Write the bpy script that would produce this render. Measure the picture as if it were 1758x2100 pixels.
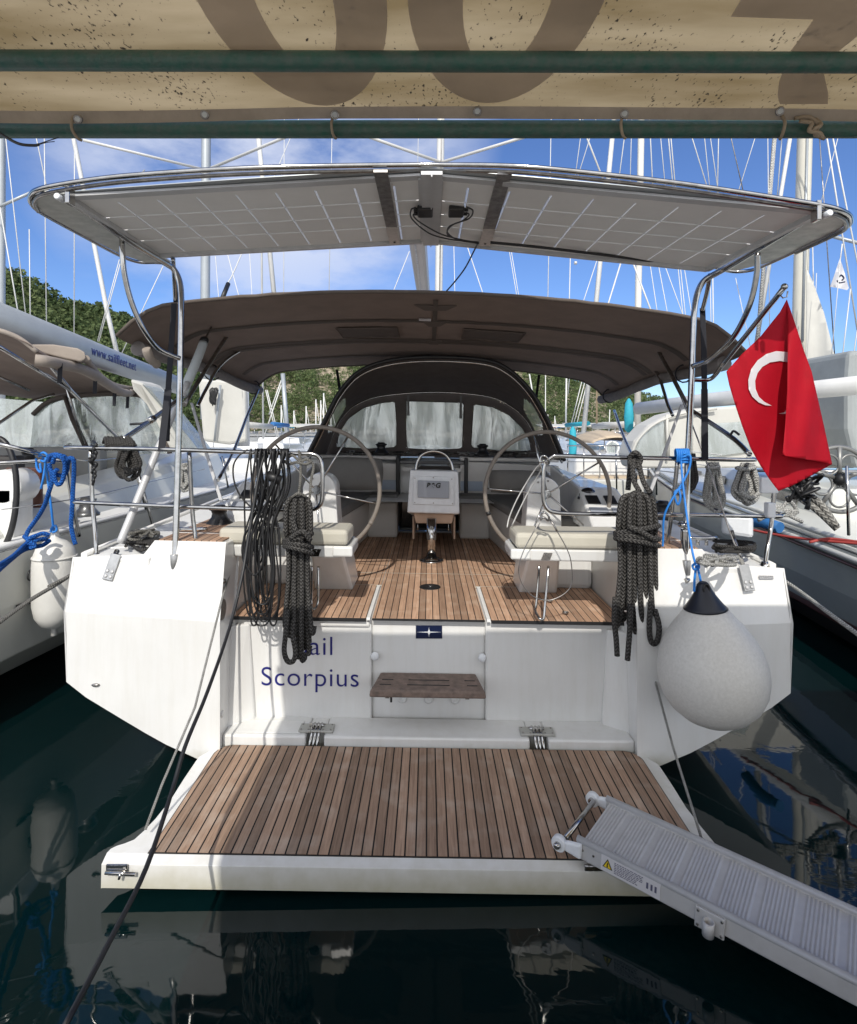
import bpy, bmesh, math, random
import numpy as np
from mathutils import Vector, Matrix, noise
R=math.radians
random.seed(7); rng=np.random.default_rng(7)
for o in list(bpy.data.objects): bpy.data.objects.remove(o)
S=bpy.context.scene
# ---------------------------------------------------------------- camera
EYE=2.06; PITCH=0.0; ROW=880.0; FPX=1185.0
cd=bpy.data.cameras.new('camera'); cam=bpy.data.objects.new('camera',cd); S.collection.objects.link(cam)
cam.location=(0,0,EYE); cam.rotation_euler=(R(90)-PITCH,0,0)
cd.sensor_fit='HORIZONTAL'; cd.sensor_width=36; cd.lens=36*FPX/1758; cd.shift_y=-(1050-ROW)/1758
cd.clip_start=0.05; cd.clip_end=3000
S.camera=cam; S.render.resolution_x=857; S.render.resolution_y=1024
# ---------------------------------------------------------------- light
SUN_EL=R(42); SUN_AZ=R(-4)     # sun behind the camera, slightly left
w=bpy.data.worlds.new('World'); S.world=w; w.use_nodes=True
nt=w.node_tree; nt.nodes.clear()
def N(nt,t,**k):
    n=nt.nodes.new(t)
    for a,b in k.items():
        if a.startswith('i_'): n.inputs[a[2:].replace('_',' ')].default_value=b
        else: setattr(n,a,b)
    return n
sky=N(nt,'ShaderNodeTexSky',sky_type='NISHITA',sun_disc=False,sun_elevation=SUN_EL,sun_rotation=math.pi-SUN_AZ,air_density=1.0,dust_density=0.0,ozone_density=3.2)
bg=N(nt,'ShaderNodeBackground'); bg.inputs['Strength'].default_value=0.098
out=N(nt,'ShaderNodeOutputWorld')
tc=N(nt,'ShaderNodeTexCoord'); mp=N(nt,'ShaderNodeMapping'); mp.inputs['Scale'].default_value=(1.4,1.4,3.2)
nz=N(nt,'ShaderNodeTexNoise'); nz.inputs['Scale'].default_value=2.6; nz.inputs['Detail'].default_value=9; nz.inputs['Roughness'].default_value=.58
nt.links.new(tc.outputs['Generated'],mp.inputs['Vector']); nt.links.new(mp.outputs[0],nz.inputs['Vector'])
rp=N(nt,'ShaderNodeValToRGB'); rp.color_ramp.elements[0].position=.38; rp.color_ramp.elements[1].position=.60
nt.links.new(nz.outputs['Fac'],rp.inputs['Fac'])
vm=N(nt,'ShaderNodeVectorMath',operation='DOT_PRODUCT'); vn=N(nt,'ShaderNodeVectorMath',operation='NORMALIZE')
nt.links.new(tc.outputs['Generated'],vn.inputs[0]); nt.links.new(vn.outputs[0],vm.inputs[0])
dv=Vector((-0.28,1,0.53)).normalized(); vm.inputs[1].default_value=dv
mr=N(nt,'ShaderNodeMapRange'); mr.inputs['From Min'].default_value=.935; mr.inputs['From Max'].default_value=.992
nt.links.new(vm.outputs['Value'],mr.inputs['Value'])
mu=N(nt,'ShaderNodeMath',operation='MULTIPLY'); nt.links.new(rp.outputs['Color'],mu.inputs[0]); nt.links.new(mr.outputs[0],mu.inputs[1])
mu2=N(nt,'ShaderNodeMath',operation='MULTIPLY'); nt.links.new(mu.outputs[0],mu2.inputs[0]); mu2.inputs[1].default_value=.85
tint=N(nt,'ShaderNodeMix',data_type='RGBA',blend_type='MULTIPLY'); tint.inputs['Factor'].default_value=1; tint.inputs['B'].default_value=(.62,.74,1.0,1)
nt.links.new(sky.outputs[0],tint.inputs['A'])
mx=N(nt,'ShaderNodeMix',data_type='RGBA'); mx.inputs['B'].default_value=(5.6,5.9,6.8,1)
nt.links.new(mu2.outputs[0],mx.inputs['Factor']); nt.links.new(tint.outputs['Result'],mx.inputs['A'])
# unseen bright cloud bank added to the southern sky (behind the camera) as shade fill
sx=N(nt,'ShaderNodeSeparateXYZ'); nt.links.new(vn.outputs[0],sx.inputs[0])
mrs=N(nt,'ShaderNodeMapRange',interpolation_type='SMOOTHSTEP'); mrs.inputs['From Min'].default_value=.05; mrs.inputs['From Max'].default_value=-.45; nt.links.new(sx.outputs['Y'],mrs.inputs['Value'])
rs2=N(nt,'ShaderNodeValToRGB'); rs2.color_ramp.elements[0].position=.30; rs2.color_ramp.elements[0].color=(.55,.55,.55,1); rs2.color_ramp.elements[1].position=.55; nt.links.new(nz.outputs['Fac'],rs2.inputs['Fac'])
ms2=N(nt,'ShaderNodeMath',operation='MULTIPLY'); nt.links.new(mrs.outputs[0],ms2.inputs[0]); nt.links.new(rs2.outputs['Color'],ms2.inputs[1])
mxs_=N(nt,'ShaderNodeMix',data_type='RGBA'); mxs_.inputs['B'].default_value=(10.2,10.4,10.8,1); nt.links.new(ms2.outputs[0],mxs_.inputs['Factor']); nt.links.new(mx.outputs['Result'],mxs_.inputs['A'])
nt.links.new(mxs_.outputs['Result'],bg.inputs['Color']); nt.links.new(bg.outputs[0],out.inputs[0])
sl=bpy.data.lights.new('sun','SUN'); sl.energy=2.4; sl.angle=R(.5); sl.color=(1,.95,.87)
so=bpy.data.objects.new('sun',sl); S.collection.objects.link(so); so.location=(0,-5,20)
sd=Vector((math.sin(SUN_AZ)*math.cos(SUN_EL),-math.cos(SUN_AZ)*math.cos(SUN_EL),math.sin(SUN_EL)))
so.rotation_euler=sd.to_track_quat('Z','Y').to_euler()
S.view_settings.view_transform='Standard'; S.view_settings.look='None'; S.view_settings.exposure=0.60; S.view_settings.gamma=1
S.render.engine='CYCLES'; S.cycles.max_bounces=10; S.cycles.transparent_max_bounces=24; S.cycles.glossy_bounces=5
# ---------------------------------------------------------------- helpers
cP,sP=math.cos(PITCH),math.sin(PITCH)
def ray(px,py):
    u=px-879.; v=ROW-py
    return Vector((u, v*sP+FPX*cP, v*cP-FPX*sP))
def P(px,py,d):
    r=ray(px,py); r=r*(d/r.y); return Vector((r.x,d,EYE+r.z))
def PZ(px,py,z):
    r=ray(px,py); t=(z-EYE)/r.z; return Vector((r.x*t,r.y*t,z))
def PX(px,py,x):
    r=ray(px,py); t=x/r.x; return Vector((x,r.y*t,EYE+r.z*t))
def V(*a): return Vector(a)
def spline(pts,n=6,closed=False):
    pts=[Vector(p) for p in pts]
    if len(pts)<3: return pts
    out=[]; m=len(pts); rngk=m if closed else m-1
    for i in range(rngk):
        if closed: a,b,c,d=pts[(i-1)%m],pts[i],pts[(i+1)%m],pts[(i+2)%m]
        else:
            b,c=pts[i],pts[i+1]; a=pts[i-1] if i>0 else b*2-c; d=pts[i+2] if i+2<m else c*2-b
        for k in range(n):
            t=k/n; t2=t*t; t3=t2*t
            out.append(.5*((2*b)+(c-a)*t+(2*a-5*b+4*c-d)*t2+(3*b-a-3*c+d)*t3))
    if not closed: out.append(pts[-1])
    return out
class MB:
    def __init__(s): s.v=[];s.f=[];s.uv=[];s.sm=[]
    def add(s,v,f,uv=None,sm=False):
        b=len(s.v); s.v+= [tuple(p) for p in v]
        for i,q in enumerate(f):
            s.f.append([b+k for k in q]); s.sm.append(sm)
            s.uv.append(uv[i] if uv else [(0,0)]*len(q))
        return s
    def hexa(s,p,sm=False):   # p: 4 bottom, 4 top (same order)
        return s.add(p,[(3,2,1,0),(4,5,6,7),(0,1,5,4),(1,2,6,5),(2,3,7,6),(3,0,4,7)],sm=sm)
    def box(s,a,b):
        x0,y0,z0=a;x1,y1,z1=b
        return s.hexa([(x0,y0,z0),(x1,y0,z0),(x1,y1,z0),(x0,y1,z0),(x0,y0,z1),(x1,y0,z1),(x1,y1,z1),(x0,y1,z1)])
    def obox(s,c,ax,ay,az,sx,sy,sz):
        c=Vector(c);ax=Vector(ax).normalized()*sx/2;ay=Vector(ay).normalized()*sy/2;az=Vector(az).normalized()*sz/2
        return s.hexa([c-ax-ay-az,c+ax-ay-az,c+ax+ay-az,c-ax+ay-az,c-ax-ay+az,c+ax-ay+az,c+ax+ay+az,c-ax+ay+az])
    def tube(s,pts,r,n=8,closed=False,smooth=0,cap=True,rf=None,flat=1.0):
        pts=spline(pts,smooth,closed) if smooth else [Vector(p) for p in pts]
        m=len(pts)
        if m<2: return s
        T=[]
        for i in range(m):
            if closed: t=pts[(i+1)%m]-pts[i-1]
            else: t=pts[min(i+1,m-1)]-pts[max(i-1,0)]
            if t.length<1e-9: t=Vector((0,0,1))
            T.append(t.normalized())
        up=Vector((0,0,1)) if abs(T[0].z)<.9 else Vector((0,1,0))
        nrm=(up-T[0]*up.dot(T[0])).normalized()
        vs=[];L=0;Ls=[]
        for i in range(m):
            if i: nrm=(nrm-T[i]*nrm.dot(T[i])); nrm=nrm.normalized() if nrm.length>1e-6 else T[i].orthogonal().normalized(); L+=(pts[i]-pts[i-1]).length
            Ls.append(L); bn=T[i].cross(nrm); rr=rf(i/(m-1))*r if rf else r
            for k in range(n):
                a=2*math.pi*k/n; vs.append(pts[i]+nrm*math.cos(a)*rr+bn*math.sin(a)*rr*flat)
        fs=[];uv=[]
        for i in range(m if closed else m-1):
            j=(i+1)%m; l1=Ls[i]; l2=Ls[j] if j else Ls[i]+(pts[0]-pts[i]).length
            for k in range(n):
                k2=(k+1)%n
                fs.append((i*n+k,i*n+k2,j*n+k2,j*n+k)); uv.append([(k/n,l1/r),((k+1)/n,l1/r),((k+1)/n,l2/r),(k/n,l2/r)])
        s.add(vs,fs,uv,True)
        if cap and not closed:
            b=len(s.v)-m*n
            s.f.append([b+k for k in range(n)][::-1]); s.sm.append(False); s.uv.append([(0,0)]*n)
            s.f.append([b+(m-1)*n+k for k in range(n)]); s.sm.append(False); s.uv.append([(0,0)]*n)
        return s
    def lathe(s,prof,base,axis=(0,0,1),n=20,sm=True):   # prof: (r,h)
        base=Vector(base);ax=Vector(axis).normalized();e1=ax.orthogonal().normalized();e2=ax.cross(e1)
        vs=[];fs=[]
        for r,h in prof:
            for k in range(n):
                a=2*math.pi*k/n; vs.append(base+ax*h+e1*math.cos(a)*r+e2*math.sin(a)*r)
        for i in range(len(prof)-1):
            for k in range(n):
                k2=(k+1)%n; fs.append((i*n+k,i*n+k2,(i+1)*n+k2,(i+1)*n+k))
        s.add(vs,fs,None,sm)
        b=len(s.v)-len(vs)
        s.f.append([b+k for k in range(n)][::-1]); s.sm.append(False); s.uv.append([(0,0)]*n)
        s.f.append([b+(len(prof)-1)*n+k for k in range(n)]); s.sm.append(False); s.uv.append([(0,0)]*n)
        return s
    def grid(s,fn,nu,nv,sm=True,thick=0):
        def sheet(off):
            vs=[Vector(fn(i/nu,j/nv)) for i in range(nu+1) for j in range(nv+1)]
            return vs
        vs=sheet(0)
        idx=lambda i,j:i*(nv+1)+j
        fs=[(idx(i,j),idx(i+1,j),idx(i+1,j+1),idx(i,j+1)) for i in range(nu) for j in range(nv)]
        uv=[[(i/nu,j/nv),((i+1)/nu,j/nv),((i+1)/nu,(j+1)/nv),(i/nu,(j+1)/nv)] for i in range(nu) for j in range(nv)]
        s.add(vs,fs,uv,sm); return s
    def prism(s,poly,vec,sm=False):
        poly=[Vector(p) for p in poly]; vec=Vector(vec); m=len(poly)
        fs=[tuple(range(m))[::-1],tuple(range(m,2*m))]+[(i,(i+1)%m,m+(i+1)%m,m+i) for i in range(m)]
        return s.add(poly+[p+vec for p in poly],fs,None,sm)
    def sphere(s,c,r,n=12,m=8,sc=(1,1,1)):
        c=Vector(c);vs=[];fs=[]
        for i in range(1,m):
            t=math.pi*i/m
            for k in range(n):
                a=2*math.pi*k/n; vs.append(c+Vector((math.sin(t)*math.cos(a)*r*sc[0],math.sin(t)*math.sin(a)*r*sc[1],math.cos(t)*r*sc[2])))
        vs.append(c+V(0,0,r*sc[2]));vs.append(c-V(0,0,r*sc[2]));t0=len(vs)-2
        for i in range(m-2):
            for k in range(n): fs.append((i*n+k,(i+1)*n+k,(i+1)*n+(k+1)%n,i*n+(k+1)%n))
        for k in range(n): fs.append((t0,k,(k+1)%n)); fs.append((t0+1,(m-2)*n+(k+1)%n,(m-2)*n+k))
        return s.add(vs,fs,None,True)
WL={}
def link(o,parent):
    S.collection.objects.link(o)
    if parent is not None: o.parent=parent
def obj(name,mb,mat,parent=None,bev=0,solid=0,sub=0,local=False):
    me=bpy.data.meshes.new(name)
    vs=np.array(mb.v,dtype=float)
    lo=vs.min(0);hi=vs.max(0); base=Vector(((lo[0]+hi[0])/2,(lo[1]+hi[1])/2,lo[2]))
    me.from_pydata([tuple(p) for p in (vs-np.array(base))],[],mb.f)
    me.polygons.foreach_set('use_smooth',mb.sm)
    ul=me.uv_layers.new(name='uv'); ul.data.foreach_set('uv',np.array([c for q in mb.uv for c in q],dtype=float).ravel())
    for m_ in (mat if isinstance(mat,(list,tuple)) else [mat]): me.materials.append(m_)
    me.validate()
    o=bpy.data.objects.new(name,me); link(o,parent)
    pl=WL.get(parent.name,Vector((0,0,0))) if parent is not None else Vector((0,0,0))
    o.location=base-pl; WL[o.name]=base
    if solid: md=o.modifiers.new('solid','SOLIDIFY'); md.thickness=solid; md.offset=0
    if bev:
        md=o.modifiers.new('bevel','BEVEL'); md.width=bev; md.segments=2; md.limit_method='ANGLE'; md.angle_limit=R(35); md.harden_normals=False
    if sub: md=o.modifiers.new('sub','SUBSURF'); md.levels=sub; md.render_levels=sub
    return o
def tag(o,label,cat,group=None,kind=None):
    o['label']=label
    o['category']=cat
    if group: o['group']=group
    if kind: o['kind']=kind
    return o
def thing(name,label,cat,loc=(0,0,0),group=None):
    o=bpy.data.objects.new(name,None); o.empty_display_size=.2; S.collection.objects.link(o); o.location=loc; WL[o.name]=Vector(loc)
    return tag(o,label,cat,group)
def struct(o): o['kind']='structure'; return o
# ---------------------------------------------------------------- materials
MT={}
def mat(name,col,rough=.5,metal=0,spec=.5,noise_amt=0,noise_scale=8,bump=0,bump_scale=40,trans=0,coat=0,col2=None):
    m=bpy.data.materials.new(name); m.use_nodes=True; t=m.node_tree; b=t.nodes['Principled BSDF']
    b.inputs['Roughness'].default_value=rough; b.inputs['Metallic'].default_value=metal
    b.inputs['Base Color'].default_value=(*col,1); b.inputs['Specular IOR Level'].default_value=spec
    b.inputs['Coat Weight'].default_value=coat
    geo=N(t,'ShaderNodeNewGeometry')
    if noise_amt or col2:
        n=N(t,'ShaderNodeTexNoise'); n.inputs['Scale'].default_value=noise_scale; n.inputs['Detail'].default_value=8; n.inputs['Roughness'].default_value=.62
        t.links.new(geo.outputs['Position'],n.inputs['Vector'])
        r=N(t,'ShaderNodeValToRGB'); r.color_ramp.elements[0].position=.32; r.color_ramp.elements[1].position=.68
        c2=col2 if col2 else tuple(c*(1-noise_amt) for c in col)
        r.color_ramp.elements[0].color=(*c2,1); r.color_ramp.elements[1].color=(*col,1)
        t.links.new(n.outputs['Fac'],r.inputs['Fac']); t.links.new(r.outputs['Color'],b.inputs['Base Color'])
    if bump:
        n2=N(t,'ShaderNodeTexNoise'); n2.inputs['Scale'].default_value=bump_scale; n2.inputs['Detail'].default_value=5
        t.links.new(geo.outputs['Position'],n2.inputs['Vector'])
        bp=N(t,'ShaderNodeBump'); bp.inputs['Strength'].default_value=bump; bp.inputs['Distance'].default_value=.01
        t.links.new(n2.outputs['Fac'],bp.inputs['Height']); t.links.new(bp.outputs[0],b.inputs['Normal'])
    if trans:
        tr=N(t,'ShaderNodeBsdfTranslucent'); mxs=N(t,'ShaderNodeMixShader'); mxs.inputs[0].default_value=trans
        ls=b.inputs['Base Color'].links
        if ls: t.links.new(ls[0].from_socket,tr.inputs['Color'])
        else: tr.inputs['Color'].default_value=(*col,1)
        t.links.new(b.outputs[0],mxs.inputs[1]); t.links.new(tr.outputs[0],mxs.inputs[2]); t.links.new(mxs.outputs[0],t.nodes['Material Output'].inputs[0])
    return m
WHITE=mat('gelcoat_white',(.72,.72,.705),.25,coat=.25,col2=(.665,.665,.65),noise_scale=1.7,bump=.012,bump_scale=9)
def streak(m):
    t=m.node_tree; b=t.nodes['Principled BSDF']; src=b.inputs['Base Color'].links[0].from_socket
    g=N(t,'ShaderNodeNewGeometry'); mp=N(t,'ShaderNodeMapping'); mp.inputs['Scale'].default_value=(9,9,.9); n=N(t,'ShaderNodeTexNoise'); n.inputs['Scale'].default_value=1.6; n.inputs['Detail'].default_value=9; n.inputs['Roughness'].default_value=.68
    t.links.new(g.outputs['Position'],mp.inputs[0]); t.links.new(mp.outputs[0],n.inputs['Vector'])
    r=N(t,'ShaderNodeValToRGB'); r.color_ramp.elements[0].position=.36; r.color_ramp.elements[0].color=(.86,.84,.79,1); r.color_ramp.elements[1].position=.56; r.color_ramp.elements[1].color=(1,1,1,1); t.links.new(n.outputs['Fac'],r.inputs['Fac'])
    # grime line just above the water
    sp=N(t,'ShaderNodeSeparateXYZ'); t.links.new(g.outputs['Position'],sp.inputs[0]); n2=N(t,'ShaderNodeTexNoise'); n2.inputs['Scale'].default_value=14; n2.inputs['Detail'].default_value=6; t.links.new(g.outputs['Position'],n2.inputs['Vector'])
    a=N(t,'ShaderNodeMath',operation='MULTIPLY_ADD'); t.links.new(n2.outputs['Fac'],a.inputs[0]); a.inputs[1].default_value=-.10; t.links.new(sp.outputs['Z'],a.inputs[2])
    mr=N(t,'ShaderNodeMapRange'); mr.inputs['From Min'].default_value=-.03; mr.inputs['From Max'].default_value=.12; t.links.new(a.outputs[0],mr.inputs['Value'])
    mm=N(t,'ShaderNodeMix',data_type='RGBA',blend_type='MULTIPLY'); mm.inputs['Factor'].default_value=.28; t.links.new(src,mm.inputs['A']); t.links.new(r.outputs['Color'],mm.inputs['B'])
    m3=N(t,'ShaderNodeMix',data_type='RGBA'); m3.inputs['A'].default_value=(.42,.40,.30,1); t.links.new(mr.outputs[0],m3.inputs['Factor']); t.links.new(mm.outputs['Result'],m3.inputs['B']); t.links.new(m3.outputs['Result'],b.inputs['Base Color'])
streak(WHITE)
WHITE2=mat('nonskid_white',(.76,.76,.74),.6,noise_amt=.12,noise_scale=6,bump=.12,bump_scale=300)
GREYHULL=mat('hull_grey_white',(.40,.43,.42),.25,coat=.3,noise_amt=.1,noise_scale=2)
LHULL=mat('hull_cream_white',(.62,.62,.57),.3,coat=.2,noise_amt=.12,noise_scale=1.5)
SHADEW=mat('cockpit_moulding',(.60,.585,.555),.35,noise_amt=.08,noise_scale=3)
CHROME=mat('stainless_steel',(.54,.53,.51),.12,1,noise_amt=.30,noise_scale=20,bump=.03,bump_scale=60)
DULL=mat('dull_steel',(.42,.40,.38),.36,1,noise_amt=.5,noise_scale=25,bump=.05)
PLATE=mat('plate_steel',(.50,.50,.49),.3,.75,noise_amt=.3,noise_scale=18)
ALU=mat('anodised_aluminium',(.52,.52,.52),.40,.12,noise_amt=.12,noise_scale=14,bump=.02)
ALUP=mat('painted_mast_white',(.62,.62,.60),.38,.0,noise_amt=.12,noise_scale=4)
ALUM=mat('mast_aluminium',(.38,.41,.43),.4,.3,noise_amt=.1,noise_scale=4)
BLACK=mat('black_rubber',(.015,.015,.016),.45,noise_amt=.3,noise_scale=20)
BLACKF=mat('black_webbing',(.008,.009,.014),.8,bump=.1,bump_scale=300)
BIMINI=mat('taupe_canvas',(.27,.215,.185),.9,spec=.1,noise_amt=.15,noise_scale=5,bump=.25,bump_scale=14,trans=.20)
BIMTOP=mat('beige_canvas',(.43,.375,.325),.9,spec=.1,noise_amt=.15,noise_scale=5,bump=.3,bump_scale=16,trans=.25)
SEAM=mat('dark_seam_tape',(.125,.104,.09),.9,spec=.1)
DARKC=mat('dark_canvas',(.14,.118,.105),.85,spec=.1,noise_amt=.2,noise_scale=9,bump=.2,bump_scale=20,trans=.03)
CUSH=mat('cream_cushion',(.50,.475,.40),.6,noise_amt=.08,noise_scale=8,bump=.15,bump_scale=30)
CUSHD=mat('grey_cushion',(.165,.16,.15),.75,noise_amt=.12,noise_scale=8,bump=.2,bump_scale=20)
LEATHER=mat('wheel_leather',(.19,.165,.14),.6,noise_amt=.15,noise_scale=15,bump=.1,bump_scale=80)
GREEN=mat('green_pipe_paint',(.018,.088,.066),.5,col2=(.065,.095,.082),noise_scale=45,bump=.3,bump_scale=70)
BLUEL=mat('blue_lettering',(.010,.012,.16),.35)
NAVY=mat('navy_plate',(.006,.012,.045),.3)
WOODW=mat('weathered_wood_step',(.23,.165,.135),.75,col2=(.115,.088,.073),noise_scale=22,bump=.35,bump_scale=50)
RED=mat('flag_red',(.50,.006,.020),.65,spec=.2,noise_amt=.10,noise_scale=12,bump=.15,bump_scale=14,trans=.35)
FLAGW=mat('flag_white',(.75,.74,.76),.7,trans=.3)
VWHITE=mat('fender_vinyl_white',(.70,.69,.65),.5,noise_amt=.10,noise_scale=9,bump=.05,bump_scale=120)
VGREY=mat('buoy_vinyl_grey',(.62,.605,.565),.5,col2=(.53,.515,.475),noise_scale=70,bump=.06,bump_scale=220)
SAILC=mat('white_sailcloth',(.68,.67,.62),.8,noise_amt=.1,noise_scale=3,bump=.3,bump_scale=7,trans=.2)
TAN=mat('tan_furled_sail',(.50,.38,.24),.85,noise_amt=.2,noise_scale=12)
TANC=mat('tan_boat_cover',(.52,.42,.30),.9,noise_amt=.15,noise_scale=3)
TEAL=mat('teal_cover',(.03,.38,.48),.7,noise_amt=.2)
REDC=mat('red_cover',(.42,.06,.05),.7,noise_amt=.2)
SKYB=mat('blue_cover',(.03,.16,.42),.7,noise_amt=.2)
PANEL=mat('solar_backsheet',(.80,.79,.765),.55,noise_amt=.06,noise_scale=5,trans=.05)
CELLLINE=mat('solar_cell_gap',(.52,.52,.51),.5,trans=.9)
MAROON=mat('maroon_stripe',(.09,.028,.025),.4)
ANTIF=mat('antifouling_dark',(.012,.012,.016),.6)
BEIGET=mat('beige_table_leaf',(.52,.37,.27),.5,noise_amt=.1)
GLASSD=mat('dark_window',(.012,.014,.016),.08,spec=.8)
SCREEN=mat('instrument_cover',(.30,.32,.36),.4)
POLYW=mat('white_polymer',(.74,.76,.78),.4,noise_amt=.08,noise_scale=25)
YEL=mat('yellow_sticker',(.75,.55,.02),.5)
def rope_mat(name,c1,c2,k=.55):
    m=bpy.data.materials.new(name); m.use_nodes=True; t=m.node_tree; b=t.nodes['Principled BSDF']; b.inputs['Roughness'].default_value=.85; b.inputs['Specular IOR Level'].default_value=.15
    uv=N(t,'ShaderNodeUVMap',uv_map='uv'); sp=N(t,'ShaderNodeSeparateXYZ'); t.links.new(uv.outputs[0],sp.inputs[0])
    def mth(op,a,bv=0):
        n=N(t,'ShaderNodeMath',operation=op)
        for i,x in enumerate((a,bv)):
            if hasattr(x,'is_output'): t.links.new(x,n.inputs[i])
            else: n.inputs[i].default_value=x
        return n.outputs[0]
    # braid: two families of diagonal strands
    tri=mth('ABSOLUTE',mth('SUBTRACT',mth('FRACT',mth('MULTIPLY',sp.outputs['X'],4)),.5))
    h=mth('SINE',mth('ADD',mth('MULTIPLY',sp.outputs['Y'],4.6),mth('MULTIPLY',tri,8.5)),0)
    h=mth('SUBTRACT',h,mth('MULTIPLY',mth('GREATER_THAN',tri,.44),.9))
    bp=N(t,'ShaderNodeBump'); bp.inputs['Strength'].default_value=.9; bp.inputs['Distance'].default_value=.004
    t.links.new(h,bp.inputs['Height']); t.links.new(bp.outputs[0],b.inputs['Normal'])
    r=N(t,'ShaderNodeValToRGB'); r.color_ramp.elements[0].position=-.0; r.color_ramp.elements[1].position=.5
    r.color_ramp.elements[0].color=(*c2,1); r.color_ramp.elements[1].color=(*c1,1)
    t.links.new(h,r.inputs['Fac']); 
    g=N(t,'ShaderNodeNewGeometry'); nn=N(t,'ShaderNodeTexNoise'); nn.inputs['Scale'].default_value=30; t.links.new(g.outputs['Position'],nn.inputs['Vector'])
    mm=N(t,'ShaderNodeMix',data_type='RGBA',blend_type='MULTIPLY'); mm.inputs['Factor'].default_value=.5; t.links.new(r.outputs['Color'],mm.inputs['A'])
    r2=N(t,'ShaderNodeValToRGB'); r2.color_ramp.elements[0].position=.3; r2.color_ramp.elements[0].color=(.45,.45,.45,1); r2.color_ramp.elements[1].position=.6; t.links.new(nn.outputs['Fac'],r2.inputs['Fac'])
    t.links.new(r2.outputs['Color'],mm.inputs['B']); t.links.new(mm.outputs['Result'],b.inputs['Base Color'])
    return m
ROPED=rope_mat('charcoal_rope',(.115,.111,.106),(.045,.043,.041))
ROPEB=rope_mat('blue_rope',(.03,.17,.58),(.015,.08,.33))
ROPEG=rope_mat('grey_rope',(.33,.32,.29),(.17,.165,.15))
ROPEW=rope_mat('white_rope',(.60,.59,.56),(.38,.38,.36))
def teak_mat(name,pitch,c1,c2,c3,line=.0035,org=0.0):
    m=bpy.data.materials.new(name); m.use_nodes=True; t=m.node_tree; b=t.nodes['Principled BSDF']; b.inputs['Roughness'].default_value=.72; b.inputs['Specular IOR Level'].default_value=.3
    g=N(t,'ShaderNodeNewGeometry'); sp=N(t,'ShaderNodeSeparateXYZ'); t.links.new(g.outputs['Position'],sp.inputs[0])
    def mth(op,a,bv=0,cv=None):
        n=N(t,'ShaderNodeMath',operation=op)
        for i,x in enumerate((a,bv) if cv is None else (a,bv,cv)):
            if hasattr(x,'is_output'): t.links.new(x,n.inputs[i])
            else: n.inputs[i].default_value=x
        return n.outputs[0]
    q=mth('DIVIDE',mth('ADD',sp.outputs['X'],10+org),pitch); fr=mth('FRACT',q); fl=mth('FLOOR',q)
    edge=mth('LESS_THAN',mth('ABSOLUTE',mth('SUBTRACT',fr,.5)),.5-line/pitch)
    wn=N(t,'ShaderNodeTexWhiteNoise',noise_dimensions='1D'); t.links.new(fl,wn.inputs['W'])
    mp=N(t,'ShaderNodeMapping'); mp.inputs['Scale'].default_value=(55,2.6,30); 
    cb=N(t,'ShaderNodeCombineXYZ'); t.links.new(mth('ADD',sp.outputs['X'],mth('MULTIPLY',wn.outputs['Value'],5)),cb.inputs[0]); t.links.new(sp.outputs['Y'],cb.inputs[1]); t.links.new(fl,cb.inputs[2])
    t.links.new(cb.outputs[0],mp.inputs['Vector'])
    n=N(t,'ShaderNodeTexNoise'); n.inputs['Scale'].default_value=1.5; n.inputs['Detail'].default_value=8; n.inputs['Roughness'].default_value=.65; n.inputs['Distortion'].default_value=.5; t.links.new(mp.outputs[0],n.inputs['Vector'])
    n3=N(t,'ShaderNodeTexNoise'); n3.inputs['Scale'].default_value=7; n3.inputs['Detail'].default_value=6; t.links.new(g.outputs['Position'],n3.inputs['Vector'])
    r=N(t,'ShaderNodeValToRGB'); r.color_ramp.elements[0].position=.3; r.color_ramp.elements[1].position=.7; r.color_ramp.elements[0].color=(*c2,1); r.color_ramp.elements[1].color=(*c1,1)
    t.links.new(n.outputs['Fac'],r.inputs['Fac'])
    r3=N(t,'ShaderNodeValToRGB'); r3.color_ramp.elements[0].position=.50; r3.color_ramp.elements[1].position=.72; t.links.new(n3.outputs['Fac'],r3.inputs['Fac'])
    m1=N(t,'ShaderNodeMix',data_type='RGBA'); t.links.new(mth('MULTIPLY',r3.outputs['Color'],.55),m1.inputs['Factor']); t.links.new(r.outputs['Color'],m1.inputs['A']); m1.inputs['B'].default_value=(*c3,1)
    m2=N(t,'ShaderNodeMix',data_type='RGBA',blend_type='MULTIPLY'); m2.inputs['Factor'].default_value=1; t.links.new(m1.outputs['Result'],m2.inputs['A'])
    k=mth('MULTIPLY_ADD',wn.outputs['Value'],.55,.68); cc=N(t,'ShaderNodeCombineColor'); 
    for i in range(3): t.links.new(k,cc.inputs[i])
    t.links.new(cc.outputs[0],m2.inputs['B'])
    m3=N(t,'ShaderNodeMix',data_type='RGBA'); t.links.new(edge,m3.inputs['Factor']); m3.inputs['A'].default_value=(.008,.008,.008,1); t.links.new(m2.outputs['Result'],m3.inputs['B'])
    t.links.new(m3.outputs['Result'],b.inputs['Base Color'])
    bp=N(t,'ShaderNodeBump'); bp.inputs['Strength'].default_value=.35; bp.inputs['Distance'].default_value=.002
    t.links.new(mth('ADD',mth('MULTIPLY',edge,1.5),n.outputs['Fac']),bp.inputs['Height']); t.links.new(bp.outputs[0],b.inputs['Normal'])
    return m
TEAKP=teak_mat('teak_platform',.0485,(.42,.285,.200),(.24,.158,.110),(.47,.385,.31))
TEAKS=teak_mat('teak_sole',.046,(.52,.335,.225),(.32,.195,.128),(.58,.43,.32),line=.0026)
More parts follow.
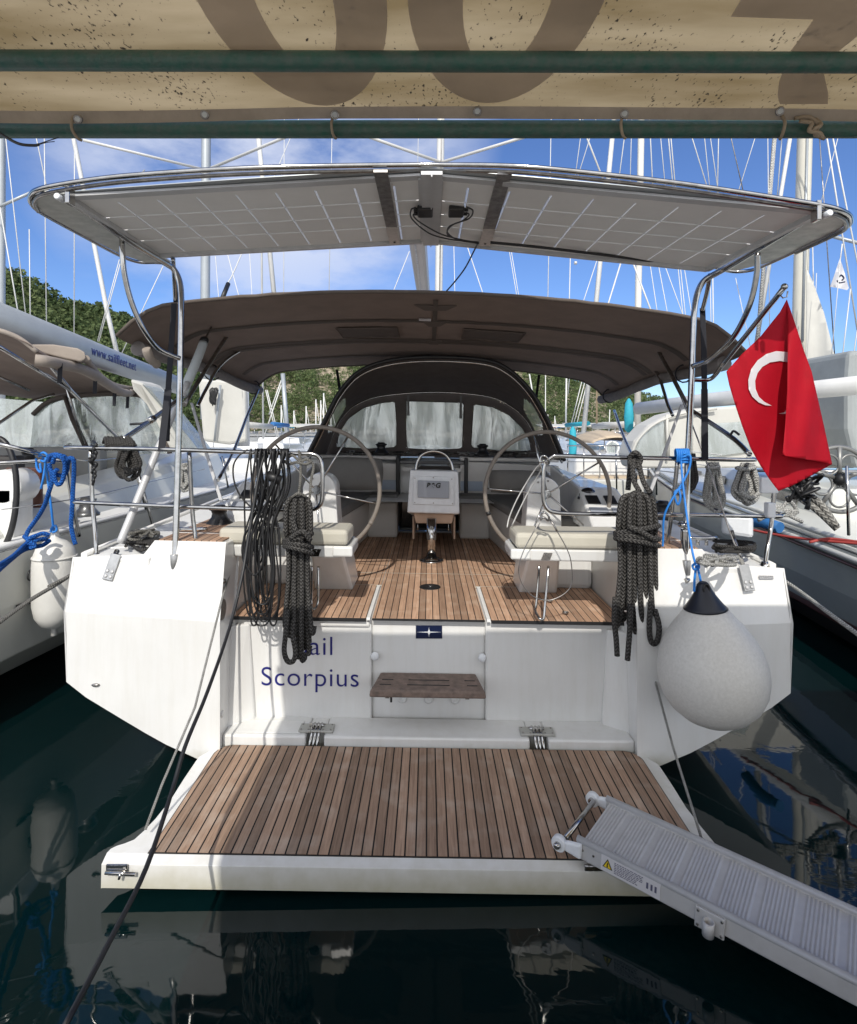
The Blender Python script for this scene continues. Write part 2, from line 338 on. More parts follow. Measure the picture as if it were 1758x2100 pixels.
def vinyl_mat(name,alpha=.35,col=(.62,.66,.64)):
    m=bpy.data.materials.new(name); m.use_nodes=True; t=m.node_tree; t.nodes.remove(t.nodes['Principled BSDF'])
    g=N(t,'ShaderNodeNewGeometry'); mp=N(t,'ShaderNodeMapping'); mp.inputs['Scale'].default_value=(2.2,1,.5); mp.inputs['Rotation'].default_value=(0,.45,0)
    n=N(t,'ShaderNodeTexNoise'); n.inputs['Scale'].default_value=3; n.inputs['Detail'].default_value=5; n.inputs['Distortion'].default_value=.7
    t.links.new(g.outputs['Position'],mp.inputs[0]); t.links.new(mp.outputs[0],n.inputs['Vector'])
    bp=N(t,'ShaderNodeBump'); bp.inputs['Strength'].default_value=.5; bp.inputs['Distance'].default_value=.03; t.links.new(n.outputs['Fac'],bp.inputs['Height'])
    gl=N(t,'ShaderNodeBsdfGlossy'); gl.inputs['Roughness'].default_value=.18; gl.inputs['Color'].default_value=(.85,.88,.86,1); t.links.new(bp.outputs[0],gl.inputs['Normal'])
    tr=N(t,'ShaderNodeBsdfTransparent'); tr.inputs['Color'].default_value=(.85,.88,.86,1)
    df=N(t,'ShaderNodeBsdfDiffuse'); df.inputs['Color'].default_value=(*col,1); t.links.new(bp.outputs[0],df.inputs['Normal'])
    a=N(t,'ShaderNodeMixShader'); a.inputs[0].default_value=alpha; t.links.new(df.outputs[0],a.inputs[1]); t.links.new(tr.outputs[0],a.inputs[2])
    r=N(t,'ShaderNodeValToRGB'); r.color_ramp.elements[0].position=.4; r.color_ramp.elements[0].color=(.10,.10,.10,1); r.color_ramp.elements[1].position=.65; r.color_ramp.elements[1].color=(.35,.35,.35,1); t.links.new(n.outputs['Fac'],r.inputs['Fac'])
    b=N(t,'ShaderNodeMixShader'); t.links.new(r.outputs['Color'],b.inputs[0]); t.links.new(a.outputs[0],b.inputs[1]); t.links.new(gl.outputs[0],b.inputs[2])
    t.links.new(b.outputs[0],t.nodes['Material Output'].inputs[0]); return m
VINYL=vinyl_mat('clear_vinyl',.52,(.80,.82,.80)); VINYLC=vinyl_mat('clear_vinyl_grey',.62,(.50,.53,.52))
def text_mb(txt,size,origin,xdir,ydir,thick=.002,off=.0,align='CENTER',shear=0,spacing=1):
    cu=bpy.data.curves.new('t','FONT'); cu.body=txt; cu.size=size; cu.align_x=align; cu.extrude=thick/2; cu.offset=off; cu.shear=shear; cu.space_character=spacing
    to=bpy.data.objects.new('t',cu); S.collection.objects.link(to)
    me=bpy.data.meshes.new_from_object(to.evaluated_get(bpy.context.evaluated_depsgraph_get()))
    xd=Vector(xdir).normalized();yd=Vector(ydir).normalized();zd=xd.cross(yd);o=Vector(origin)
    mb=MB(); mb.add([o+xd*v.co.x+yd*v.co.y+zd*v.co.z for v in me.vertices],[tuple(p.vertices) for p in me.polygons])
    bpy.data.objects.remove(to); bpy.data.meshes.remove(me); bpy.data.curves.remove(cu)
    return mb
def pxpatch(mb,poly,dfn,step=14,sm=True):
    """polygon drawn over a cloth whose distance is dfn(px,py)"""
    bm=bmesh.new(); vs=[bm.verts.new((x,y,0)) for x,y in poly]; bm.faces.new(vs)
    xs=[p[0] for p in poly]; ys=[p[1] for p in poly]
    for a,b_,nrm in ((min(xs),max(xs),(1,0,0)),(min(ys),max(ys),(0,1,0))):
        t=a+step
        while t<b_:
            co=(t,0,0) if nrm[0] else (0,t,0)
            bmesh.ops.bisect_plane(bm,geom=bm.verts[:]+bm.edges[:]+bm.faces[:],plane_co=co,plane_no=nrm); t+=step
    bmesh.ops.triangulate(bm,faces=bm.faces[:])
    bm.verts.index_update()
    mb.add([P(v.co.x,v.co.y,dfn(v.co.x,v.co.y)) for v in bm.verts],[tuple(v.index for v in f.verts) for f in bm.faces],None,sm); bm.free()
# ================================================================ SETTING
def heel(mb,k=.0157):
    mb.v=[(x,y,z-k*x) for x,y,z in mb.v]; return mb
wm=bpy.data.materials.new('sea_water'); wm.use_nodes=True; t=wm.node_tree; b=t.nodes['Principled BSDF']
b.inputs['Base Color'].default_value=(.0008,.0085,.0092,1); b.inputs['Roughness'].default_value=.03; b.inputs['IOR'].default_value=1.333; b.inputs['Specular IOR Level'].default_value=.8
g=N(t,'ShaderNodeNewGeometry'); n1=N(t,'ShaderNodeTexNoise'); n1.inputs['Scale'].default_value=1.3; n1.inputs['Detail'].default_value=5; n1.inputs['Distortion'].default_value=.6
t.links.new(g.outputs['Position'],n1.inputs['Vector'])
bp=N(t,'ShaderNodeBump'); bp.inputs['Strength'].default_value=.09; bp.inputs['Distance'].default_value=.04; t.links.new(n1.outputs['Fac'],bp.inputs['Height']); t.links.new(bp.outputs[0],b.inputs['Normal'])
m=MB(); m.add([(-900,-30,0),(900,-30,0),(900,1200,0),(-900,1200,0)],[(0,1,2,3)]); struct(obj('water',m,wm))
# hills
def ridge(px):
    K=[(-500,420),(-200,480),(0,578),(40,596),(80,622),(130,652),(165,668),(200,662),(240,676),(300,705),(450,735),(600,738),(760,728),(900,720),(1050,735),(1172,778),(1260,800),(1349,828),(1450,862),(1600,868),(1900,850),(2300,800)]
    return float(np.interp(px,[k[0] for k in K],[k[1] for k in K]))
def hdist(px): return float(np.interp(px,[-500,0,250,450,700,1200,1500,2300],[150,165,200,270,320,340,330,300]))
def hillpt(px,s):   # s 0 shore .. 1 ridge, 1.. behind
    d0=hdist(px); d=d0*(.62+.38*s) if s<=1 else d0*(1+.25*(s-1))
    zr=(880-ridge(px))/1185*d0+EYE
    z=zr*(s**1.15) if s<=1 else zr*(1-.35*(s-1))
    x=(px-879)/1185*d
    z+= noise.noise(Vector((x*.02,d*.02,0)))*3*min(s,1)
    return Vector((x,d,z-.3))
ROCKY=bpy.data.materials.new('hill_soil'); ROCKY.use_nodes=True; t=ROCKY.node_tree; b=t.nodes['Principled BSDF']; b.inputs['Roughness'].default_value=.95; b.inputs['Specular IOR Level'].default_value=.1
g=N(t,'ShaderNodeNewGeometry'); n=N(t,'ShaderNodeTexNoise'); n.inputs['Scale'].default_value=.35; n.inputs['Detail'].default_value=9; n.inputs['Roughness'].default_value=.7; t.links.new(g.outputs['Position'],n.inputs['Vector'])
r=N(t,'ShaderNodeValToRGB'); e=r.color_ramp.elements; e[0].position=.42; e[0].color=(.045,.06,.022,1); e[1].position=.6; e[1].color=(.40,.33,.25,1); t.links.new(n.outputs['Fac'],r.inputs['Fac']); t.links.new(r.outputs['Color'],b.inputs['Base Color'])
m=MB(); m.grid(lambda u,v: hillpt(-500+2800*u, 2.0*v),140,26); struct(obj('hills',m,ROCKY))
LEAF=bpy.data.materials.new('pine_foliage'); LEAF.use_nodes=True; t=LEAF.node_tree; b=t.nodes['Principled BSDF']; b.inputs['Roughness'].default_value=.8; b.inputs['Specular IOR Level'].default_value=.15
uvn=N(t,'ShaderNodeUVMap',uv_map='uv'); sp=N(t,'ShaderNodeSeparateXYZ'); t.links.new(uvn.outputs[0],sp.inputs[0])
r=N(t,'ShaderNodeValToRGB'); e=r.color_ramp.elements; e[0].position=0; e[0].color=(.055,.095,.038,1); e[1].position=1; e[1].color=(.21,.255,.11,1); t.links.new(sp.outputs['X'],r.inputs['Fac']); t.links.new(r.outputs['Color'],b.inputs['Base Color'])
tr=N(t,'ShaderNodeBsdfTranslucent'); t.links.new(r.outputs['Color'],tr.inputs['Color']); ms=N(t,'ShaderNodeMixShader'); ms.inputs[0].default_value=.4
t.links.new(b.outputs[0],ms.inputs[1]); t.links.new(tr.outputs[0],ms.inputs[2]); t.links.new(ms.outputs[0],t.nodes['Material Output'].inputs[0])
def forest():
    Vs=[];Us=[]
    for it in range(5200):
        px=rng.uniform(-150,1560); s=rng.uniform(0,1.0)**.8
        if it<420: s=rng.uniform(.97,1.03)
        # bare rocky patches
        if noise.noise(Vector((px*.011,s*4.0,3)))>.20 and s<.95 and px>450 and rng.random()<.85: continue
        c=hillpt(px,s); h=rng.uniform(4,8.5)*(1.0 if px<400 else .8); wd=h*rng.uniform(.28,.5)
        nq=110 if (px<330 and s>.45) else 60
        # tiers of leaf clumps
        tt=rng.random(nq); rad=wd*(np.sqrt(1-np.abs(tt*1.5-.5).clip(0,1)**2)*.8+.2)*(.45+.55*rng.random(nq)); an=rng.random(nq)*2*math.pi
        an=np.round(an*1.2)/1.2+rng.normal(0,.25,nq)
        ctr=np.stack([c.x+rad*np.cos(an),c.y+rad*np.sin(an),c.z+h*(.12+.88*tt)+rng.normal(0,.12,nq)],1)
        sz=h*rng.uniform(.035,.10,nq)
        a=rng.normal(0,1,(nq,3)); a/=np.linalg.norm(a,axis=1)[:,None]; bb=rng.normal(0,1,(nq,3)); bb[:,2]*=.5; bb-=a*(a*bb).sum(1)[:,None]; bb/=np.linalg.norm(bb,axis=1)[:,None]
        a*=sz[:,None]; bb*=sz[:,None]*.8
        q=np.stack([ctr-a,ctr-bb,ctr+a*1.1,ctr+bb],1); Vs.append(q.reshape(-1,3))
        tone=np.clip(rng.normal(.5,.20)+rng.normal(0,.10,nq),0,1); Us.append(np.repeat(tone,4))
    v=np.concatenate(Vs); u=np.concatenate(Us); nf=len(v)//4
    base=np.array([0,250,0.]); me=bpy.data.meshes.new('forest'); me.vertices.add(len(v)); me.vertices.foreach_set('co',(v-base).ravel())
    me.loops.add(len(v)); me.loops.foreach_set('vertex_index',np.arange(len(v),dtype=np.int32)); me.polygons.add(nf); me.polygons.foreach_set('loop_start',np.arange(0,nf*4,4,dtype=np.int32))
    me.update(calc_edges=True); ul=me.uv_layers.new(name='uv'); ul.data.foreach_set('uv',np.stack([u,u*0],1).ravel()); me.materials.append(LEAF); me.validate()
    o=bpy.data.objects.new('forest',me); S.collection.objects.link(o); o.location=base; tag(o,'pine forest covering the hillside behind the marina','forest',kind='stuff')
forest()
# shore rocks strip (quay)
m=MB()
for i in range(260):
    px=rng.uniform(-100,1560); d=hdist(px)*.615; r_=rng.uniform(.5,1.6); m.sphere(((px-879)/1185*d,d,rng.uniform(-.2,1.2)),r_,7,5,(1.2,1,.7))
o=obj('shore_rocks',m,mat('shore_rock',(.38,.34,.28),.9,noise_amt=.4,noise_scale=.8)); tag(o,'pale rocks along the far shoreline','rocks',kind='stuff')

m=MB(); m.box((-40,-25,-1.5),(40,.45,.50)); struct(obj('quay',m,mat('quay_concrete',(.48,.46,.42),.9,noise_amt=.25,noise_scale=2,bump=.3,bump_scale=30),bev=.02))
# ================================================================ AWNING
YP=1.422
def canvas_mat():
    m=bpy.data.materials.new('awning_canvas'); m.use_nodes=True; t=m.node_tree; b=t.nodes['Principled BSDF']; b.inputs['Roughness'].default_value=.9; b.inputs['Specular IOR Level'].default_value=.1
    g=N(t,'ShaderNodeNewGeometry')
    n=N(t,'ShaderNodeTexNoise'); n.inputs['Scale'].default_value=3.2; n.inputs['Detail'].default_value=7; mp=N(t,'ShaderNodeMapping'); mp.inputs['Scale'].default_value=(.5,2,1); t.links.new(g.outputs['Position'],mp.inputs[0]); t.links.new(mp.outputs[0],n.inputs['Vector'])
    r=N(t,'ShaderNodeValToRGB'); e=r.color_ramp.elements; e[0].position=.38; e[0].color=(.29,.215,.11,1); e[1].position=.66; e[1].color=(.56,.45,.285,1); t.links.new(n.outputs['Fac'],r.inputs['Fac'])
    # mildew specks
    s=N(t,'ShaderNodeTexNoise'); s.inputs['Scale'].default_value=140; s.inputs['Detail'].default_value=3; mp2=N(t,'ShaderNodeMapping'); mp2.inputs['Scale'].default_value=(1,.55,1); t.links.new(g.outputs['Position'],mp2.inputs[0]); t.links.new(mp2.outputs[0],s.inputs['Vector'])
    s2=N(t,'ShaderNodeTexNoise'); s2.inputs['Scale'].default_value=4.5; s2.inputs['Detail'].default_value=3; t.links.new(g.outputs['Position'],s2.inputs['Vector'])
    ad=N(t,'ShaderNodeMath',operation='MULTIPLY_ADD'); t.links.new(s2.outputs['Fac'],ad.inputs[0]); ad.inputs[1].default_value=.42; t.links.new(s.outputs['Fac'],ad.inputs[2])
    gt=N(t,'ShaderNodeMapRange'); gt.inputs['From Min'].default_value=.845; gt.inputs['From Max'].default_value=.93; t.links.new(ad.outputs[0],gt.inputs['Value'])
    mx=N(t,'ShaderNodeMix',data_type='RGBA'); mx.inputs['B'].default_value=(.05,.04,.03,1); t.links.new(gt.outputs[0],mx.inputs['Factor']); t.links.new(r.outputs['Color'],mx.inputs['A'])
    t.links.new(mx.outputs['Result'],b.inputs['Base Color'])
    tr=N(t,'ShaderNodeBsdfTranslucent'); t.links.new(mx.outputs['Result'],tr.inputs['Color']); ms=N(t,'ShaderNodeMixShader'); ms.inputs[0].default_value=.42
    n4=N(t,'ShaderNodeTexNoise'); n4.inputs['Scale'].default_value=2.5; t.links.new(g.outputs['Position'],n4.inputs['Vector']); bp=N(t,'ShaderNodeBump'); bp.inputs['Strength'].default_value=.6; bp.inputs['Distance'].default_value=.05; t.links.new(n4.outputs['Fac'],bp.inputs['Height']); t.links.new(bp.outputs[0],b.inputs['Normal'])
    t.links.new(b.outputs[0],ms.inputs[1]); t.links.new(tr.outputs[0],ms.inputs[2]); t.links.new(ms.outputs[0],t.nodes['Material Output'].inputs[0]); return m
CANV=canvas_mat()
HEM=mat('canvas_hem',(.46,.37,.27),.9,noise_amt=.25,noise_scale=10,bump=.2,trans=.25)
LETT=mat('canvas_print',(.56,.50,.455),.9,noise_amt=.15,noise_scale=6,trans=.65)
aw=thing('awning','mildewed beige canvas awning with grey lettering on green pipes overhead','awning',(0,0,0))
zc=lambda y: 2.06+.5468*1.40-(y-1.40)*-.0+.02*math.sin(3*y)   # nearly level roof
ZC=2.832
def cz(x,y):
    return ZC+.006*math.sin(x*3.1+1)*math.exp(-(y-1.25)**2*4)-.004*abs(math.sin(x*2.6+.8))*max(0,(y-1.2)/.2)
XL=-1.13
def cv(u,v): x=XL+5.2*u; y=-2.2+(1.385+2.2)*v; return (x,y,cz(x,y))
m=MB(); m.grid(cv,90,70); obj('canvas',m,CANV,aw)
EYS=[(420,235),(687,235),(979,228),(1281,233),(1600,228)]
def hem(u,v): x=XL+5.2*u; y=1.385+.012*v; return (x,y,cz(x,1.385)-(.023+.001*math.sin(x*5))*v)
m=MB(); m.grid(hem,90,2); obj('hem',m,HEM,aw)
def ypix(px,py):  # point on the hem near that pixel
    p=P(px,py,1.41); return p
for i,(px,py) in enumerate(EYS+[(160,244)]):
    c=P(px,py,1.372); m=MB(); ax=(Vector((0,-1,-.55))).normalized(); e1=Vector((1,0,0)); e2=ax.cross(e1)
    m.tube([c+e1*math.cos(a)*.0085+e2*math.sin(a)*.0085 for a in np.linspace(0,2*math.pi,17)[:-1]],.0026,6,closed=True); ey=obj('eyelet',m,DULL,aw)
    m=MB(); m.lathe([(.0065,0),(.0065,.001)],c+ax*.001,ax,14); obj('eyelet_hole',m,mat('eyelet_light%d'%i,(.85,.88,.9),.5,trans=.6) if i==0 else bpy.data.materials['eyelet_light0'],ey)
for x0,y0,r_,nm in ((0,1.422,.0205,0),(0,1.165,.0190,1)):
    m=MB(); z0=(P(879,265,1.422).z if nm==0 else P(879,126,1.165).z)
    m.tube([(XL-.02,y0,z0+ (.003 if nm else 0)),(0,y0,z0),(1.5,y0,z0-.004*nm),(5,y0,z0)],r_,20); obj('pipe',m,GREEN,aw)
zp=P(879,265,1.422).z
def tie(name,pts,r=.0035,par=aw,mt=None): m=MB(); m.tube([P(a,b_,d) for a,b_,d in pts],r,6,smooth=5); return obj(name,m,mt or HEM,par)
for px in (158,686,1280):
    tie('tie_cord',[(px,236,1.39),(px-6,250,1.385),(px-4,272,1.392),(px+3,283,1.42),(px+6,262,1.45)] if px!=158 else [(163,246,1.39),(150,240,1.385),(147,262,1.392),(158,282,1.41),(168,288,1.42)])
tie('tie_cord',[(1600,230,1.39),(1610,250,1.385),(1606,272,1.392),(1600,285,1.42)],.0038)
for pts in ([(1630,243,1.39),(1660,240,1.385),(1678,258,1.39),(1672,275,1.395),(1690,284,1.42)],[(1640,248,1.385),(1665,252,1.38),(1660,268,1.382),(1680,272,1.39),(1688,283,1.40)],[(1672,244,1.39),(1684,256,1.383),(1668,266,1.384),(1682,280,1.40)]):
    tie('tie_cord',pts,.005)
# printed lettering on the underside
def ell(cx,cy,ax_,ay,n=48): return [(cx+ax_*math.cos(2*math.pi*k/n),cy+ay*math.sin(2*math.pi*k/n)) for k in range(n)]
def printed(outer,inner=None):
    m=MB(); f=lambda p:(p[0],p[1],cz(p[0],p[1])-.003)
    if inner:
        n=len(outer); vs=[];fs=[];K=6
        for k in range(n):
            for j in range(K+1): q=(outer[k][0]+(inner[k][0]-outer[k][0])*j/K,outer[k][1]+(inner[k][1]-outer[k][1])*j/K); vs.append(f(q))
        for k in range(n):
            for j in range(K): a=k*(K+1)+j; b_=((k+1)%n)*(K+1)+j; fs.append((a,b_,b_+1,a+1))
        m.add(vs,fs,None,True)
    else: m.add([f(p) for p in outer],[tuple(range(len(outer)))],None,True)
    obj('lettering',m,LETT,aw)
printed(ell(-.245,1.03,.170,.345),ell(-.242,1.03,.070,.215))
printed(ell(.140,1.03,.178,.337),ell(.142,1.03,.080,.215))
q=lambda px,py:(lambda p:(p.x,p.y))(PZ(px,py,ZC))
printed([q(1519,0),q(1499,33),q(1669,36),q(1619,105),q(1711,107),q(1800,35),q(1800,-60),q(1560,-60)])
printed([q(1604,146),q(1598,165),q(1595,190),q(1600,208),q(1698,207),q(1699,185),q(1690,146)])
# loose wire at left
m=MB(); m.tube([P(-20,262,1.40),P(10,280,1.39),P(40,295,1.38),P(70,298,1.38),P(80,296,1.38)],.0035,6,smooth=5); m.tube([P(70,298,1.38),P(100,288,1.37),P(120,282,1.38)],.0012,5,smooth=5); m.tube([P(75,298,1.38),P(95,292,1.37),P(112,290,1.38)],.0010,5,smooth=5)
tag(obj('loose_cable',m,BLACK),'frayed black cable end dangling from the awning pipe at the upper left','cable')

# ================================================================ MAIN YACHT
yb=thing('sailing_yacht','large white cruising yacht moored stern-to with teak bathing platform lowered','yacht',(0,3.4,0))
SIL=1  # yacht sections
def sect(y,hb,zg,cr,zcr,ch,zch,mid,zm,zk):
    return [(-hb,y,zg),(-cr,y,zcr),(-ch,y,zch),(-(ch-.11),y,zch-.085),(-(ch-.33),y,zch-.215),(-mid,y,zm),(-mid*.5,y,zk+.05),(0,y,zk)]
st=[sect(3.40,2.13,.955,2.14,.95,2.12,.545,1.40,.13,-.12),sect(3.47,2.13,1.245,2.145,.95,2.12,.545,1.40,.13,-.12),sect(6,2.22,1.27,2.22,.95,2.16,.45,1.5,0,-.2),sect(9,2.18,1.33,2.17,.95,2.05,.40,1.4,-.1,-.3),sect(12,1.75,1.42,1.7,1.0,1.55,.40,1.0,-.1,-.3),sect(15,.95,1.52,.9,1.1,.75,.45,.5,-.1,-.25),sect(17.0,.12,1.6,.1,1.2,.44,.5,.05,-.05,-.1)]
st[-1]=[(-.12,17.2,1.6),(-.1,17.15,1.2),(-.08,17.05,.5),(-.07,17,.3),(-.05,16.9,.2),(-.04,16.8,0),(-.02,16.7,-.05),(0,16.6,-.1)]
m=MB()
for sg in (-1,1):
    vs=[];fs=[]
    for s_ in st: vs+=[(-sg*x*-1 if sg>0 else x,y,z) for x,y,z in s_]
    vs=[(abs(x)*sg,y,z) for x,y,z in vs]
    k=len(st[0])
    for i in range(len(st)-1):
        for j in range(k-1):
            q_=(i*k+j,i*k+j+1,(i+1)*k+j+1,(i+1)*k+j); fs.append(q_ if sg<0 else q_[::-1])
    m.add(vs,fs,None,True)
heel(m); obj('hull',m,WHITE,yb)
# stern quarters (each a closed block: lower face, crease, bevelled upper face)
for sg in (-1,1):
    m=MB(); X=lambda x:sg*x
    low=[(2.14,3.40,.952),(2.12,3.40,.545),(2.01,3.40,.460),(1.90,3.40,.395),(1.79,3.40,.330),(1.66,3.40,.255),(1.54,3.40,.190),(1.37,3.40,.115),(1.24,3.40,.060),(1.24,3.40,.60),(1.24,3.40,.905)]
    low=[(X(a),b_,c) for a,b_,c in low]; cr0,cr1=low[0],low[-1]
    top=[(X(2.13),3.475,1.245),(X(1.72),3.50,1.262),(X(1.66),3.515,1.345),(X(1.245),3.515,1.342)]
    n=len(low); vs=low+top; F=[tuple(range(n)),(0,n-1,n+3,n+2,n+1,n)]
    # forward shell so that it is solid
    back=[(a,b_+.28,c) for a,b_,c in vs]; N0=len(vs); vs2=vs+back
    out_=[*range(0,n),n+3,n+2,n+1,n]
    F+=[(out_[i],out_[(i+1)%len(out_)],out_[(i+1)%len(out_)]+N0,out_[i]+N0) for i in range(len(out_))]
    F+=[tuple(i+N0 for i in range(n))[::-1],tuple(i+N0 for i in (0,n-1,n+3,n+2,n+1,n))[::-1]]
    m.add(vs2,F); heel(m); obj('stern_quarter',m,WHITE,yb,bev=.012)
    # raised helm deck, side deck and coaming
    m=MB(); 
    def bx(a,b_): 
        xa,xb=sorted((sg*a[0],sg*b_[0])); m.box((xa,a[1],a[2]),(xb,b_[1],b_[2]))
    bx((1.262,3.72,.30),(1.70,4.9,1.343))
    m.hexa([(X(1.262),4.9,.3),(X(1.72),4.9,.3),(X(1.72),7.2,.3),(X(1.262),7.2,.3),(X(1.262),4.9,1.42),(X(1.68),4.9,1.36),(X(1.6),7.2,1.5),(X(1.30),7.2,1.74)])
    heel(m); obj('coaming',m,SHADEW,yb,bev=.02)
    m=MB(); m.hexa([(X(1.68),3.48,1.15),(X(2.125),3.48,1.15),(X(2.18),8,1.2),(X(1.6),8,1.2),(X(1.68),3.48,1.262),(X(2.125),3.48,1.246),(X(2.18),8,1.32),(X(1.6),8,1.34)]); heel(m); obj('side_deck',m,WHITE2,yb,bev=.01)
    m=MB(); m.hexa([(X(1.27),3.56,1.345),(X(1.66),3.56,1.348),(X(1.66),4.85,1.348),(X(1.27),4.85,1.345),(X(1.27),3.56,1.352),(X(1.66),3.56,1.354),(X(1.66),4.85,1.354),(X(1.27),4.85,1.352)]); heel(m); obj('teak_helm_deck',m,TEAKS,yb)
    # toe rail
    m=MB(); m.tube([(X(2.10),3.52,1.262),(X(2.19),6,1.29),(X(2.15),9,1.35)],.02,6); heel(m); obj('toe_rail',m,WHITE,yb)
# recessed transom with steps
m=MB(); Z0=.84
def pane(x0,x1,y,z0,z1,dy): m.hexa([(x0,y,z0),(x1,y,z0),(x1,y+dy,z0),(x0,y+dy,z0),(x0,y+.0,z1),(x1,y+.0,z1),(x1,y+dy,z1),(x0,y+dy,z1)])
pane(-1.245,-.365,3.70,.0,.835,.2); pane(.365,1.245,3.70,.0,.835,.2); pane(-.367,.367,3.735,.0,.835,.2)
pane(-1.18,-.375,3.682,.790,.829,.03)
m.box((-1.245,3.60,.03),(-1.10,3.702,.62)) if False else None
heel(m); obj('transom',m,WHITE,yb,bev=.012)
for sg in (-1,1):
    m=MB(); m.hexa([(sg*1.245,3.56,.16),(sg*1.10,3.66,.16),(sg*1.10,3.705,.16),(sg*1.245,3.705,.16),(sg*1.245,3.63,.80),(sg*1.14,3.685,.80),(sg*1.14,3.705,.80),(sg*1.245,3.705,.80)]); heel(m); obj('transom_fillet',m,WHITE,yb,bev=.02)
for cx,cz_ in ((-1.17,.70),(-.345,.60),(.345,.60),(1.17,.60)):
    m=MB(); m.sphere((cx,3.70,cz_),.028,14,8,(1,.55,1)); heel(m); obj('rubber_bumper',m,POLYW,yb)
for cx in (-.17,0,.17):
    m=MB(); yy=3.732; m.lathe([(.03,0),(.03,.008),(.017,.010),(.013,.002)],(cx,yy,.318),(0,-1,0),16); heel(m); obj('drain_fitting',m,WHITE,yb)
# recess side-wall fittings: speaker grille, chrome button
m=MB(); gp=V(-1.238,3.47,.83)
m.lathe([(.062,0),(.062,.006),(.055,.008)],(-1.243,3.475,.955),(1,0,0),24); heel(m); obj('vent_grille',m,mat('grille_grey',(.16,.14,.12),.5,bump=1,bump_scale=150),yb)
m=MB(); m.lathe([(.018,0),(.016,.01)],(-1.243,3.50,1.12),(1,0,0),14); heel(m); obj('fuel_cap',m,CHROME,yb)
m=MB(); m.lathe([(.022,0),(.02,.008),(.01,.009)],(-1.243,3.47,.33),(1,0,0),14); heel(m); obj('shower_button',m,WHITE,yb)
# ledge above platform
m=MB()
for a,b_ in ((-1.24,-.74),(-.63,.61),(.72,1.24)): m.box((a,3.47,.03),(b_,3.71,.205))
m.box((-.74,3.56,.03),(-.63,3.71,.20)); m.box((.61,3.56,.03),(.72,3.71,.20)); heel(m); obj('stern_ledge',m,WHITE,yb,bev=.012)
m=MB(); m.box((-1.16,3.495,.206),(-.78,3.64,.210)); heel(m); obj('locker_lid',m,WHITE2,yb,bev=.002)
# platform hinges
for hx in (-.685,.665):
    m=MB(); m.box((hx-.105,3.50,.206),(hx-.03,3.59,.222)); m.box((hx+.03,3.50,.206),(hx+.105,3.59,.222)); m.box((hx-.032,3.505,.207),(hx+.032,3.525,.219)); heel(m); hg=obj('hinge',m,mat('hinge_plate',(.42,.42,.39),.4,.4) if hx<0 else bpy.data.materials['hinge_plate'],yb,bev=.004)
    m=MB()
    for k in (-.022,.0,.022): m.tube([(hx+k,3.60,.215),(hx+k,3.54,.235),(hx+k-.01*np.sign(-hx),3.44,.12)],.009,8)
    m.tube([(hx-.045,3.555,.228),(hx+.045,3.555,.228)],.012,10); heel(m); obj('hinge_arm',m,CHROME,hg)
    for kx in (-.09,-.045,.045,.09):
        for ky in (3.515,3.575):
            m=MB(); m.lathe([(.006,0),(.005,.003)],(hx+kx,ky,.222),(0,0,1),8); heel(m); obj('screw',m,DULL,hg)
# bathing platform
ol=[(1.19,3.455),(1.27,3.42),(1.325,3.33),(1.322,3.12),(1.315,2.95),(1.325,2.80),(1.340,2.715),(1.355,2.66),(1.385,2.635),(1.412,2.62),(1.43,2.60),(1.434,2.575)]
out2=[(x,y) for x,y in ol[:6]]+[(1.335,2.70),(1.34,2.60),(1.335,2.575)]+[(-x,y) for x,y in ol[::-1]]
m=MB(); n=len(out2); zt,zb=.150,.032
vs=[(x,y,zt) for x,y in out2]+[(x,(y if y>2.6 else 2.53),zt-.018) for x,y in out2]+[(x,(y if y>2.6 else 2.525),zb) for x,y in out2]
fs=[tuple(range(n))[::-1],tuple(range(2*n,3*n))]+[(i,(i+1)%n,n+(i+1)%n,n+i) for i in range(n)]+[(n+i,n+(i+1)%n,2*n+(i+1)%n,2*n+i) for i in range(n)]
m.add(vs,fs); heel(m); pf=obj('bathing_platform',m,WHITE,yb,bev=.008)
tk=[(-1.245,2.578),(1.245,2.578),(1.245,3.36),(1.232,3.405),(1.205,3.435),(1.165,3.45),(-1.165,3.45),(-1.205,3.435),(-1.232,3.405),(-1.245,3.36)]
m=MB(); m.prism([(x,y,.150) for x,y in tk],(0,0,.006)); heel(m); obj('teak_decking',m,TEAKP,pf)
m=MB(); tk2=[(x*1.0045,y+(-.006 if y<3 else .006),.150) for x,y in tk]; m.prism(tk2,(0,0,.0035)); heel(m); obj('caulk_border',m,BLACK,pf)
# latch at left front
L=lambda px,py:P(px,py,2.52)
m=MB(); c=P(240,1783,2.52); m.obox(c,(1,0,0),(0,1,0),(0,0,1),.095,.008,.045); lt=obj('platform_latch',m,CHROME,pf,bev=.004)
m=MB(); m.tube([P(216,1790,2.508),P(278,1793,2.508)],.008,10); m.tube([P(247,1792,2.50),P(244,1803,2.498)],.006,8); obj('latch_bolt',m,CHROME,lt)
m=MB(); c=P(1222,1781,2.515); m.box((c.x-.05,2.513,c.z-.013),(c.x+.07,2.527,c.z+.013)); obj('gangway_socket',m,CHROME,pf,bev=.005)
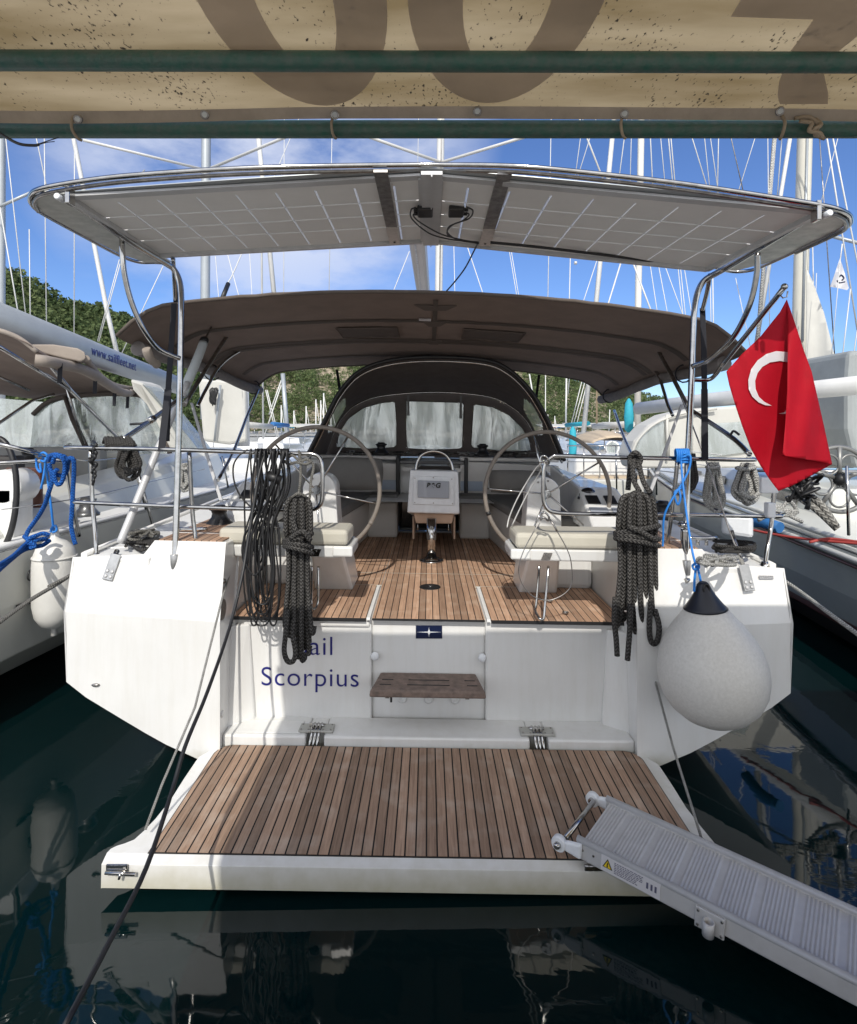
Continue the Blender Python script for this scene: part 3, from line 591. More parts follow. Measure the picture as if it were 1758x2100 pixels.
# fold-down wooden step
m=MB(); m.hexa([(-.36,3.47,.440),(.35,3.47,.440),(.31,3.73,.440),(-.315,3.73,.440),(-.352,3.47,.488),(.342,3.47,.488),(.305,3.73,.488),(-.31,3.73,.488)]); heel(m); ws=obj('wooden_step',m,WOODW,yb,bev=.012)
for y_,segs in ((3.545,((-.30,-.23),(-.13,.13),(.235,.30))),(3.615,((-.29,-.22),(-.125,.13),(.225,.29)))):
    for a,b_ in segs:
        m=MB(); m.tube([(a,y_,.4885),(b_,y_,.4885)],.0035,8); heel(m); obj('drain_slot',m,BLACK,ws)
for a in (-.25,.235):
    m=MB(); m.box((a-.012,3.50,.425),(a+.012,3.73,.455)); heel(m); obj('step_bracket',m,DULL,ws)
m=MB(); m.box((-.232,3.49,.405),(-.22,3.51,.455)); heel(m); obj('step_strap',m,BLACK,ws)
# builder's badge
bd=P(880,1296,3.733); bd.y=3.7335
m=MB(); m.box((bd.x-.085,3.7305,bd.z-.042),(bd.x+.085,3.7345,bd.z+.042)); bdg=obj('builder_badge',m,NAVY,yb)
m=MB()
def star4(c,rx,ry,w_): 
    pts=[];
    for k in range(8):
        a=math.pi/4*k; r_=(rx if k%4==0 else ry) if k%2==0 else w_
        pts.append((c.x+r_*math.cos(a),3.7285,c.z+r_*math.sin(a)))
    m.prism(pts,(0,.0025,0))
star4(bd,.078,.034,.0045); m.prism([(bd.x,3.726,bd.z+.022),(bd.x+.009,3.726,bd.z),(bd.x,3.726,bd.z-.022),(bd.x-.009,3.726,bd.z)],(0,.003,0)); obj('badge_star',m,POLYW,bdg)
# boat name
tl=V(1,0,-.0157).normalized()
for txt,px,py,sz in (('Sail',646,1343,.150),('Scorpius',636,1407,.150)):
    o_=P(px,py,3.697); o_.y=3.697
    mb=text_mb(txt,sz*1.15,o_,tl,(0,0,1),.002,-.0012,spacing=1.07); obj('name_lettering',mb,BLUEL,yb)
# small builder sticker on right quarter
c=PX(1572,1184,0) if False else P(1572,1184,3.455); m=MB(); m.obox(c,(1,0,-.02),(0,.27,.96),(0,-.96,.27),.085,.02,.002); obj('small_sticker',m,mat('sticker_grey',(.35,.35,.36),.5,noise_amt=.6,noise_scale=160),yb)
# hull through-fitting
c=P(196,1405,3.395); m=MB(); m.sphere(c,.016,10,6,(1.6,.6,.6)); obj('through_hull_fitting',m,DULL,yb)
# ---- cockpit
m=MB(); m.add([(-1.26,3.668,Z0+.012),(-.385,3.668,Z0+.012),(-.385,4.30,Z0+.012),(-1.26,4.30,Z0+.012)],[(0,1,2,3)])
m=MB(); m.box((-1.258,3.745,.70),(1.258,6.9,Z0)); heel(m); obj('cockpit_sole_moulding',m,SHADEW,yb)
m=MB(); m.box((-.36,3.69,Z0+.001),(.36,6.75,Z0+.008)); m.box((-1.24,4.44,Z0+.001),(-.366,6.5,Z0+.008)); m.box((.366,4.44,Z0+.001),(1.24,6.5,Z0+.008)); heel(m); obj('teak_sole',m,TEAKS,yb)
for sg in (-1,1):
    a,b_=sorted((sg*.40,sg*1.245)); m=MB(); m.box((a,3.665,Z0+.002),(b_,4.43,Z0+.018)); heel(m); obj('teak_hatch_panel',m,TEAKS,yb)
    m=MB(); m.box((a-.003,3.658,Z0-.006),(b_+.003,3.664,Z0+.015)); heel(m); obj('teak_edge_trim',m,BLACK,yb)
    m=MB(); m.box((sg*.382-.012,3.66,Z0+.001),(sg*.382+.012,4.43,Z0+.019)); heel(m); obj('gutter_trim',m,WHITE2,yb,bev=.003)
m=MB(); m.box((-.36,3.684,Z0-.006),(.36,3.689,Z0+.007)); heel(m); obj('teak_edge_trim',m,BLACK,yb)
m=MB(); m.box((-1.2,4.84,Z0+.0085),(1.2,4.846,Z0+.0095)); m.box((-1.25,4.432,Z0+.0085),(-.36,4.437,Z0+.0185)); m.box((.36,4.432,Z0+.0085),(1.25,4.437,Z0+.0185)); heel(m); obj('sole_joint',m,CUSH,yb)
m=MB(); c=PZ(882,1204,Z0+.008); m.lathe([(.082,0),(.080,.004),(.03,.005)],c,(0,0,1),30); cp=obj('floor_cap',m,BLACK,yb); m=MB(); m.lathe([(.014,0),(.012,.003)],c+V(0,0,.0045),(0,0,1),14); obj('cap_screw',m,CHROME,cp)
for px,py in ((737,1234),(704,1244),(1128,1232),(1160,1256)):
    m=MB(); m.lathe([(.022,0),(.020,.004),(.008,.005)],PZ(px,py,Z0+.018),(0,0,1),16); obj('lift_ring',m,CHROME,yb)
# benches, bulkhead, companionway
for sg in (-1,1):
    X=lambda x:sg*x
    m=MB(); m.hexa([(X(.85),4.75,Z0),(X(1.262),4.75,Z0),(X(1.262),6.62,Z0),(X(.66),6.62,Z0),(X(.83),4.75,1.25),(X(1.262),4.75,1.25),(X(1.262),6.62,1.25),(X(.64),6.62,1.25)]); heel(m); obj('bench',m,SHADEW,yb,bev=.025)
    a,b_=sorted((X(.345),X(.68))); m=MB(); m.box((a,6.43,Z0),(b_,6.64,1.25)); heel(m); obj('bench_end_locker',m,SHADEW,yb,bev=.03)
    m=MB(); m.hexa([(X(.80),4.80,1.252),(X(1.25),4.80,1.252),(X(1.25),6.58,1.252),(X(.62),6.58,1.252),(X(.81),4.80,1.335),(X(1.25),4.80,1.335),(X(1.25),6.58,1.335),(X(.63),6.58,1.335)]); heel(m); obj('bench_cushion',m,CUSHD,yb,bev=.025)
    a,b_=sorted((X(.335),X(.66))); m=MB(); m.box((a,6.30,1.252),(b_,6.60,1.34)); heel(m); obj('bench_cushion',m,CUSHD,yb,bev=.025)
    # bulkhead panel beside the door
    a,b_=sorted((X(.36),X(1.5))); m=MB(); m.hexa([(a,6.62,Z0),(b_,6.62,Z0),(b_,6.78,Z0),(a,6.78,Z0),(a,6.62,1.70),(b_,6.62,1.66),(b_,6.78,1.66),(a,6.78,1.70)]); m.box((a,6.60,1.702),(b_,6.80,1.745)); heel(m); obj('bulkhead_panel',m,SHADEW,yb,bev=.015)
    m=MB(); m.box(tuple(min(p) for p in zip((X(.365),6.612,1.36),(X(.62),6.619,1.47))),tuple(max(p) for p in zip((X(.365),6.612,1.36),(X(.62),6.619,1.47)))); heel(m); obj('locker_window',m,mat('blue_grey_acrylic',(.35,.42,.52),.2) if sg<0 else bpy.data.materials['blue_grey_acrylic'],yb)
# backrests / pillow
def pillow(m,c,ax,az,w_,h_,t_,n=14):
    c=Vector(c);ax=Vector(ax).normalized();az=Vector(az).normalized();ay=ax.cross(az)
    for s_ in (-1,1):
        def f(u,v):
            a=u*2-1;b__=v*2-1; th=(max(0,(1-abs(a)**3.2))*max(0,(1-abs(b__)**3.2)))**.42
            return c+ax*a*w_/2*(1-.05*b__*b__)+az*b__*h_/2*(1-.07*a*a)+ay*s_*th*t_/2
        m.grid(f,n,n)
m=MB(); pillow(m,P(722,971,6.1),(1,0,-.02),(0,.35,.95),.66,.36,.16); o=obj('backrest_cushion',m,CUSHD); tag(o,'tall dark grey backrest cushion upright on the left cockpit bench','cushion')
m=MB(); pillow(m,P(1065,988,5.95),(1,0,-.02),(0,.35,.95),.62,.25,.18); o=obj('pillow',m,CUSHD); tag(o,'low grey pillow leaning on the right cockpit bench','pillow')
m=MB(); m.box((-.35,6.95,.84),(.44,7.0,1.70)); heel(m); obj('companionway_door',m,GLASSD,yb)
for x0 in (-.36,.42):
    m=MB(); m.box((x0-.012,6.58,.95),(x0+.03,6.9,1.74)); heel(m); obj('companionway_post',m,BLACK,yb,bev=.01)
m=MB(); m.box((-.33,6.6,1.66),(.41,7.2,1.70)); heel(m); obj('sliding_hatch',m,mat('smoked_hatch',(.10,.10,.10),.25),yb,bev=.01)
m=MB(); m.box((-.30,6.59,1.575),(.38,6.61,1.62)); heel(m); obj('washboard',m,SHADEW,yb,bev=.005)
# cabin roof
m=MB(); m.hexa([(-1.5,6.8,1.2),(1.5,6.8,1.2),(1.1,12.5,1.3),(-1.1,12.5,1.3),(-1.35,6.8,1.70),(1.35,6.8,1.70),(.8,12.3,1.62),(-.8,12.3,1.62)]); heel(m); obj('coachroof',m,WHITE,yb,bev=.06)
m=MB(); m.add([(-2.18,8,1.33),(2.18,8,1.33),(1.75,12,1.42),(.95,15,1.52),(.1,17.1,1.6),(-.1,17.1,1.6),(-.95,15,1.52),(-1.75,12,1.42)],[(0,1,2,3,4,5,6,7)]); m.add([(-2.2,6,1.30),(2.2,6,1.3),(2.18,8,1.33),(-2.18,8,1.33)],[(0,1,2,3)]); heel(m,.0155); obj('foredeck',m,WHITE2,yb)
# binnacle table
def bn(px,py,d): return P(px,py,d)
m=MB(); m.add([bn(835,1051,5.40),bn(943,1054,5.40),bn(940,967,5.46),bn(841,964,5.46),bn(842,1055,5.70),bn(938,1056,5.70),bn(936,962,5.60),bn(845,961,5.60)],[(0,1,2,3),(7,6,5,4),(0,3,7,4),(1,5,6,2),(3,2,6,7),(0,4,5,1)])
tb=obj('binnacle_table',m,POLYW,yb,bev=.012)
a0,a1,a2,a3=[bn(*q_) for q_ in ((847,1034,5.404),(932,1036,5.404),(931,978,5.447),(848,976,5.447))]
m=MB(); m.prism([a0,a1,a2,a3],V(0,-.010,0)); obj('instrument_frame',m,POLYW,tb,bev=.004)
m=MB(); m.prism([bn(857,1020,5.39),bn(921,1022,5.39),bn(921,987,5.415),bn(857,985,5.415)],V(0,-.010,0)); sc=obj('instrument_cover',m,SCREEN,tb,bev=.003)
nn=(a3-a0).normalized(); mb=text_mb('B&G',.062,bn(889,1000,5.385),(1,0,-.02),nn,.002,.003,shear=.18,spacing=1.15); obj('cover_lettering',mb,BLACK,sc)
for q_ in ((851,1030),(928,1032),(851,981),(927,983),(889,980),(889,1031)):
    m=MB(); c=bn(q_[0],q_[1],5.41-(q_[1]-980)*-.0) ; c.y=5.392+(1030-q_[1])*.0008; m.lathe([(.006,0),(.005,.004)],c,(0,-1,0),8); obj('screw',m,DULL,tb)
m=MB(); m.hexa([bn(853,1073,5.48),bn(927,1074,5.48),bn(927,1074,5.66),bn(853,1073,5.66),bn(848,1052,5.47),bn(932,1054,5.47),bn(932,1054,5.68),bn(848,1052,5.68)]); obj('table_underbox',m,BEIGET,tb,bev=.01)
for px in (846,930):
    m=MB(); a=bn(px,1060,5.72); m.prism([a,a+V(0,.75,0),a+V(0,.75,-.24),a+V(0,0,-.22)],(.02,0,0)); obj('folded_table_leaf',m,BEIGET,tb,bev=.004)
for px in (857,920):
    m=MB(); m.tube([bn(px,1072,5.47),bn(px,1090,5.46)],.004,6); obj('leaf_stay',m,CHROME,tb)
m=MB(); c=PZ(885,1150,Z0+.008); m.lathe([(.046,.0),(.046,.37)],c+V(0,0,.02),(0,0,1),28); m.lathe([(.115,0),(.11,.012),(.06,.03)],c,(0,0,1),28); obj('table_pillar',m,CHROME,tb)
m=MB(); m.tube([bn(853,966,5.5),bn(857,946,5.5),bn(868,931,5.5),bn(889,925,5.5),bn(911,931,5.5),bn(924,947,5.5),bn(929,967,5.5)],.014,12,smooth=6); obj('grab_rail',m,CHROME,tb)
m=MB(); m.hexa([bn(848,965,5.5),bn(936,967,5.5),bn(934,967,6.2),bn(850,965,6.2),bn(862,955,5.62),bn(920,956,5.62),bn(915,953,6.1),bn(866,952,6.1)]); obj('compass_cover',m,mat('smoked_cover',(.06,.055,.05),.3),tb,bev=.01)
# helm wheels and pedestals
def helm(px,py,d,sg):
    c=P(px,py,d); nv=V(0,-1,.10).normalized(); e1=V(1,0,0); e2=nv.cross(e1)*-1
    if e2.z<0: e2=-e2
    r_=.486
    m=MB(); m.hexa([(c.x-.17,c.y+.16,Z0),(c.x+.17,c.y+.16,Z0),(c.x+.17,c.y+.42,Z0),(c.x-.17,c.y+.42,Z0),(c.x-.13,c.y+.13,c.z-.02),(c.x+.13,c.y+.13,c.z-.02),(c.x+.13,c.y+.36,c.z-.02),(c.x-.13,c.y+.36,c.z-.02)])
    m.lathe([(.13,0),(.13,.23)],(c.x,c.y+.13,c.z-.01),(0,1,0),28); pd=obj('helm_pedestal',m,WHITE,yb,bev=.012)
    m=MB(); m.sphere((c.x-.05,c.y+.12,c.z+.08),.008,8,6); m.sphere((c.x+.03,c.y+.12,c.z+.09),.008,8,6); obj('pedestal_bolt',m,DULL,pd)
    m=MB(); m.lathe([(.035,.0),(.042,.03),(.03,.05),(.02,.17)],c-nv*.02,-nv,20); wh=obj('steering_wheel',m,CHROME,yb)
    m=MB(); m.tube([c+(e1*math.cos(a)+e2*math.sin(a))*r_ for a in np.linspace(0,2*math.pi,73)[:-1]],.0165,12,closed=True); obj('wheel_rim',m,LEATHER,wh)
    a0=R(198) if sg>0 else R(-30)
    m=MB(); m.tube([c+(e1*math.cos(a)+e2*math.sin(a))*r_ for a in (a0-.03,a0,a0+.03)],.0178,12); obj('rim_tape',m,BLACK if sg>0 else LEATHER,wh)
    for k in range(5):
        a=(R(175) if sg>0 else R(-12))+2*math.pi*k/5
        m=MB(); m.tube([c+(e1*math.cos(a)+e2*math.sin(a))*.03,c+(e1*math.cos(a)+e2*math.sin(a))*(r_-.01)],.007,8); obj('spoke',m,CHROME,wh)
helm(648,1006,4.40,-1); helm(1123,1013,4.50,1)
# helm seats
def seat(x0,x1,sg,grow=0):
    d0=3.68
    m=MB(); m.box((x0,d0,1.305),(x1,3.99,1.408)); heel(m); cu=obj('seat_cushion',m,CUSH); cu.name='helm_seat_cushion'
    cu.modifiers.new('bevel','BEVEL').width=.028; cu.modifiers[-1].segments=3
    tag(cu,('cream cushion on the left helm seat behind the coiled cables' if sg<0 else 'cream cushion on the right helm seat in front of the right wheel'),'cushion','cream cushions on the helm seats')
    m=MB(); ii=x1 if sg<0 else x0
    m.hexa([(x0+.03,3.70,1.225),(x1-.03,3.70,1.225),(x1-.03,4.05,1.225),(x0+.03,4.05,1.225),(x0-.01,3.69,1.303),(x1+.01,3.69,1.303),(x1+.01,4.05,1.303),(x0-.01,4.05,1.303)]); m.box((ii-.10,3.684,1.235),(ii+.03 if sg<0 else ii+.10,3.99,1.303)) if sg<0 else m.box((ii-.03,3.684,1.235),(ii+.10,3.99,1.303))
    heel(m); sb=obj('helm_seat',m,WHITE,yb,bev=.012)
    mid=(-.72 if sg<0 else .80); m=MB(); m.hexa([(mid-.13,4.30,Z0+.01),(mid+.16,4.30,Z0+.01),(mid+.16,4.62,Z0+.01),(mid-.13,4.62,Z0+.01),(mid-.10,4.0,1.225),(mid+.12,4.0,1.225),(mid+.12,4.5,1.225),(mid-.10,4.5,1.225)]); heel(m); obj('seat_base',m,WHITE,sb,bev=.02)
    # white side locker moulding under the outboard end
    xo=sorted((sg*.95,sg*1.26)); m=MB(); m.box((xo[0],4.42,Z0+.01),(xo[1],4.80,1.16)); heel(m); obj('side_locker',m,WHITE,sb,bev=.04)
    for fx in ((x0+.20,x0+.62) if sg<0 else (x0+.20,)):
        m=MB(); m.obox((fx,3.688,1.26),(1,0,0),(0,1,0),(.4,0,1),.055,.006,.05); m.lathe([(.008,0),(.007,.01)],(fx,3.684,1.27),(0,-1,0),10); heel(m); obj('seat_catch',m,CHROME,sb)
    if sg>0: pts=[P(1106,1161,3.72),P(1104,1190,3.72),P(1100,1240,3.70),P(1098,1252,3.69),P(1106,1268,3.60),P(1115,1268,3.60),P(1118,1240,3.62),P(1123,1190,3.66),P(1125,1161,3.70)]
    else: pts=[P(640,1161,3.72),P(640,1200,3.72),P(639,1236,3.72),P(640,1246,3.68),P(647,1248,3.66),P(652,1236,3.66),P(653,1200,3.70),P(653,1161,3.72)]
    m=MB(); m.tube(pts,.0085,10,smooth=4); obj('foot_rest',m,CHROME,sb)
seat(-1.34,-.515,-1); seat(.555,1.40,1)
# instrument console right / left
for sg in (1,-1):
    X=lambda x:sg*x
    m=MB(); m.hexa([(X(1.20),4.2,1.3),(X(1.62),4.2,1.3),(X(1.62),5.1,1.3),(X(1.20),5.1,1.3),(X(1.20),4.22,1.355),(X(1.58),4.22,1.355),(X(1.55),4.75,1.60),(X(1.24),4.75,1.60)]); m.hexa([(X(1.24),4.75,1.3),(X(1.55),4.75,1.3),(X(1.5),5.9,1.3),(X(1.24),5.9,1.3),(X(1.24),4.752,1.60),(X(1.55),4.752,1.60),(X(1.5),5.9,1.62),(X(1.24),5.9,1.72)]); heel(m); cs=obj('helm_console',m,WHITE,yb,bev=.02)
    if sg>0:
        m=MB(); c=P(1206,1018,4.72); m.sphere(c+V(0,0,.0),.075,20,12,(1,.8,1)); m.lathe([(.085,0),(.08,.02)],c-V(0,0,.02),(0,0,1),24); obj('compass',m,mat('compass_black',(.01,.01,.012),.12,coat=1),cs)
    nrm=V(0,-.42,.9).normalized(); e2=V(0,.9,.42).normalized()
    for (u,v,w_,h_,mt) in ((1.30,.30,.10,.12,SCREEN if False else GLASSD),(1.44,.30,.085,.12,BLACK),(1.31,.12,.14,.12,SCREEN),(1.46,.12,.10,.12,SCREEN)):
        c=V(X(u),4.22,1.355)+V(0,.53,.245)*(v+.1)/.6*1.0; m=MB(); m.obox(c+nrm*.004-V(0,0,0),(1,0,0),e2,nrm,w_,h_,.012); heel(m); obj('instrument',m,mt,cs,bev=.003)
m=MB(); c=P(450,1078,4.20)
def winch(name,c,s=1,mt=BLACK,par=yb):
    m=MB(); m.lathe([(.105*s,0),(.105*s,.02*s),(.09*s,.035*s),(.062*s,.07*s),(.055*s,.10*s),(.065*s,.125*s),(.078*s,.13*s),(.078*s,.145*s),(.05*s,.15*s),(.045*s,.165*s),(.02*s,.167*s)],c,(0,0,1),28); return obj(name,m,mt,par)
winch('winch',P(450,1078,4.20),.9); winch('winch',P(782,932,6.70)-V(0,0,.0),.85); winch('winch',P(990,935,6.70),.85)
winch('winch',P(1402,1085,4.3)+V(.05,.5,0),.9)
# ---- rails, arch, solar roof, bimini, sprayhood of the main yacht
def T(name,pts,r,mt=CHROME,par=yb,n=10,smooth=6,closed=False,flat=1.0,rf=None):
    m=MB(); m.tube([P(*q_) if not isinstance(q_,Vector) else q_ for q_ in pts],r,n,smooth=smooth,closed=closed,flat=flat,rf=rf); return obj(name,m,mt,par)
# pushpit left
T('pushpit_rail',[(143,912,4.05),(139,916,3.75),(150,918,3.66),(310,921,3.60),(470,926,3.58),(600,930,3.57),(640,931,3.57),(656,940,3.57),(661,965,3.57),(661,1015,3.57),(656,1036,3.57),(640,1045,3.58),(600,1046,3.58),(400,1040,3.60),(175,1031,3.66),(160,1028,3.72),(158,1026,4.0)],.0135,smooth=5)
T('pushpit_post',[(185,919,3.66),(190,1031,3.66),(196,1100,3.62),(197,1150,3.60)],.0135)
T('pushpit_post',[(388,925,3.62),(394,1040,3.63),(402,1110,3.62),(408,1145,3.56),(413,1160,3.54)],.0135)
m=MB(); m.lathe([(.042,0),(.038,.010),(.02,.016)],P(412,1161,3.535),(0,-.35,.94),22); obj('post_base',m,CHROME,yb)
for a,b_,d in ((197,1150,3.60),):
    m=MB(); m.lathe([(.030,0),(.028,.012),(.018,.05)],P(a,b_,d),(0,0,1),16); obj('post_base',m,CHROME,yb)
# pushpit right
T('pushpit_rail',[(1535,938,4.05),(1545,941,3.75),(1535,943,3.68),(1400,941,3.64),(1250,938,3.62),(1150,935,3.60),(1133,937,3.60),(1119,950,3.60),(1115,975,3.60),(1115,1022,3.60),(1122,1042,3.60),(1140,1051,3.60),(1200,1054,3.62),(1400,1056,3.66),(1580,1059,3.68),(1603,1057,3.72),(1607,1052,3.9),(1585,1046,4.3)],.0135,smooth=5)
T('pushpit_post',[(1390,945,3.64),(1383,1010,3.66),(1374,1080,3.68),(1366,1137,3.70)],.0135)
T('pushpit_post',[(1589,1000,3.66),(1583,1070,3.66),(1575,1120,3.60),(1569,1166,3.56)],.0135)
m=MB(); m.lathe([(.030,0),(.028,.012),(.018,.05)],P(1569,1168,3.555),(0,0,1),16); obj('post_base',m,CHROME,yb)
m=MB(); c=P(1579,1046,3.655); m.obox(c,(1,0,0),(0,1,0),(0,0,1),.052,.05,.095); obj('rail_clamp',m,POLYW,yb,bev=.008)
m=MB(); c=P(1577,995,3.655); m.obox(c,(1,0,0),(0,1,0),(0,0,1),.11,.03,.10); obj('horseshoe_bracket',m,POLYW,yb,bev=.006)
# rod holder/ socket right
T('antenna_socket',[(1407,1172,3.53),(1404,1120,3.53),(1404,1084,3.53)],.022,n=16)
m=MB(); m.sphere(P(1402,1076,3.52),.036,16,8,(1,1,.55)); obj('socket_cap',m,CHROME,yb)
T('socket_bracket',[(1392,1166,3.51),(1402,1174,3.50),(1415,1185,3.50),(1405,1192,3.47)],.016)
# arch (solar roof legs)
def fm(px,py,z=None): return P(px,py,z)
T('arch_leg',[(358,1160,3.50),(361,1090,3.53),(366,920,3.58),(369,800,3.60),(371,700,3.62),(372,625,3.64),(369,580,3.66),(357,553,3.65),(340,540,3.60),(273,500,3.35),(200,449,3.03),(141,408,2.80)],.019,smooth=6,n=12)
T('arch_leg',[(1408,1160,3.52),(1409,1012,3.58),(1411,936,3.62),(1417,822,3.64),(1421,700,3.66),(1424,640,3.66),(1431,600,3.66),(1445,575,3.64),(1470,560,3.58),(1500,543,3.47),(1600,482,2.98),(1685,431,2.66)],.019,smooth=6,n=12)
T('arch_brace',[(250,488,3.30),(251,520,3.30),(256,565,3.32),(270,620,3.36),(293,672,3.42),(322,712,3.5),(350,728,3.56),(369,735,3.60)],.0155,smooth=6,n=12)
T('arch_brace',[(1554,518,3.15),(1552,564,3.18),(1538,625,3.24),(1508,686,3.34),(1478,718,3.44),(1450,740,3.54),(1420,751,3.62)],.0155,smooth=6,n=12)
T('arch_strut',[(355,530,3.66),(357,560,3.72),(360,618,3.85)],.014)
T('arch_strut',[(1457,562,3.62),(1450,600,3.70),(1440,639,3.80)],.014)
for px,py,d in ((358,1160,3.50),(1408,1172,3.50)):
    m=MB(); c=P(px,py,d); m.obox(c+V(0,-.0,-.02),(1,0,0),(0,.27,.96),(0,-.96,.27),.055,.115,.008); m.lathe([(.025,-.02),(.025,.07)],c,(0,0,1),14); fo=obj('arch_foot',m,PLATE,yb,bev=.003)
# solar frame: polished side wings + rim
Zs=lambda x:3.125-.034*x-.03*0
def rimz(px): # height of rim by pixel x
    return float(np.interp(px,[60,300,880,1450,1745],[3.17,3.20,3.295,3.13,3.06]))
rimL=[(62,410),(64,399),(75,390),(110,381),(200,367),(291,358),(458,347),(640,341),(880,338),(1060,341),(1240,358),(1400,377),(1600,407),(1700,424),(1735,436),(1745,447),(1742,461),(1715,476),(1640,511),(1575,541),(1545,553),(1510,557),(1478,552),(1462,545)]
rimL2=[(345,540),(320,538),(284,537),(245,523),(165,480),(94,441),(70,424)]
rp_=[PZ(x,y,rimz(x)) for x,y in rimL2+rimL]
m=MB(); m.tube(rp_,.012,10,smooth=5); obj('solar_frame_rim',m,CHROME,yb)
m=MB(); m.tube([p+V(0,.03,-.012) for p in rp_[6:-5]],.010,8,smooth=5); obj('solar_frame_inner_rim',m,DULL,yb)
for poly in ([(66,404),(88,392),(140,398),(150,408),(273,487),(352,538),(300,539),(250,522),(165,479),(94,440),(68,420)],[(1690,428),(1735,440),(1741,458),(1715,474),(1640,509),(1575,539),(1510,555),(1470,552),(1480,546),(1600,478),(1682,434)]):
    m=MB(); up=[PZ(x,y,rimz(x)-.004) for x,y in poly]; m.prism(up,(0,0,.008)); obj('frame_side_plate',m,mat('brushed_plate',(.62,.62,.58),.42,.35,col2=(.40,.41,.38),noise_scale=12) if poly[0][0]<100 else bpy.data.materials['brushed_plate'],yb)
for sg,(ax_,ay_) in ((-1,(143,399)),(1,(1683,429))):
    m=MB(); oz=3.175 if sg<0 else 3.07; A_=PZ(ax_,ay_,oz+.004); B_=V(.0,2.752,3.276); C_=V(.0,2.70,3.288)
    m.grid(lambda u,v:A_.lerp(B_,u)+V(0,-.055*v*math.sin(math.pi*min(1,.12+u*.5)),.006*v),24,1,sm=False); obj('front_fairing',m,mat('fairing_grey',(.34,.36,.37),.35,.5) if sg<0 else bpy.data.materials['fairing_grey'],yb,solid=.004)
# two panels
def panel(name,A,B,C,D):  # near-outer, near-inner, far-inner, far-outer
    f=lambda u,v: A*(1-u)*(1-v)+B*u*(1-v)+C*u*v+D*(1-u)*v
    nz=V(0,0,1)
    m=MB(); uu=[0]+[-.010+i*.1165 for i in range(1,9)]+[1]; vv_=[0,.10,.305,.51,.715,.965,1]; gu=.0026; gv=.0044
    for i in range(len(uu)-1):
        for j in range(len(vv_)-1):
            band=0<j<5
            a=uu[i]+(gu if i>0 and band else 0); b_=uu[i+1]-(gu if i<8 and band else 0)
            c=vv_[j]+(gv if 1<j<5 else 0); d=vv_[j+1]-(gv if 0<j<4 else 0)
            m.add([f(a,c),f(b_,c),f(b_,d),f(a,d)],[(0,1,2,3)])
    pn=obj(name,m,PANEL,yb,solid=.003)
    for (a,b_,w_,h_) in ((f(0,0),f(1,0),.050,.012),(f(0,1),f(1,1),.028,.030),(f(0,0),f(0,1),.028,.030),(f(1,0),f(1,1),.02,.022)):
        d_=(b_-a); s_=Vector((0,0,1)).cross(d_).normalized(); m=MB(); m.obox((a+b_)/2+V(0,0,-h_*.3),d_,s_,V(0,0,1),d_.length,w_,h_); obj('panel_edge_frame',m,ALU,pn)
    for j in range(1,5):
        v=.10+j*.205 if j<4 else .93
        if j==4: continue
        a,b_=f(.02,v),f(.985,v); d_=b_-a; m=MB(); m.obox((a+b_)/2-V(0,0,.0),d_,Vector((0,0,1)).cross(d_),V(0,0,1),d_.length,.0100,.001); obj('cell_gap_line',m,CELLLINE,pn)
    for i in range(1,9):
        u=-.010+i*.1165
        a,b_=f(u,.10),f(u,.965); d_=b_-a; m=MB(); m.obox((a+b_)/2-V(0,0,.0),d_,Vector((0,0,1)).cross(d_),V(0,0,1),d_.length,.0062,.001); obj('cell_gap_line',m,CELLLINE,pn)
    return pn
NI=V(.0,2.755,3.268);FI=V(.0,3.72,3.28)
panel('solar_panel',PZ(146,403,3.175),NI+V(-.04,0,0),FI+V(-.04,0,0),PZ(325,521,3.165))
panel('solar_panel',PZ(1678,433,3.07),NI+V(.06,0,-.004),FI+V(.06,0,-.004),PZ(1450,549,3.06))
m=MB(); m.box((-.035,2.69,3.245),(.065,3.73,3.262)); m.box((.012,2.69,3.236),(.018,3.73,3.2455)); obj('centre_beam',m,ALU,yb)
for a,b_,c_,d_ in (((766,353),(795,353),(821,501),(800,501)),((1021,357),(1050,359),(1006,504),(982,504))):
    z=3.240 if a[0]<800 else 3.222; q4=[PZ(*a,z),PZ(*b_,z),PZ(*c_,z),PZ(*d_,z)]; f=lambda v:[q4[0].lerp(q4[3],v),q4[1].lerp(q4[2],v)]
    m=MB(); l=f(0);r_=f(.70); m.prism([l[0],l[1],r_[1],r_[0]],(0,0,.012)); cb=obj('mounting_channel',m,DULL,yb)
    m=MB(); l=f(.70);r_=f(1); m.prism([l[0]-V(0,0,.002),l[1]-V(0,0,.002),r_[1]-V(0,0,.002),r_[0]-V(0,0,.002)],(0,0,.012)); mc=obj('channel_end',m,mat('pale_steel',(.62,.57,.52),.35,.4,noise_amt=.2,noise_scale=40) if a[0]<800 else bpy.data.materials['pale_steel'],cb)
    c=(f(.95)[0]+f(.95)[1])/2; m=MB(); m.lathe([(.007,0),(.007,.004)],c-V(0,0,.003),(0,0,-1),10); obj('bolt_hole',m,BLACK,mc)
for px in (872,936):
    c=PZ(px,428,3.262); m=MB(); m.box((c.x-.042,c.y-.06,c.z-.03),(c.x+.042,c.y+.06,c.z)); jb=obj('junction_box',m,BLACK,yb,bev=.008)
    s_=-1 if px<900 else 1
    for dy in (-.03,.03):
        m=MB(); m.tube([c+V(s_*.04,dy,-.015),c+V(s_*.062,dy,-.015)],.011,10); obj('cable_gland',m,BLACK,jb)
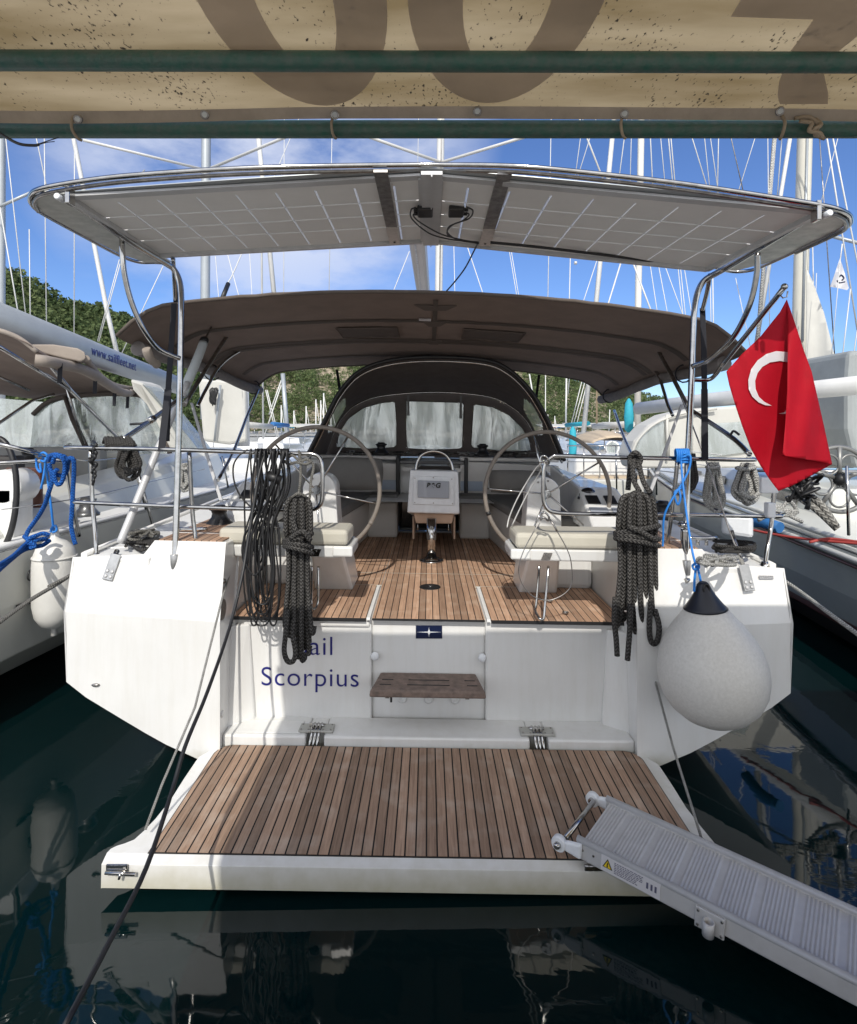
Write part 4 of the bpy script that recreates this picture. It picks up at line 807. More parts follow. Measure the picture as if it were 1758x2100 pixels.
for pts in ([(852,425),(843,431),(846,450),(880,478),(920,490),(968,496),(982,497)],[(852,437),(848,442),(862,456),(905,480),(950,492),(982,498)],[(957,424),(970,432),(962,448),(930,460),(917,475),(925,486),(960,494),(982,496)],[(957,436),(962,441),(948,453),(922,464),(919,478),(940,492),(982,499)]):
    m=MB(); m.tube([PZ(x,y,3.215) for x,y in pts],.0042,7,smooth=6); obj('panel_cable',m,BLACK,yb)
T('panel_cable',[PZ(981,497,3.2),P(972,515,3.75),P(955,548,3.8),P(935,575,3.85),P(915,598,3.95)],.005,BLACK)
m=MB(); m.tube([PZ(1006,497,3.19),PZ(1100,506,3.17),PZ(1250,524,3.13),PZ(1400,543,3.09),PZ(1470,549,3.07)],.009,8,smooth=5); obj('panel_cable',m,BLACK,yb)
for (a,b_) in (((128,409),.036),((1690,443),.040)):
    c=PZ(a[0],a[1],3.13 if a[0]<900 else 3.03); m=MB(); m.lathe([(.015,0),(.015,.04),(.011,.045)],c,(0,-1,0),16); obj('clamp_knob',m,POLYW,yb)
    m=MB(); m.obox(c+V(.035 if a[0]<900 else -.035,.0,.02),(1,0,0),(0,1,0),(0,0,1),.022,.05,.09); obj('frame_clamp',m,CHROME,yb,bev=.004)
# straps
def strap(pts,w_=.04):
    m=MB(); m.tube([P(*q_) for q_ in pts],w_/2,8,flat=.09); return obj('strap',m,BLACKF,yb)
def flatstrap(pts,w_):
    m=MB(); ps=[P(*q_) for q_ in pts]; 
    for a,b_ in zip(ps,ps[1:]): m.obox((a+b_)/2,(1,0,0),(0,1,0),b_-a,w_,.004,(b_-a).length)
    return obj('strap',m,BLACKF,yb)
flatstrap([(358,570,3.78),(361,620,3.84)],.03); flatstrap([(357,622,3.82),(352,700,3.78),(345,800,3.70)],.036); flatstrap([(345,798,3.70),(331,926,3.58)],.045); flatstrap([(347,800,3.72),(343,905,3.66)],.030)
flatstrap([(1441,632,3.80),(1444,720,3.76),(1445,800,3.72)],.036); flatstrap([(1445,798,3.72),(1446,943,3.62)],.042)
# backstays
T('backstay_tube',[(246,1114,3.60),(270,1055,3.68),(330,906,3.95),(385,785,4.25)],.0235,ALU,n=18)
T('backstay_tube',[(374,809,4.2),(404,738,4.42),(417,704,4.55)],.034,mat('grey_foam',(.50,.54,.55),.6),n=18)
m=MB(); m.sphere(P(419,698,4.56),.036,12,8,(1,1,.9)); obj('backstay_boot',m,BLACK,yb)
T('backstay',[(419,700,4.56),(437,662,4.7),(457,612,5.0)],.008,DULL)
T('backstay_boot',[(456,612,5.0),(468,582,5.15)],.02,BLACK)
T('backstay',[(465,585,5.15),(495,522,5.6),(597,280,8.2),(680,90,10.9)],.006,ALUP)
T('backstay',[(1523,1153,3.56),(1500,1098,3.60),(1450,950,3.75),(1392,800,4.1)],.005,DULL)
T('turnbuckle',[(1524,1158,3.56),(1505,1105,3.60)],.012,CHROME,n=10)
T('turnbuckle_boot',[(1507,1110,3.60),(1500,1088,3.61)],.013,BLACK)
for (a,b_,lean) in (((229,1163,3.46),0,.2),((1532,1185,3.44),0,-.1)):
    c=P(*a); m=MB(); ax=V(lean,.27,.93).normalized(); m.obox(c,ax.cross((0,-.96,.27)),V(0,-.96,.27),ax,.062,.009,.155); ch=obj('chainplate',m,PLATE,yb,bev=.004)
    sx=ax.cross((0,-.96,.27)).normalized()
    for i in (-1,1):
        for j in (-.055,-.025):
            m=MB(); m.lathe([(.011,0),(.009,.004),(.003,.005)],c+sx*i*.015+ax*j+V(0,-.0055,.001),(0,-.96,.27),12); obj('bolt',m,ALU,ch)
T('backstay_fork',[(240,1130,3.55),(232,1150,3.48)],.016,CHROME)
# bimini canopy
def bim(u,v,off=0):
    a=u*2-1; d=3.95+2.85*v
    w_=2.26-.20*v; zc_=2.995-.175*v
    zx=zc_-.175*abs(a)**2.1-(.17-.01*v)*max(0,(abs(a)-.82)/.18)**2.2
    if v<.12: e=(1-v/.12); w_-=.07*e**2.2 ; 
    x=a*w_*(1+0)
    d2=d+(.07*abs(a)**2 if v<.5 else 0)
    wr=.006*math.sin(x*23+d*9)*noise.noise(Vector((x*1.3,d*1.3,1)))
    return V(x+.0+(.02),d2,zx-.030*a*1.9+off+wr)
m=MB(); m.grid(lambda u,v:bim(u,v),80,36); bm_=obj('bimini',m,BIMINI,yb,solid=.006)
def bimtube(name,pts,r,mt,off=-.012,sm=1,par=bm_,flat=1):
    m=MB(); m.tube([bim(u,v,off) for u,v in pts],r,8,flat=flat); return obj(name,m,mt,par)
us=[i/40 for i in range(41)]
bimtube('edge_piping',[(u,0) for u in us],.014,SEAM,0)
bimtube('edge_piping',[(u,1) for u in us],.014,SEAM,0)
for v in (.27,.52,.56,.80):
    m=MB(); ps=[(u,v) for u in us[1:-1]]
    m.grid(lambda u,w_:bim(.02+.96*u,v+(w_-.5)*.030,-.009),60,2); obj('bow_sleeve',m,SEAM if v!=.27 else mat('sleeve_taupe',(.10,.085,.074),.9,spec=.1),bm_)
for x0 in (.315,.565):
    m=MB(); m.grid(lambda u,w_:bim(x0+.12*u+(w_-.5)*.0,.34+.13*w_,-.010-.006*abs(math.sin(u*9+w_*5))),16,8); fl=obj('window_flap',m,mat('flap_taupe',(.12,.10,.09),.9,spec=.1,trans=.08) if x0<.4 else bpy.data.materials['flap_taupe'],bm_)
    bimtube('flap_seam',[(x0,.34),(x0+.12,.34),(x0+.12,.47),(x0,.47),(x0,.34)],.004,SEAM,-.016)
m=MB(); m.grid(lambda u,w_:bim(.478+.022*u,.232+.028*w_,-.014),2,2); obj('care_label',m,FLAGW,bm_)
m=MB(); m.grid(lambda u,w_:bim(.503+.008*u,.05+.48*w_,-.011),2,30); obj('centre_tape',m,bpy.data.materials['sleeve_taupe'],bm_)
for (u0,v0,w_) in ((.507,.10,.035),(.507,.275,.022),(.507,.53,.018)):
    m=MB(); m.prism([bim(u0-w_,v0,-.013),bim(u0+w_,v0,-.013),bim(u0+w_*.5,v0+.045,-.016),bim(u0-w_*.5,v0+.045,-.016)],(0,0,.004)); obj('tape_patch',m,SEAM,bm_)
# rolled side curtains
def roll(pts,r,mt,name='rolled_side_curtain'):
    return T(name,pts,r,mt,bm_,n=12,smooth=5,rf=lambda t:1+.18*noise.noise(Vector((t*7,r*50,1))))
ROLLM=mat('rolled_canvas',(.21,.19,.18),.85,noise_amt=.25,noise_scale=18,bump=.5,bump_scale=22)
for u_ in (0.012,.988):
    roll([bim(u_,v_,-.065-.02*math.sin(v_*9)) for v_ in (.10,.22,.36,.5,.64,.78,.90,1.0)],.052,ROLLM)
roll([(300,715,4.1),(308,735,4.15),(322,748,4.25)],.03,bpy.data.materials['beige_canvas'])
for u_,v_ in ((.012,.93),(.988,.90),(.012,.55),(.988,.3)):
    m=MB(); c=bim(u_,v_,-.065); m.tube([c+V(math.cos(a)*.075,.004*k,math.sin(a)*.075) for k,a in enumerate(np.linspace(0,5.6,12))],.007,6); obj('curtain_strap',m,BLACKF,bm_)
# bimini frame
T('bimini_strut',[(477,671,5.2),(430,745,4.7),(378,830,4.15)],.017,DULL); T('bimini_strut',[(374,814,4.1),(310,862,3.85),(250,903,3.65)],.0165); m=MB(); m.lathe([(.024,0),(.024,.05)],P(316,857,3.87),(P(250,903,3.65)-P(374,814,4.1)).normalized(),12); obj('strut_clamp',m,CHROME,yb)
T('clamp_handle',[(314,857,3.86),(310,862,3.85),(292,868,3.80),(268,870-1,3.8)][:3]+[(267,870,3.8)],.008,BLACK)
T('bimini_strut',[(1334,690,5.2),(1375,765,4.7),(1412,836,4.2)],.017,DULL); T('bimini_strut',[(1419,842,4.2),(1500,896,3.9),(1538,932,3.70)],.0165); T('clamp_handle',[(1498,893,3.88),(1505,884,3.84),(1517,892,3.82)],.008,BLACK)
T('bimini_bow',[(542,709,5.9),(505,714,5.7),(470,733,5.4),(445,758,5.2),(430,785,5.0),(417,809,4.9),(405,834,4.8)],.014)
T('bimini_bow',[(1255,722,5.9),(1295,728,5.7),(1330,745,5.5),(1350,768,5.3),(1361,800,5.1),(1370,830,5.0),(1380,852,4.9)],.014)
T('bimini_leg',[(530,800,6.6),(508,850,6.1),(480,923,5.3),(447,985,4.7)],.015); T('bimini_leg',[(1260,842,6.6),(1277,890,6.0),(1294,929,5.5),(1310,965,5.0)],.015)
for a,b_ in (((393,826,4.75),(422,925,4.3)),((422,925,4.3),(455,1030,4.0)),((1399,829,4.75),(1367,918,4.35)),((1367,918,4.35),(1335,1006,4.0))):
    m=MB(); A,B=P(*a),P(*b_); m.obox((A+B)/2,(1,0,0),(0,1,0),B-A,.022,.012,(B-A).length); obj('adjuster_track',m,ALU,yb)
for (px,py,d) in ((477,668,5.2),(1334,688,5.2)):
    m=MB(); m.obox(P(px,py,d),(1,0,0),(0,1,0),(0,0,1),.11,.04,.025); obj('bow_bracket',m,BLACK,yb,bev=.008)
for px,s_ in ((1404,1),):
    T('arch_tube',[(1419,779,3.66),(1452,779,3.66),(1468,768,3.62),(1482,748,3.56)],.013)
fp=T('flag_staff',[(1478,753,3.56),(1530,688,3.40),(1609,589,3.14)],.0145,n=12); m=MB(); m.sphere(P(1609,588,3.14),.019,10,6); obj('staff_cap',m,CHROME,fp)
# sprayhood
sp0=yb
def arch(pts,n=10): return spline([P(*q_) for q_ in pts],n)
A_out=arch([(630,935,6.05),(650,895,6.03),(672,850,6.0),(698,802,6.0),(738,761,6.0),(800,739,6.0),(888,732,6.0),(992,738,6.0),(1042,757,6.0),(1085,797,6.0),(1118,850,6.03),(1140,900,6.05),(1158,945,6.08)],8)
A_in=arch([(668,935,7.3),(676,910,7.3),(688,880,7.3),(705,852,7.3),(733,828,7.3),(784,811,7.3),(895,803,7.3),(1000,812,7.3),(1050,834,7.3),(1080,862,7.3),(1095,890,7.3),(1105,915,7.3),(1112,940,7.3)],8)
m=MB(); na=len(A_out)-1
def hood(u,v): 
    k=min(int(u*na),na-1); f=u*na-k; a=A_out[k].lerp(A_out[k+1],f); b_=A_in[k].lerp(A_in[k+1],f); return a.lerp(b_,v)
# side windows are openings of the hood: leave cells out
W1=(.13,.27);W2=(.73,.87);WV=(.30,.86); 
nu,nv=96,20; vs=[hood(i/nu,j/nv) for i in range(nu+1) for j in range(nv+1)]; fc=[];fw=[]
for i in range(nu):
    for j in range(nv):
        u=(i+.5)/nu; v=(j+.5)/nv; win=((W1[0]<u<W1[1]) or (W2[0]<u<W2[1])) and WV[0]<v<WV[1] and (abs((u-(W1[0]+W1[1])/2 if u<.5 else u-(W2[0]+W2[1])/2))/.07)**3+(abs(v-.58)/.28)**3<1
        (fw if win else fc).append((i*(nv+1)+j,(i+1)*(nv+1)+j,(i+1)*(nv+1)+j+1,i*(nv+1)+j+1))
m.add(vs,fc,None,True); sh=obj('sprayhood',m,DARKC,yb); m=MB(); m.add(vs,fw,None,True); obj('side_window',m,VINYL,sh)
m=MB(); m.tube(A_out,.022,8); obj('hood_binding',m,BLACK,sh)
m=MB(); m.tube([p+V(0,.12,-.03) for p in A_out],.013,8); obj('hood_frame',m,CHROME,sh)
m=MB(); m.tube([p+V(0,-.02,-.01) for p in A_in],.012,8); obj('hood_frame',m,CHROME,sh)
# front screen with three windows
D=7.32
def fpoly(pts): return [P(x,y,D) for x,y in pts]
bm2=bmesh.new()
def screen():
    outer=[(668,935),(676,910),(688,880),(705,852),(733,828),(784,811),(840,805),(895,803),(950,806),(1000,812),(1050,834),(1080,862),(1095,890),(1105,915),(1112,940)]
    wins=[[(690,917),(696,885),(715,857),(745,836),(780,826),(806,823),(811,826),(814,870),(814,912),(808,918),(750,921)],[(834,822),(948,825),(952,830),(949,917),(942,921),(885,923),(838,920),(834,915),(832,870)],[(971,832),(977,829),(1010,834),(1045,851),(1072,878),(1086,902),(1090,922),(1082,926),(1025,925),(970,918),(966,912)]]
    # canvas in front as grid mask
    def inside(p,poly):
        x,y=p;c=False;n=len(poly)
        for i in range(n):
            x1,y1=poly[i];x2,y2=poly[(i+1)%n]
            if (y1>y)!=(y2>y) and x<(x2-x1)*(y-y1)/(y2-y1)+x1: c=not c
        return c
    bm=bmesh.new(); step=3.0
    m=MB(); vid={}
    def vv(i,j):
        if (i,j) not in vid: vid[(i,j)]=len(m.v); m.v.append(tuple(P(660+i*step,798+j*step,D)))
        return vid[(i,j)]
    for i in range(155):
        for j in range(50):
            c=(660+(i+.5)*step,798+(j+.5)*step)
            if inside(c,outer) and not any(inside(c,w_) for w_ in wins):
                m.f.append([vv(i,j),vv(i,j+1),vv(i+1,j+1),vv(i+1,j)]); m.sm.append(False); m.uv.append([(0,0)]*4)
    obj('front_screen',m,DARKC,sh)
    for w_ in wins:
        m=MB(); m.prism([P(x,y,D+.012) for x,y in w_],(0,.003,0)); wn=obj('screen_window',m,VINYL,sh)
        m=MB(); m.tube([P(x,y,D-.004) for x,y in w_],.007,6,closed=True); obj('window_binding',m,DARKC,wn)
    for px,a,b_ in ((838,811,852),(946,812,858)):
        m=MB(); m.obox((P(px,a,D-.05)+P(px-1,b_,D-.05))/2,(1,0,0),(0,1,0),(0,0,1),.028,.006,abs(P(px,a,D).z-P(px,b_,D).z)); obj('hood_strap',m,CUSHD,sh)
screen()
for pts in ([(691,758,6.6),(697,800,6.4),(699,806,6.3)],[(1106,768,6.6),(1100,815,6.4)]): flatstrap(pts,.03)
# lines and hardware on the coachroof
for k in range(46):
    x=rng.uniform(-1.05,1.15); 
    if -.2<x<.25 and k%2: continue
    m=MB(); pts=[V(x+rng.normal(0,.10),6.66+j*.10+rng.normal(0,.03),1.755+rng.uniform(0,.04)) for j in range(4)]; m.tube(pts,.006,5,smooth=3)
    o=obj('halyard_tail',m,[ROPEG,ROPEW,ROPED][k%3],yb)
for x in (-.9,-.5,.5,.9,1.05):
    m=MB(); m.box((x-.035,6.72,1.745),(x+.035,6.85,1.79)); heel(m); obj('line_clutch',m,BLACK,yb,bev=.008)
# mast, boom, spreaders
MX=(905-879)*11.6/1185
def mast(par,x,y,r,z0,z1,mt,lx=0,name='mast'):
    m=MB(); m.tube([V(x,y,z0),V(x+lx,y,z1)],r,16,flat=.72,n=16) if False else m.tube([V(x,y,z0),V(x+lx,y,z1)],r,16); return obj(name,m,mt,par)
T('mast',[P(898,660,11.6),P(900,596,11.6),P(904,280,11.6),P(909,-100,11.6)],.076,ALUP,smooth=0,n=16)
T('mast_groove',[P(902,600,11.51),P(908,0,11.51)],.010,DULL,smooth=0)
T('spreader',[(905,333,11.55),(755,280,11.2),(690,256,11.0)],.030,ALUP,smooth=0); T('spreader',[(905,333,11.55),(1079,280,11.2),(1140,262,11.0)],.030,ALUP,smooth=0)
m=MB(); a,b_=P(858,500,5.8),P(869,600,7.7); dd=(b_-a).normalized(); a=a-dd*.9; e=b_+dd*3.6; m.obox((a+e)/2,(1,0,0),dd,(0,0,1),.165,(e-a).length,.20); bo=obj('boom',m,mat('boom_champagne',(.50,.47,.43),.4,.2,noise_amt=.1,noise_scale=4),yb,bev=.04)
m=MB(); m.obox((a+e)/2-V(.02,0,.10),(1,0,0),dd,(0,0,1),.016,(e-a).length,.012); obj('boom_groove',m,DULL,bo)
def stay(par,x1,y1,x2,y2,d1,d2,wpx=2,mt=None,ext=120,name='stay'):
    kk=(60 if y2<430 else (110 if 560<y2<700 and x2>260 else (60 if 560<y2<700 else 0)))/max(20,(y2-y1)); x2+=(x2-x1)*kk; d2+=(d2-d1)*kk; y2+=(y2-y1)*kk
    if y1<=300: # carry on upwards behind the awning
        k=ext/(y2-y1); x0=x1-(x2-x1)*k; y0=y1-ext; d0=d1-(d2-d1)*k; 
    else: x0,y0,d0=x1,y1,d1
    m=MB(); m.tube([P(x0,y0,max(d0,.5*d1)),P(x2,y2,d2)],wpx*(d1+d2)/2/1185/2,6); return obj(name,m,mt or ALUP,par)
for a in ((583,282,582,602,10.8,10.5,1.6),(681,280,675,597,11,10.5,1.6),(858,280,857,335,10,10,1.5),(442,525,448,605,9,9,1.5),(467,522,490,607,9,9,1.8),(512,520,517,605,9,9,1.5),(840,515,807,597,7,7,1.8),(959,507,989,597,8,8,2),(931,505,933,597,8,8,1.6),(1044,510,1059,600,9,9,1.5),(1048,510,1063,600,9,9,1.5),(1130,280,1124,605,11,10.4,1.8),(1170,525,1168,610,9,9,2)): stay(yb,*a,name='shroud')
# ================================================================ LOOSE THINGS
def single(o,label,cat,group=None): return tag(o,label,cat,group)
# Turkish ensign
def dA(px,py): return 3.16+.10*((px-1490)/217)+.016*math.sin(px*.05+py*.012)+.006*math.sin((px-py*.4)*.10)
def dB(px,py):
    t=(py-614)/345; return dA(px,py)-.008-.15*min(1,max(0,t))*max(0,min(1,(1707-px)/90+.0))*1.0+.012*math.sin(px*.11+py*.02)
fl=thing('flag','red national flag with white crescent and star hanging from the slanting staff','flag',tuple(P(1600,1007,3.2)))
m=MB(); pxpatch(m,[(1614,614),(1600,640),(1560,690),(1520,728),(1490,762),(1496,790),(1508,830),(1522,872),(1540,920),(1560,955),(1580,985),(1597,1007),(1625,996),(1665,975),(1707,952),(1692,882),(1678,820),(1665,762),(1648,716),(1630,660)],dA,8); fc_=obj('flag_cloth',m,RED,fl,solid=.0015)
m=MB(); pxpatch(m,[(1614,614),(1616,660),(1616,720),(1615,800),(1611,870),(1605,934),(1640,940),(1675,946),(1707,952),(1692,882),(1678,820),(1665,762),(1648,716),(1630,660)],dB,8); obj('flag_fold',m,RED,fl,solid=.0015)
off=lambda px,py:dA(px,py)-.010
cres=[(1617,722),(1592,720),(1572,726),(1554,739),(1541,757),(1535,779),(1536,798),(1543,813),(1556,825),(1570,831),(1583,832),(1568,824),(1557,814),(1550,798),(1549,781),(1554,765),(1564,752),(1580,743),(1600,740),(1617,743)]
m=MB(); pxpatch(m,cres,off,6); obj('crescent',m,FLAGW,fl)
m=MB(); pxpatch(m,[(1597,848),(1608,846),(1616,838),(1616,849)],off,12); obj('star',m,FLAGW,fl)
m=MB(); m.tube([P(1609,595,3.13),P(1600,604,3.13),P(1606,611,3.14),P(1614,609,3.14),P(1616,597,3.13)],.004,6); obj('flag_clip',m,CHROME,fl)
# round grey buoy fender
bu=thing('buoy_fender','big round grey buoy fender with a black cone top hanging on the right','buoy',tuple(P(1455,1495,3.14)))
cx=P(1458,1385,3.10); 
prof=[(r_*.965,h_*(.97 if h_<0 else 1)) for r_,h_ in [(.004,-.292),(.06,-.288),(.12,-.27),(.18,-.235),(.235,-.18),(.272,-.11),(.288,-.03),(.286,.04),(.268,.11),(.235,.18),(.19,.245),(.145,.30),(.112,.345)]]
ax=V(-.10,.0,1).normalized(); bb=P(1460,1377,3.12)-ax*0.0
m=MB(); m.lathe(prof,bb,ax,40); obj('buoy_body',m,VGREY,bu)
m=MB(); m.lathe([(.112,.343),(.100,.355),(.078,.385),(.055,.42),(.040,.45),(.030,.475),(.020,.485)],bb,ax,28); ct=obj('buoy_cone',m,mat('black_cone',(.008,.010,.018),.45),bu)
m=MB(); c=bb+ax*.455; m.tube([c+V(math.cos(a)*.016,-.035,math.sin(a)*.028) for a in np.linspace(0,2*math.pi,17)[:-1]],.006,8,closed=True); obj('lacing_eye',m,BLACK,ct)
# left long fender
fe=thing('fender','long white cylindrical fender hanging beside the neighbouring yacht on the left','fender',tuple(P(110,1305,4.27)))
c=P(111,1296,4.27); S_=lambda py:(P(111,py,4.27)-c)
h=lambda py:(P(111,py,4.27)-c).z
m=MB(); m.lathe([(.004,-.03),(.022,-.025),(.020,h(1290)),(.03,h(1287)),(.09,h(1280)),(.128,h(1262)),(.143,h(1240)),(.147,h(1200)),(.147,h(1160)),(.142,h(1140)),(.120,h(1122)),(.075,h(1110)),(.032,h(1103)),(.024,h(1090)),(.020,h(1082)),(.006,h(1080))],c,(0.01,0,1),32); obj('fender_body',m,VWHITE,fe)
m=MB(); m.lathe([(.1485,h(1143)),(.149,h(1141)),(.146,h(1139))],c,(.01,0,1),32); obj('moulding_seam',m,VWHITE,fe)
def R1(name,pts,r,mt,label,cat='rope',grp=None,smooth=5,n=8):
    m=MB()
    for pl in (pts if isinstance(pts[0],list) else [pts]): m.tube([P(*q_) for q_ in pl],r,n,smooth=smooth)
    o=obj(name,m,mt); return tag(o,label,cat,grp)
R1('fender_line',[(110,1088,4.25),(106,1050,4.2),(100,1000,4.18),(93,950,4.15),(88,938,4.1)],.008,mat('blue_cord',(.02,.20,.62),.6),'thin blue cord holding up the long white fender','cord')
m=MB()
BC=[[(104,1092,4.22),(106,1083,4.22),(114,1078,4.22),(116,1088,4.22),(108,1092,4.22)],[(80,936,4.1),(88,928,4.05),(97,934,4.05),(93,946,4.08),(84,944,4.1)],[(74,940,4.1),(76,960,4.1),(84,968,4.1),(82,950,4.1)],[(94,938,4.08),(92,960,4.1),(88,985,4.1),(84,1002,4.12)]]
for b_ in BC: m.tube([P(*q_) for q_ in b_],.008,7,smooth=5)
tag(obj('cord_knot',m,bpy.data.materials['blue_cord']),'blue cord knotted round the end of the neighbour\'s rail on the left','cord')
m=MB()
for b_ in ([(100,945,4.02),(103,935,4.0),(113,932,3.98),(124,934,3.98),(134,938,4.0),(138,950,4.0),(136,968,4.02),(126,975,4.02),(112,972,4.0),(104,965,4.0),(101,950,4.0)],[(108,950,3.96),(112,938,3.95),(122,936,3.95),(131,944,3.96),(133,960,3.98),(128,985,3.98),(120,994,3.98),(113,985,3.98),(112,970,3.98),(118,962,3.98)],[(104,962,3.98),(107,985,3.98),(100,1010,4.0),(92,1035,4.05),(78,1060,4.1),(60,1085,4.12),(53,1100,4.1)],[(140,950,4.0),(142,940,3.96),(150,942,3.95),(152,960,3.96),(150,1000,3.98),(148,1040,3.98),(146,1075,3.98),(150,1100,3.98),(155,1117,3.98)]): m.tube([P(*q_) for q_ in b_],.0145,10,smooth=6)
tag(obj('blue_dock_line',m,ROPEB),'thick blue braided rope looped over the rail above the white fender, end dangling','rope')
m=MB()
for b_ in ([(102,1098,4.1),(88,1094,4.08),(72,1100,4.05),(60,1110,4.0),(48,1120,3.9),(25,1142,3.6),(-20,1170,3.2)],[(102,1108,4.1),(88,1118,4.05),(70,1122,4.0),(45,1130,3.9),(10,1158,3.6),(-20,1185,3.2)],[(95,1105,4.05),(75,1108,3.98),(58,1118,3.95),(60,1105,3.95),(75,1098,3.97)],[(50,1100,4.0),(62,1110,3.96),(72,1120,3.95),(60,1124,3.95),(52,1115,3.97)]): m.tube([P(*q_) for q_ in b_],.015,10,smooth=6)
tag(obj('blue_mooring_line',m,ROPEB),'pair of blue braided mooring ropes knotted and leading off to the left edge','rope')
R1('mooring_line',[[(-20,1290,2.9),(60,1232,3.25),(120,1196,3.5),(165,1165,3.65)],[(100,1203,3.43),(150,1178,3.6),(170,1168,3.7)]],.0115,ROPEG,'grey mooring rope crossing in front of the white fender at the left')
R1('mooring_line',[(1600,1185,3.75),(1640,1212,3.6),(1700,1257,3.3),(1775,1312,3.0)],.012,ROPEW,'pale mooring rope leading off from the right stern corner')
# platform lifting lines
R1('platform_line',[(476,1158,3.72),(455,1230,3.40),(400,1450,3.0),(332,1610,2.78),(298,1702,2.66)],.0065,ROPEW,'thin white line from the left stern locker down to the platform','line',smooth=0)
R1('platform_line',[(1325,1300,3.66),(1345,1400,3.40),(1380,1530,3.05),(1440,1722,2.66)],.0065,ROPEW,'thin white line from below the right rope coil to the platform corner','line',smooth=0)
# charcoal rope coils hung on the rail
def coil(name,xs,ytop,ybul,ywr,ybots,hw_b,hw_w,hw_e,cx,d,r,label,loops,extra):
    m=MB(); n=len(ybots)
    for k in range(n):
        s_=(k/(n-1))*2-1; dd=d+(0.03 if k%2 else 0)+.02*abs(s_)
        x=lambda hw: cx+s_*hw
        m.tube([P(cx+s_*hw_b*.30,ytop+6*abs(s_),dd+.01),P(cx+s_*hw_b*.82,ytop+14,dd-.02),P(x(hw_b),ybul,dd-.03),P(x(hw_b)*.5+x(hw_w)*.5+s_*2,(ybul+ywr)/2+8,dd-.03),P(x(hw_w),ywr,dd),P(x(hw_w)+rng.normal(0,1.2),ywr*.6+ybots[k]*.4,dd),P(x(hw_e)+rng.normal(0,1.5),ybots[k]-12,dd),P(x(hw_e)+3,ybots[k],dd+.012),P(x(hw_e)+6,ybots[k]-14,dd+.03)],r,10,smooth=6)
    # second layer behind
    for k in range(n-1):
        s_=((k+.5)/(n-1))*2-1; dd=d+.055
        x=lambda hw: cx+s_*hw
        m.tube([P(cx+s_*hw_b*.3,ytop+8,dd),P(x(hw_b*.97),ybul,dd),P(x(hw_w),ywr,dd),P(x(hw_e),ybots[k]-20,dd)],r,8,smooth=5)
    for (y0,dy) in ((ywr-8,10),(ywr+4,-6),(ywr+13,-10)):
        m.tube([P(cx-hw_w-7,y0+dy*.5,d+.02),P(cx-hw_w*.5,y0+dy*.2,d-.055),P(cx+hw_w*.5,y0-dy*.4,d-.058),P(cx+hw_w+7,y0-dy,d+.01),P(cx+hw_w*.5,y0-dy*.3,d+.09),P(cx-hw_w*.5,y0,d+.09)],r,8,closed=True,smooth=5)
    for e in extra: m.tube([P(*q_) for q_ in e],r,10,smooth=6)
    return tag(obj(name,m,ROPED),label,'rope',None)
coil('rope_coil',0,1013,1050,1112,[1285,1303,1300,1345,1352,1338,1298],25,21,27,612,3.44,.0150,'grey-black braided rope coil hanging left over the boat name lettering',0,
 [[(590,1250,3.42),(586,1300,3.40),(583,1335,3.40),(590,1356,3.40),(602,1355,3.40),(606,1335,3.40),(600,1300,3.42),(603,1270,3.44)],[(618,1110,3.38),(606,1085,3.37),(600,1060,3.38)],[(596,1104,3.38),(620,1090,3.35),(637,1108,3.38)]])
m=MB()
for e in ([(613,925,3.55),(617,950,3.50),(616,990,3.46),(612,1018,3.45)],[(588,942,3.55),(600,934,3.53),(616,946,3.5),(630,942,3.5),(643,955,3.5),(638,985,3.48),(636,1015,3.46),(633,1026,3.45)],[(584,945,3.55),(592,952,3.53),(608,948,3.5),(628,952,3.48),(640,946,3.5)],[(598,1020,3.42),(612,1012,3.40),(628,1018,3.42)]): m.tube([P(*q_) for q_ in e],.0085,8,smooth=6)
tag(obj('hanging_tie',m,ROPEG),'lighter grey tie line holding the left rope coil to the rail','rope')
coil('rope_coil',0,1008,1048,1096,[1283,1270,1278,1295,1280,1300,1290,1318],36,37,44,1307,3.42,.0158,'largest charcoal braided rope coil, hanging on the right rail in front of the seat end',0,
 [[(1262,1225,3.42),(1260,1270,3.42),(1264,1310,3.41),(1266,1345,3.41)],[(1294,1240,3.38),(1292,1290,3.38),(1289,1330,3.38),(1287,1354,3.38)],[(1303,933,3.58),(1298,955,3.52),(1300,985,3.48),(1312,1008,3.44)],[(1303,930,3.58),(1310,950,3.54),(1316,975,3.50),(1322,992,3.46),(1335,1012,3.42)],[(1290,940,3.56),(1303,928,3.52),(1314,940,3.54),(1308,955,3.53),(1294,954,3.53),(1292,942,3.55)],[(1294,945,3.6),(1291,975,3.6),(1288,1005,3.6)],
  [(1288,1080,3.35),(1310,1088,3.33),(1345,1108,3.36)],[(1335,1230,3.40),(1332,1290,3.38),(1337,1318,3.38),(1348,1315,3.38),(1352,1285,3.38),(1343,1250,3.40)]])
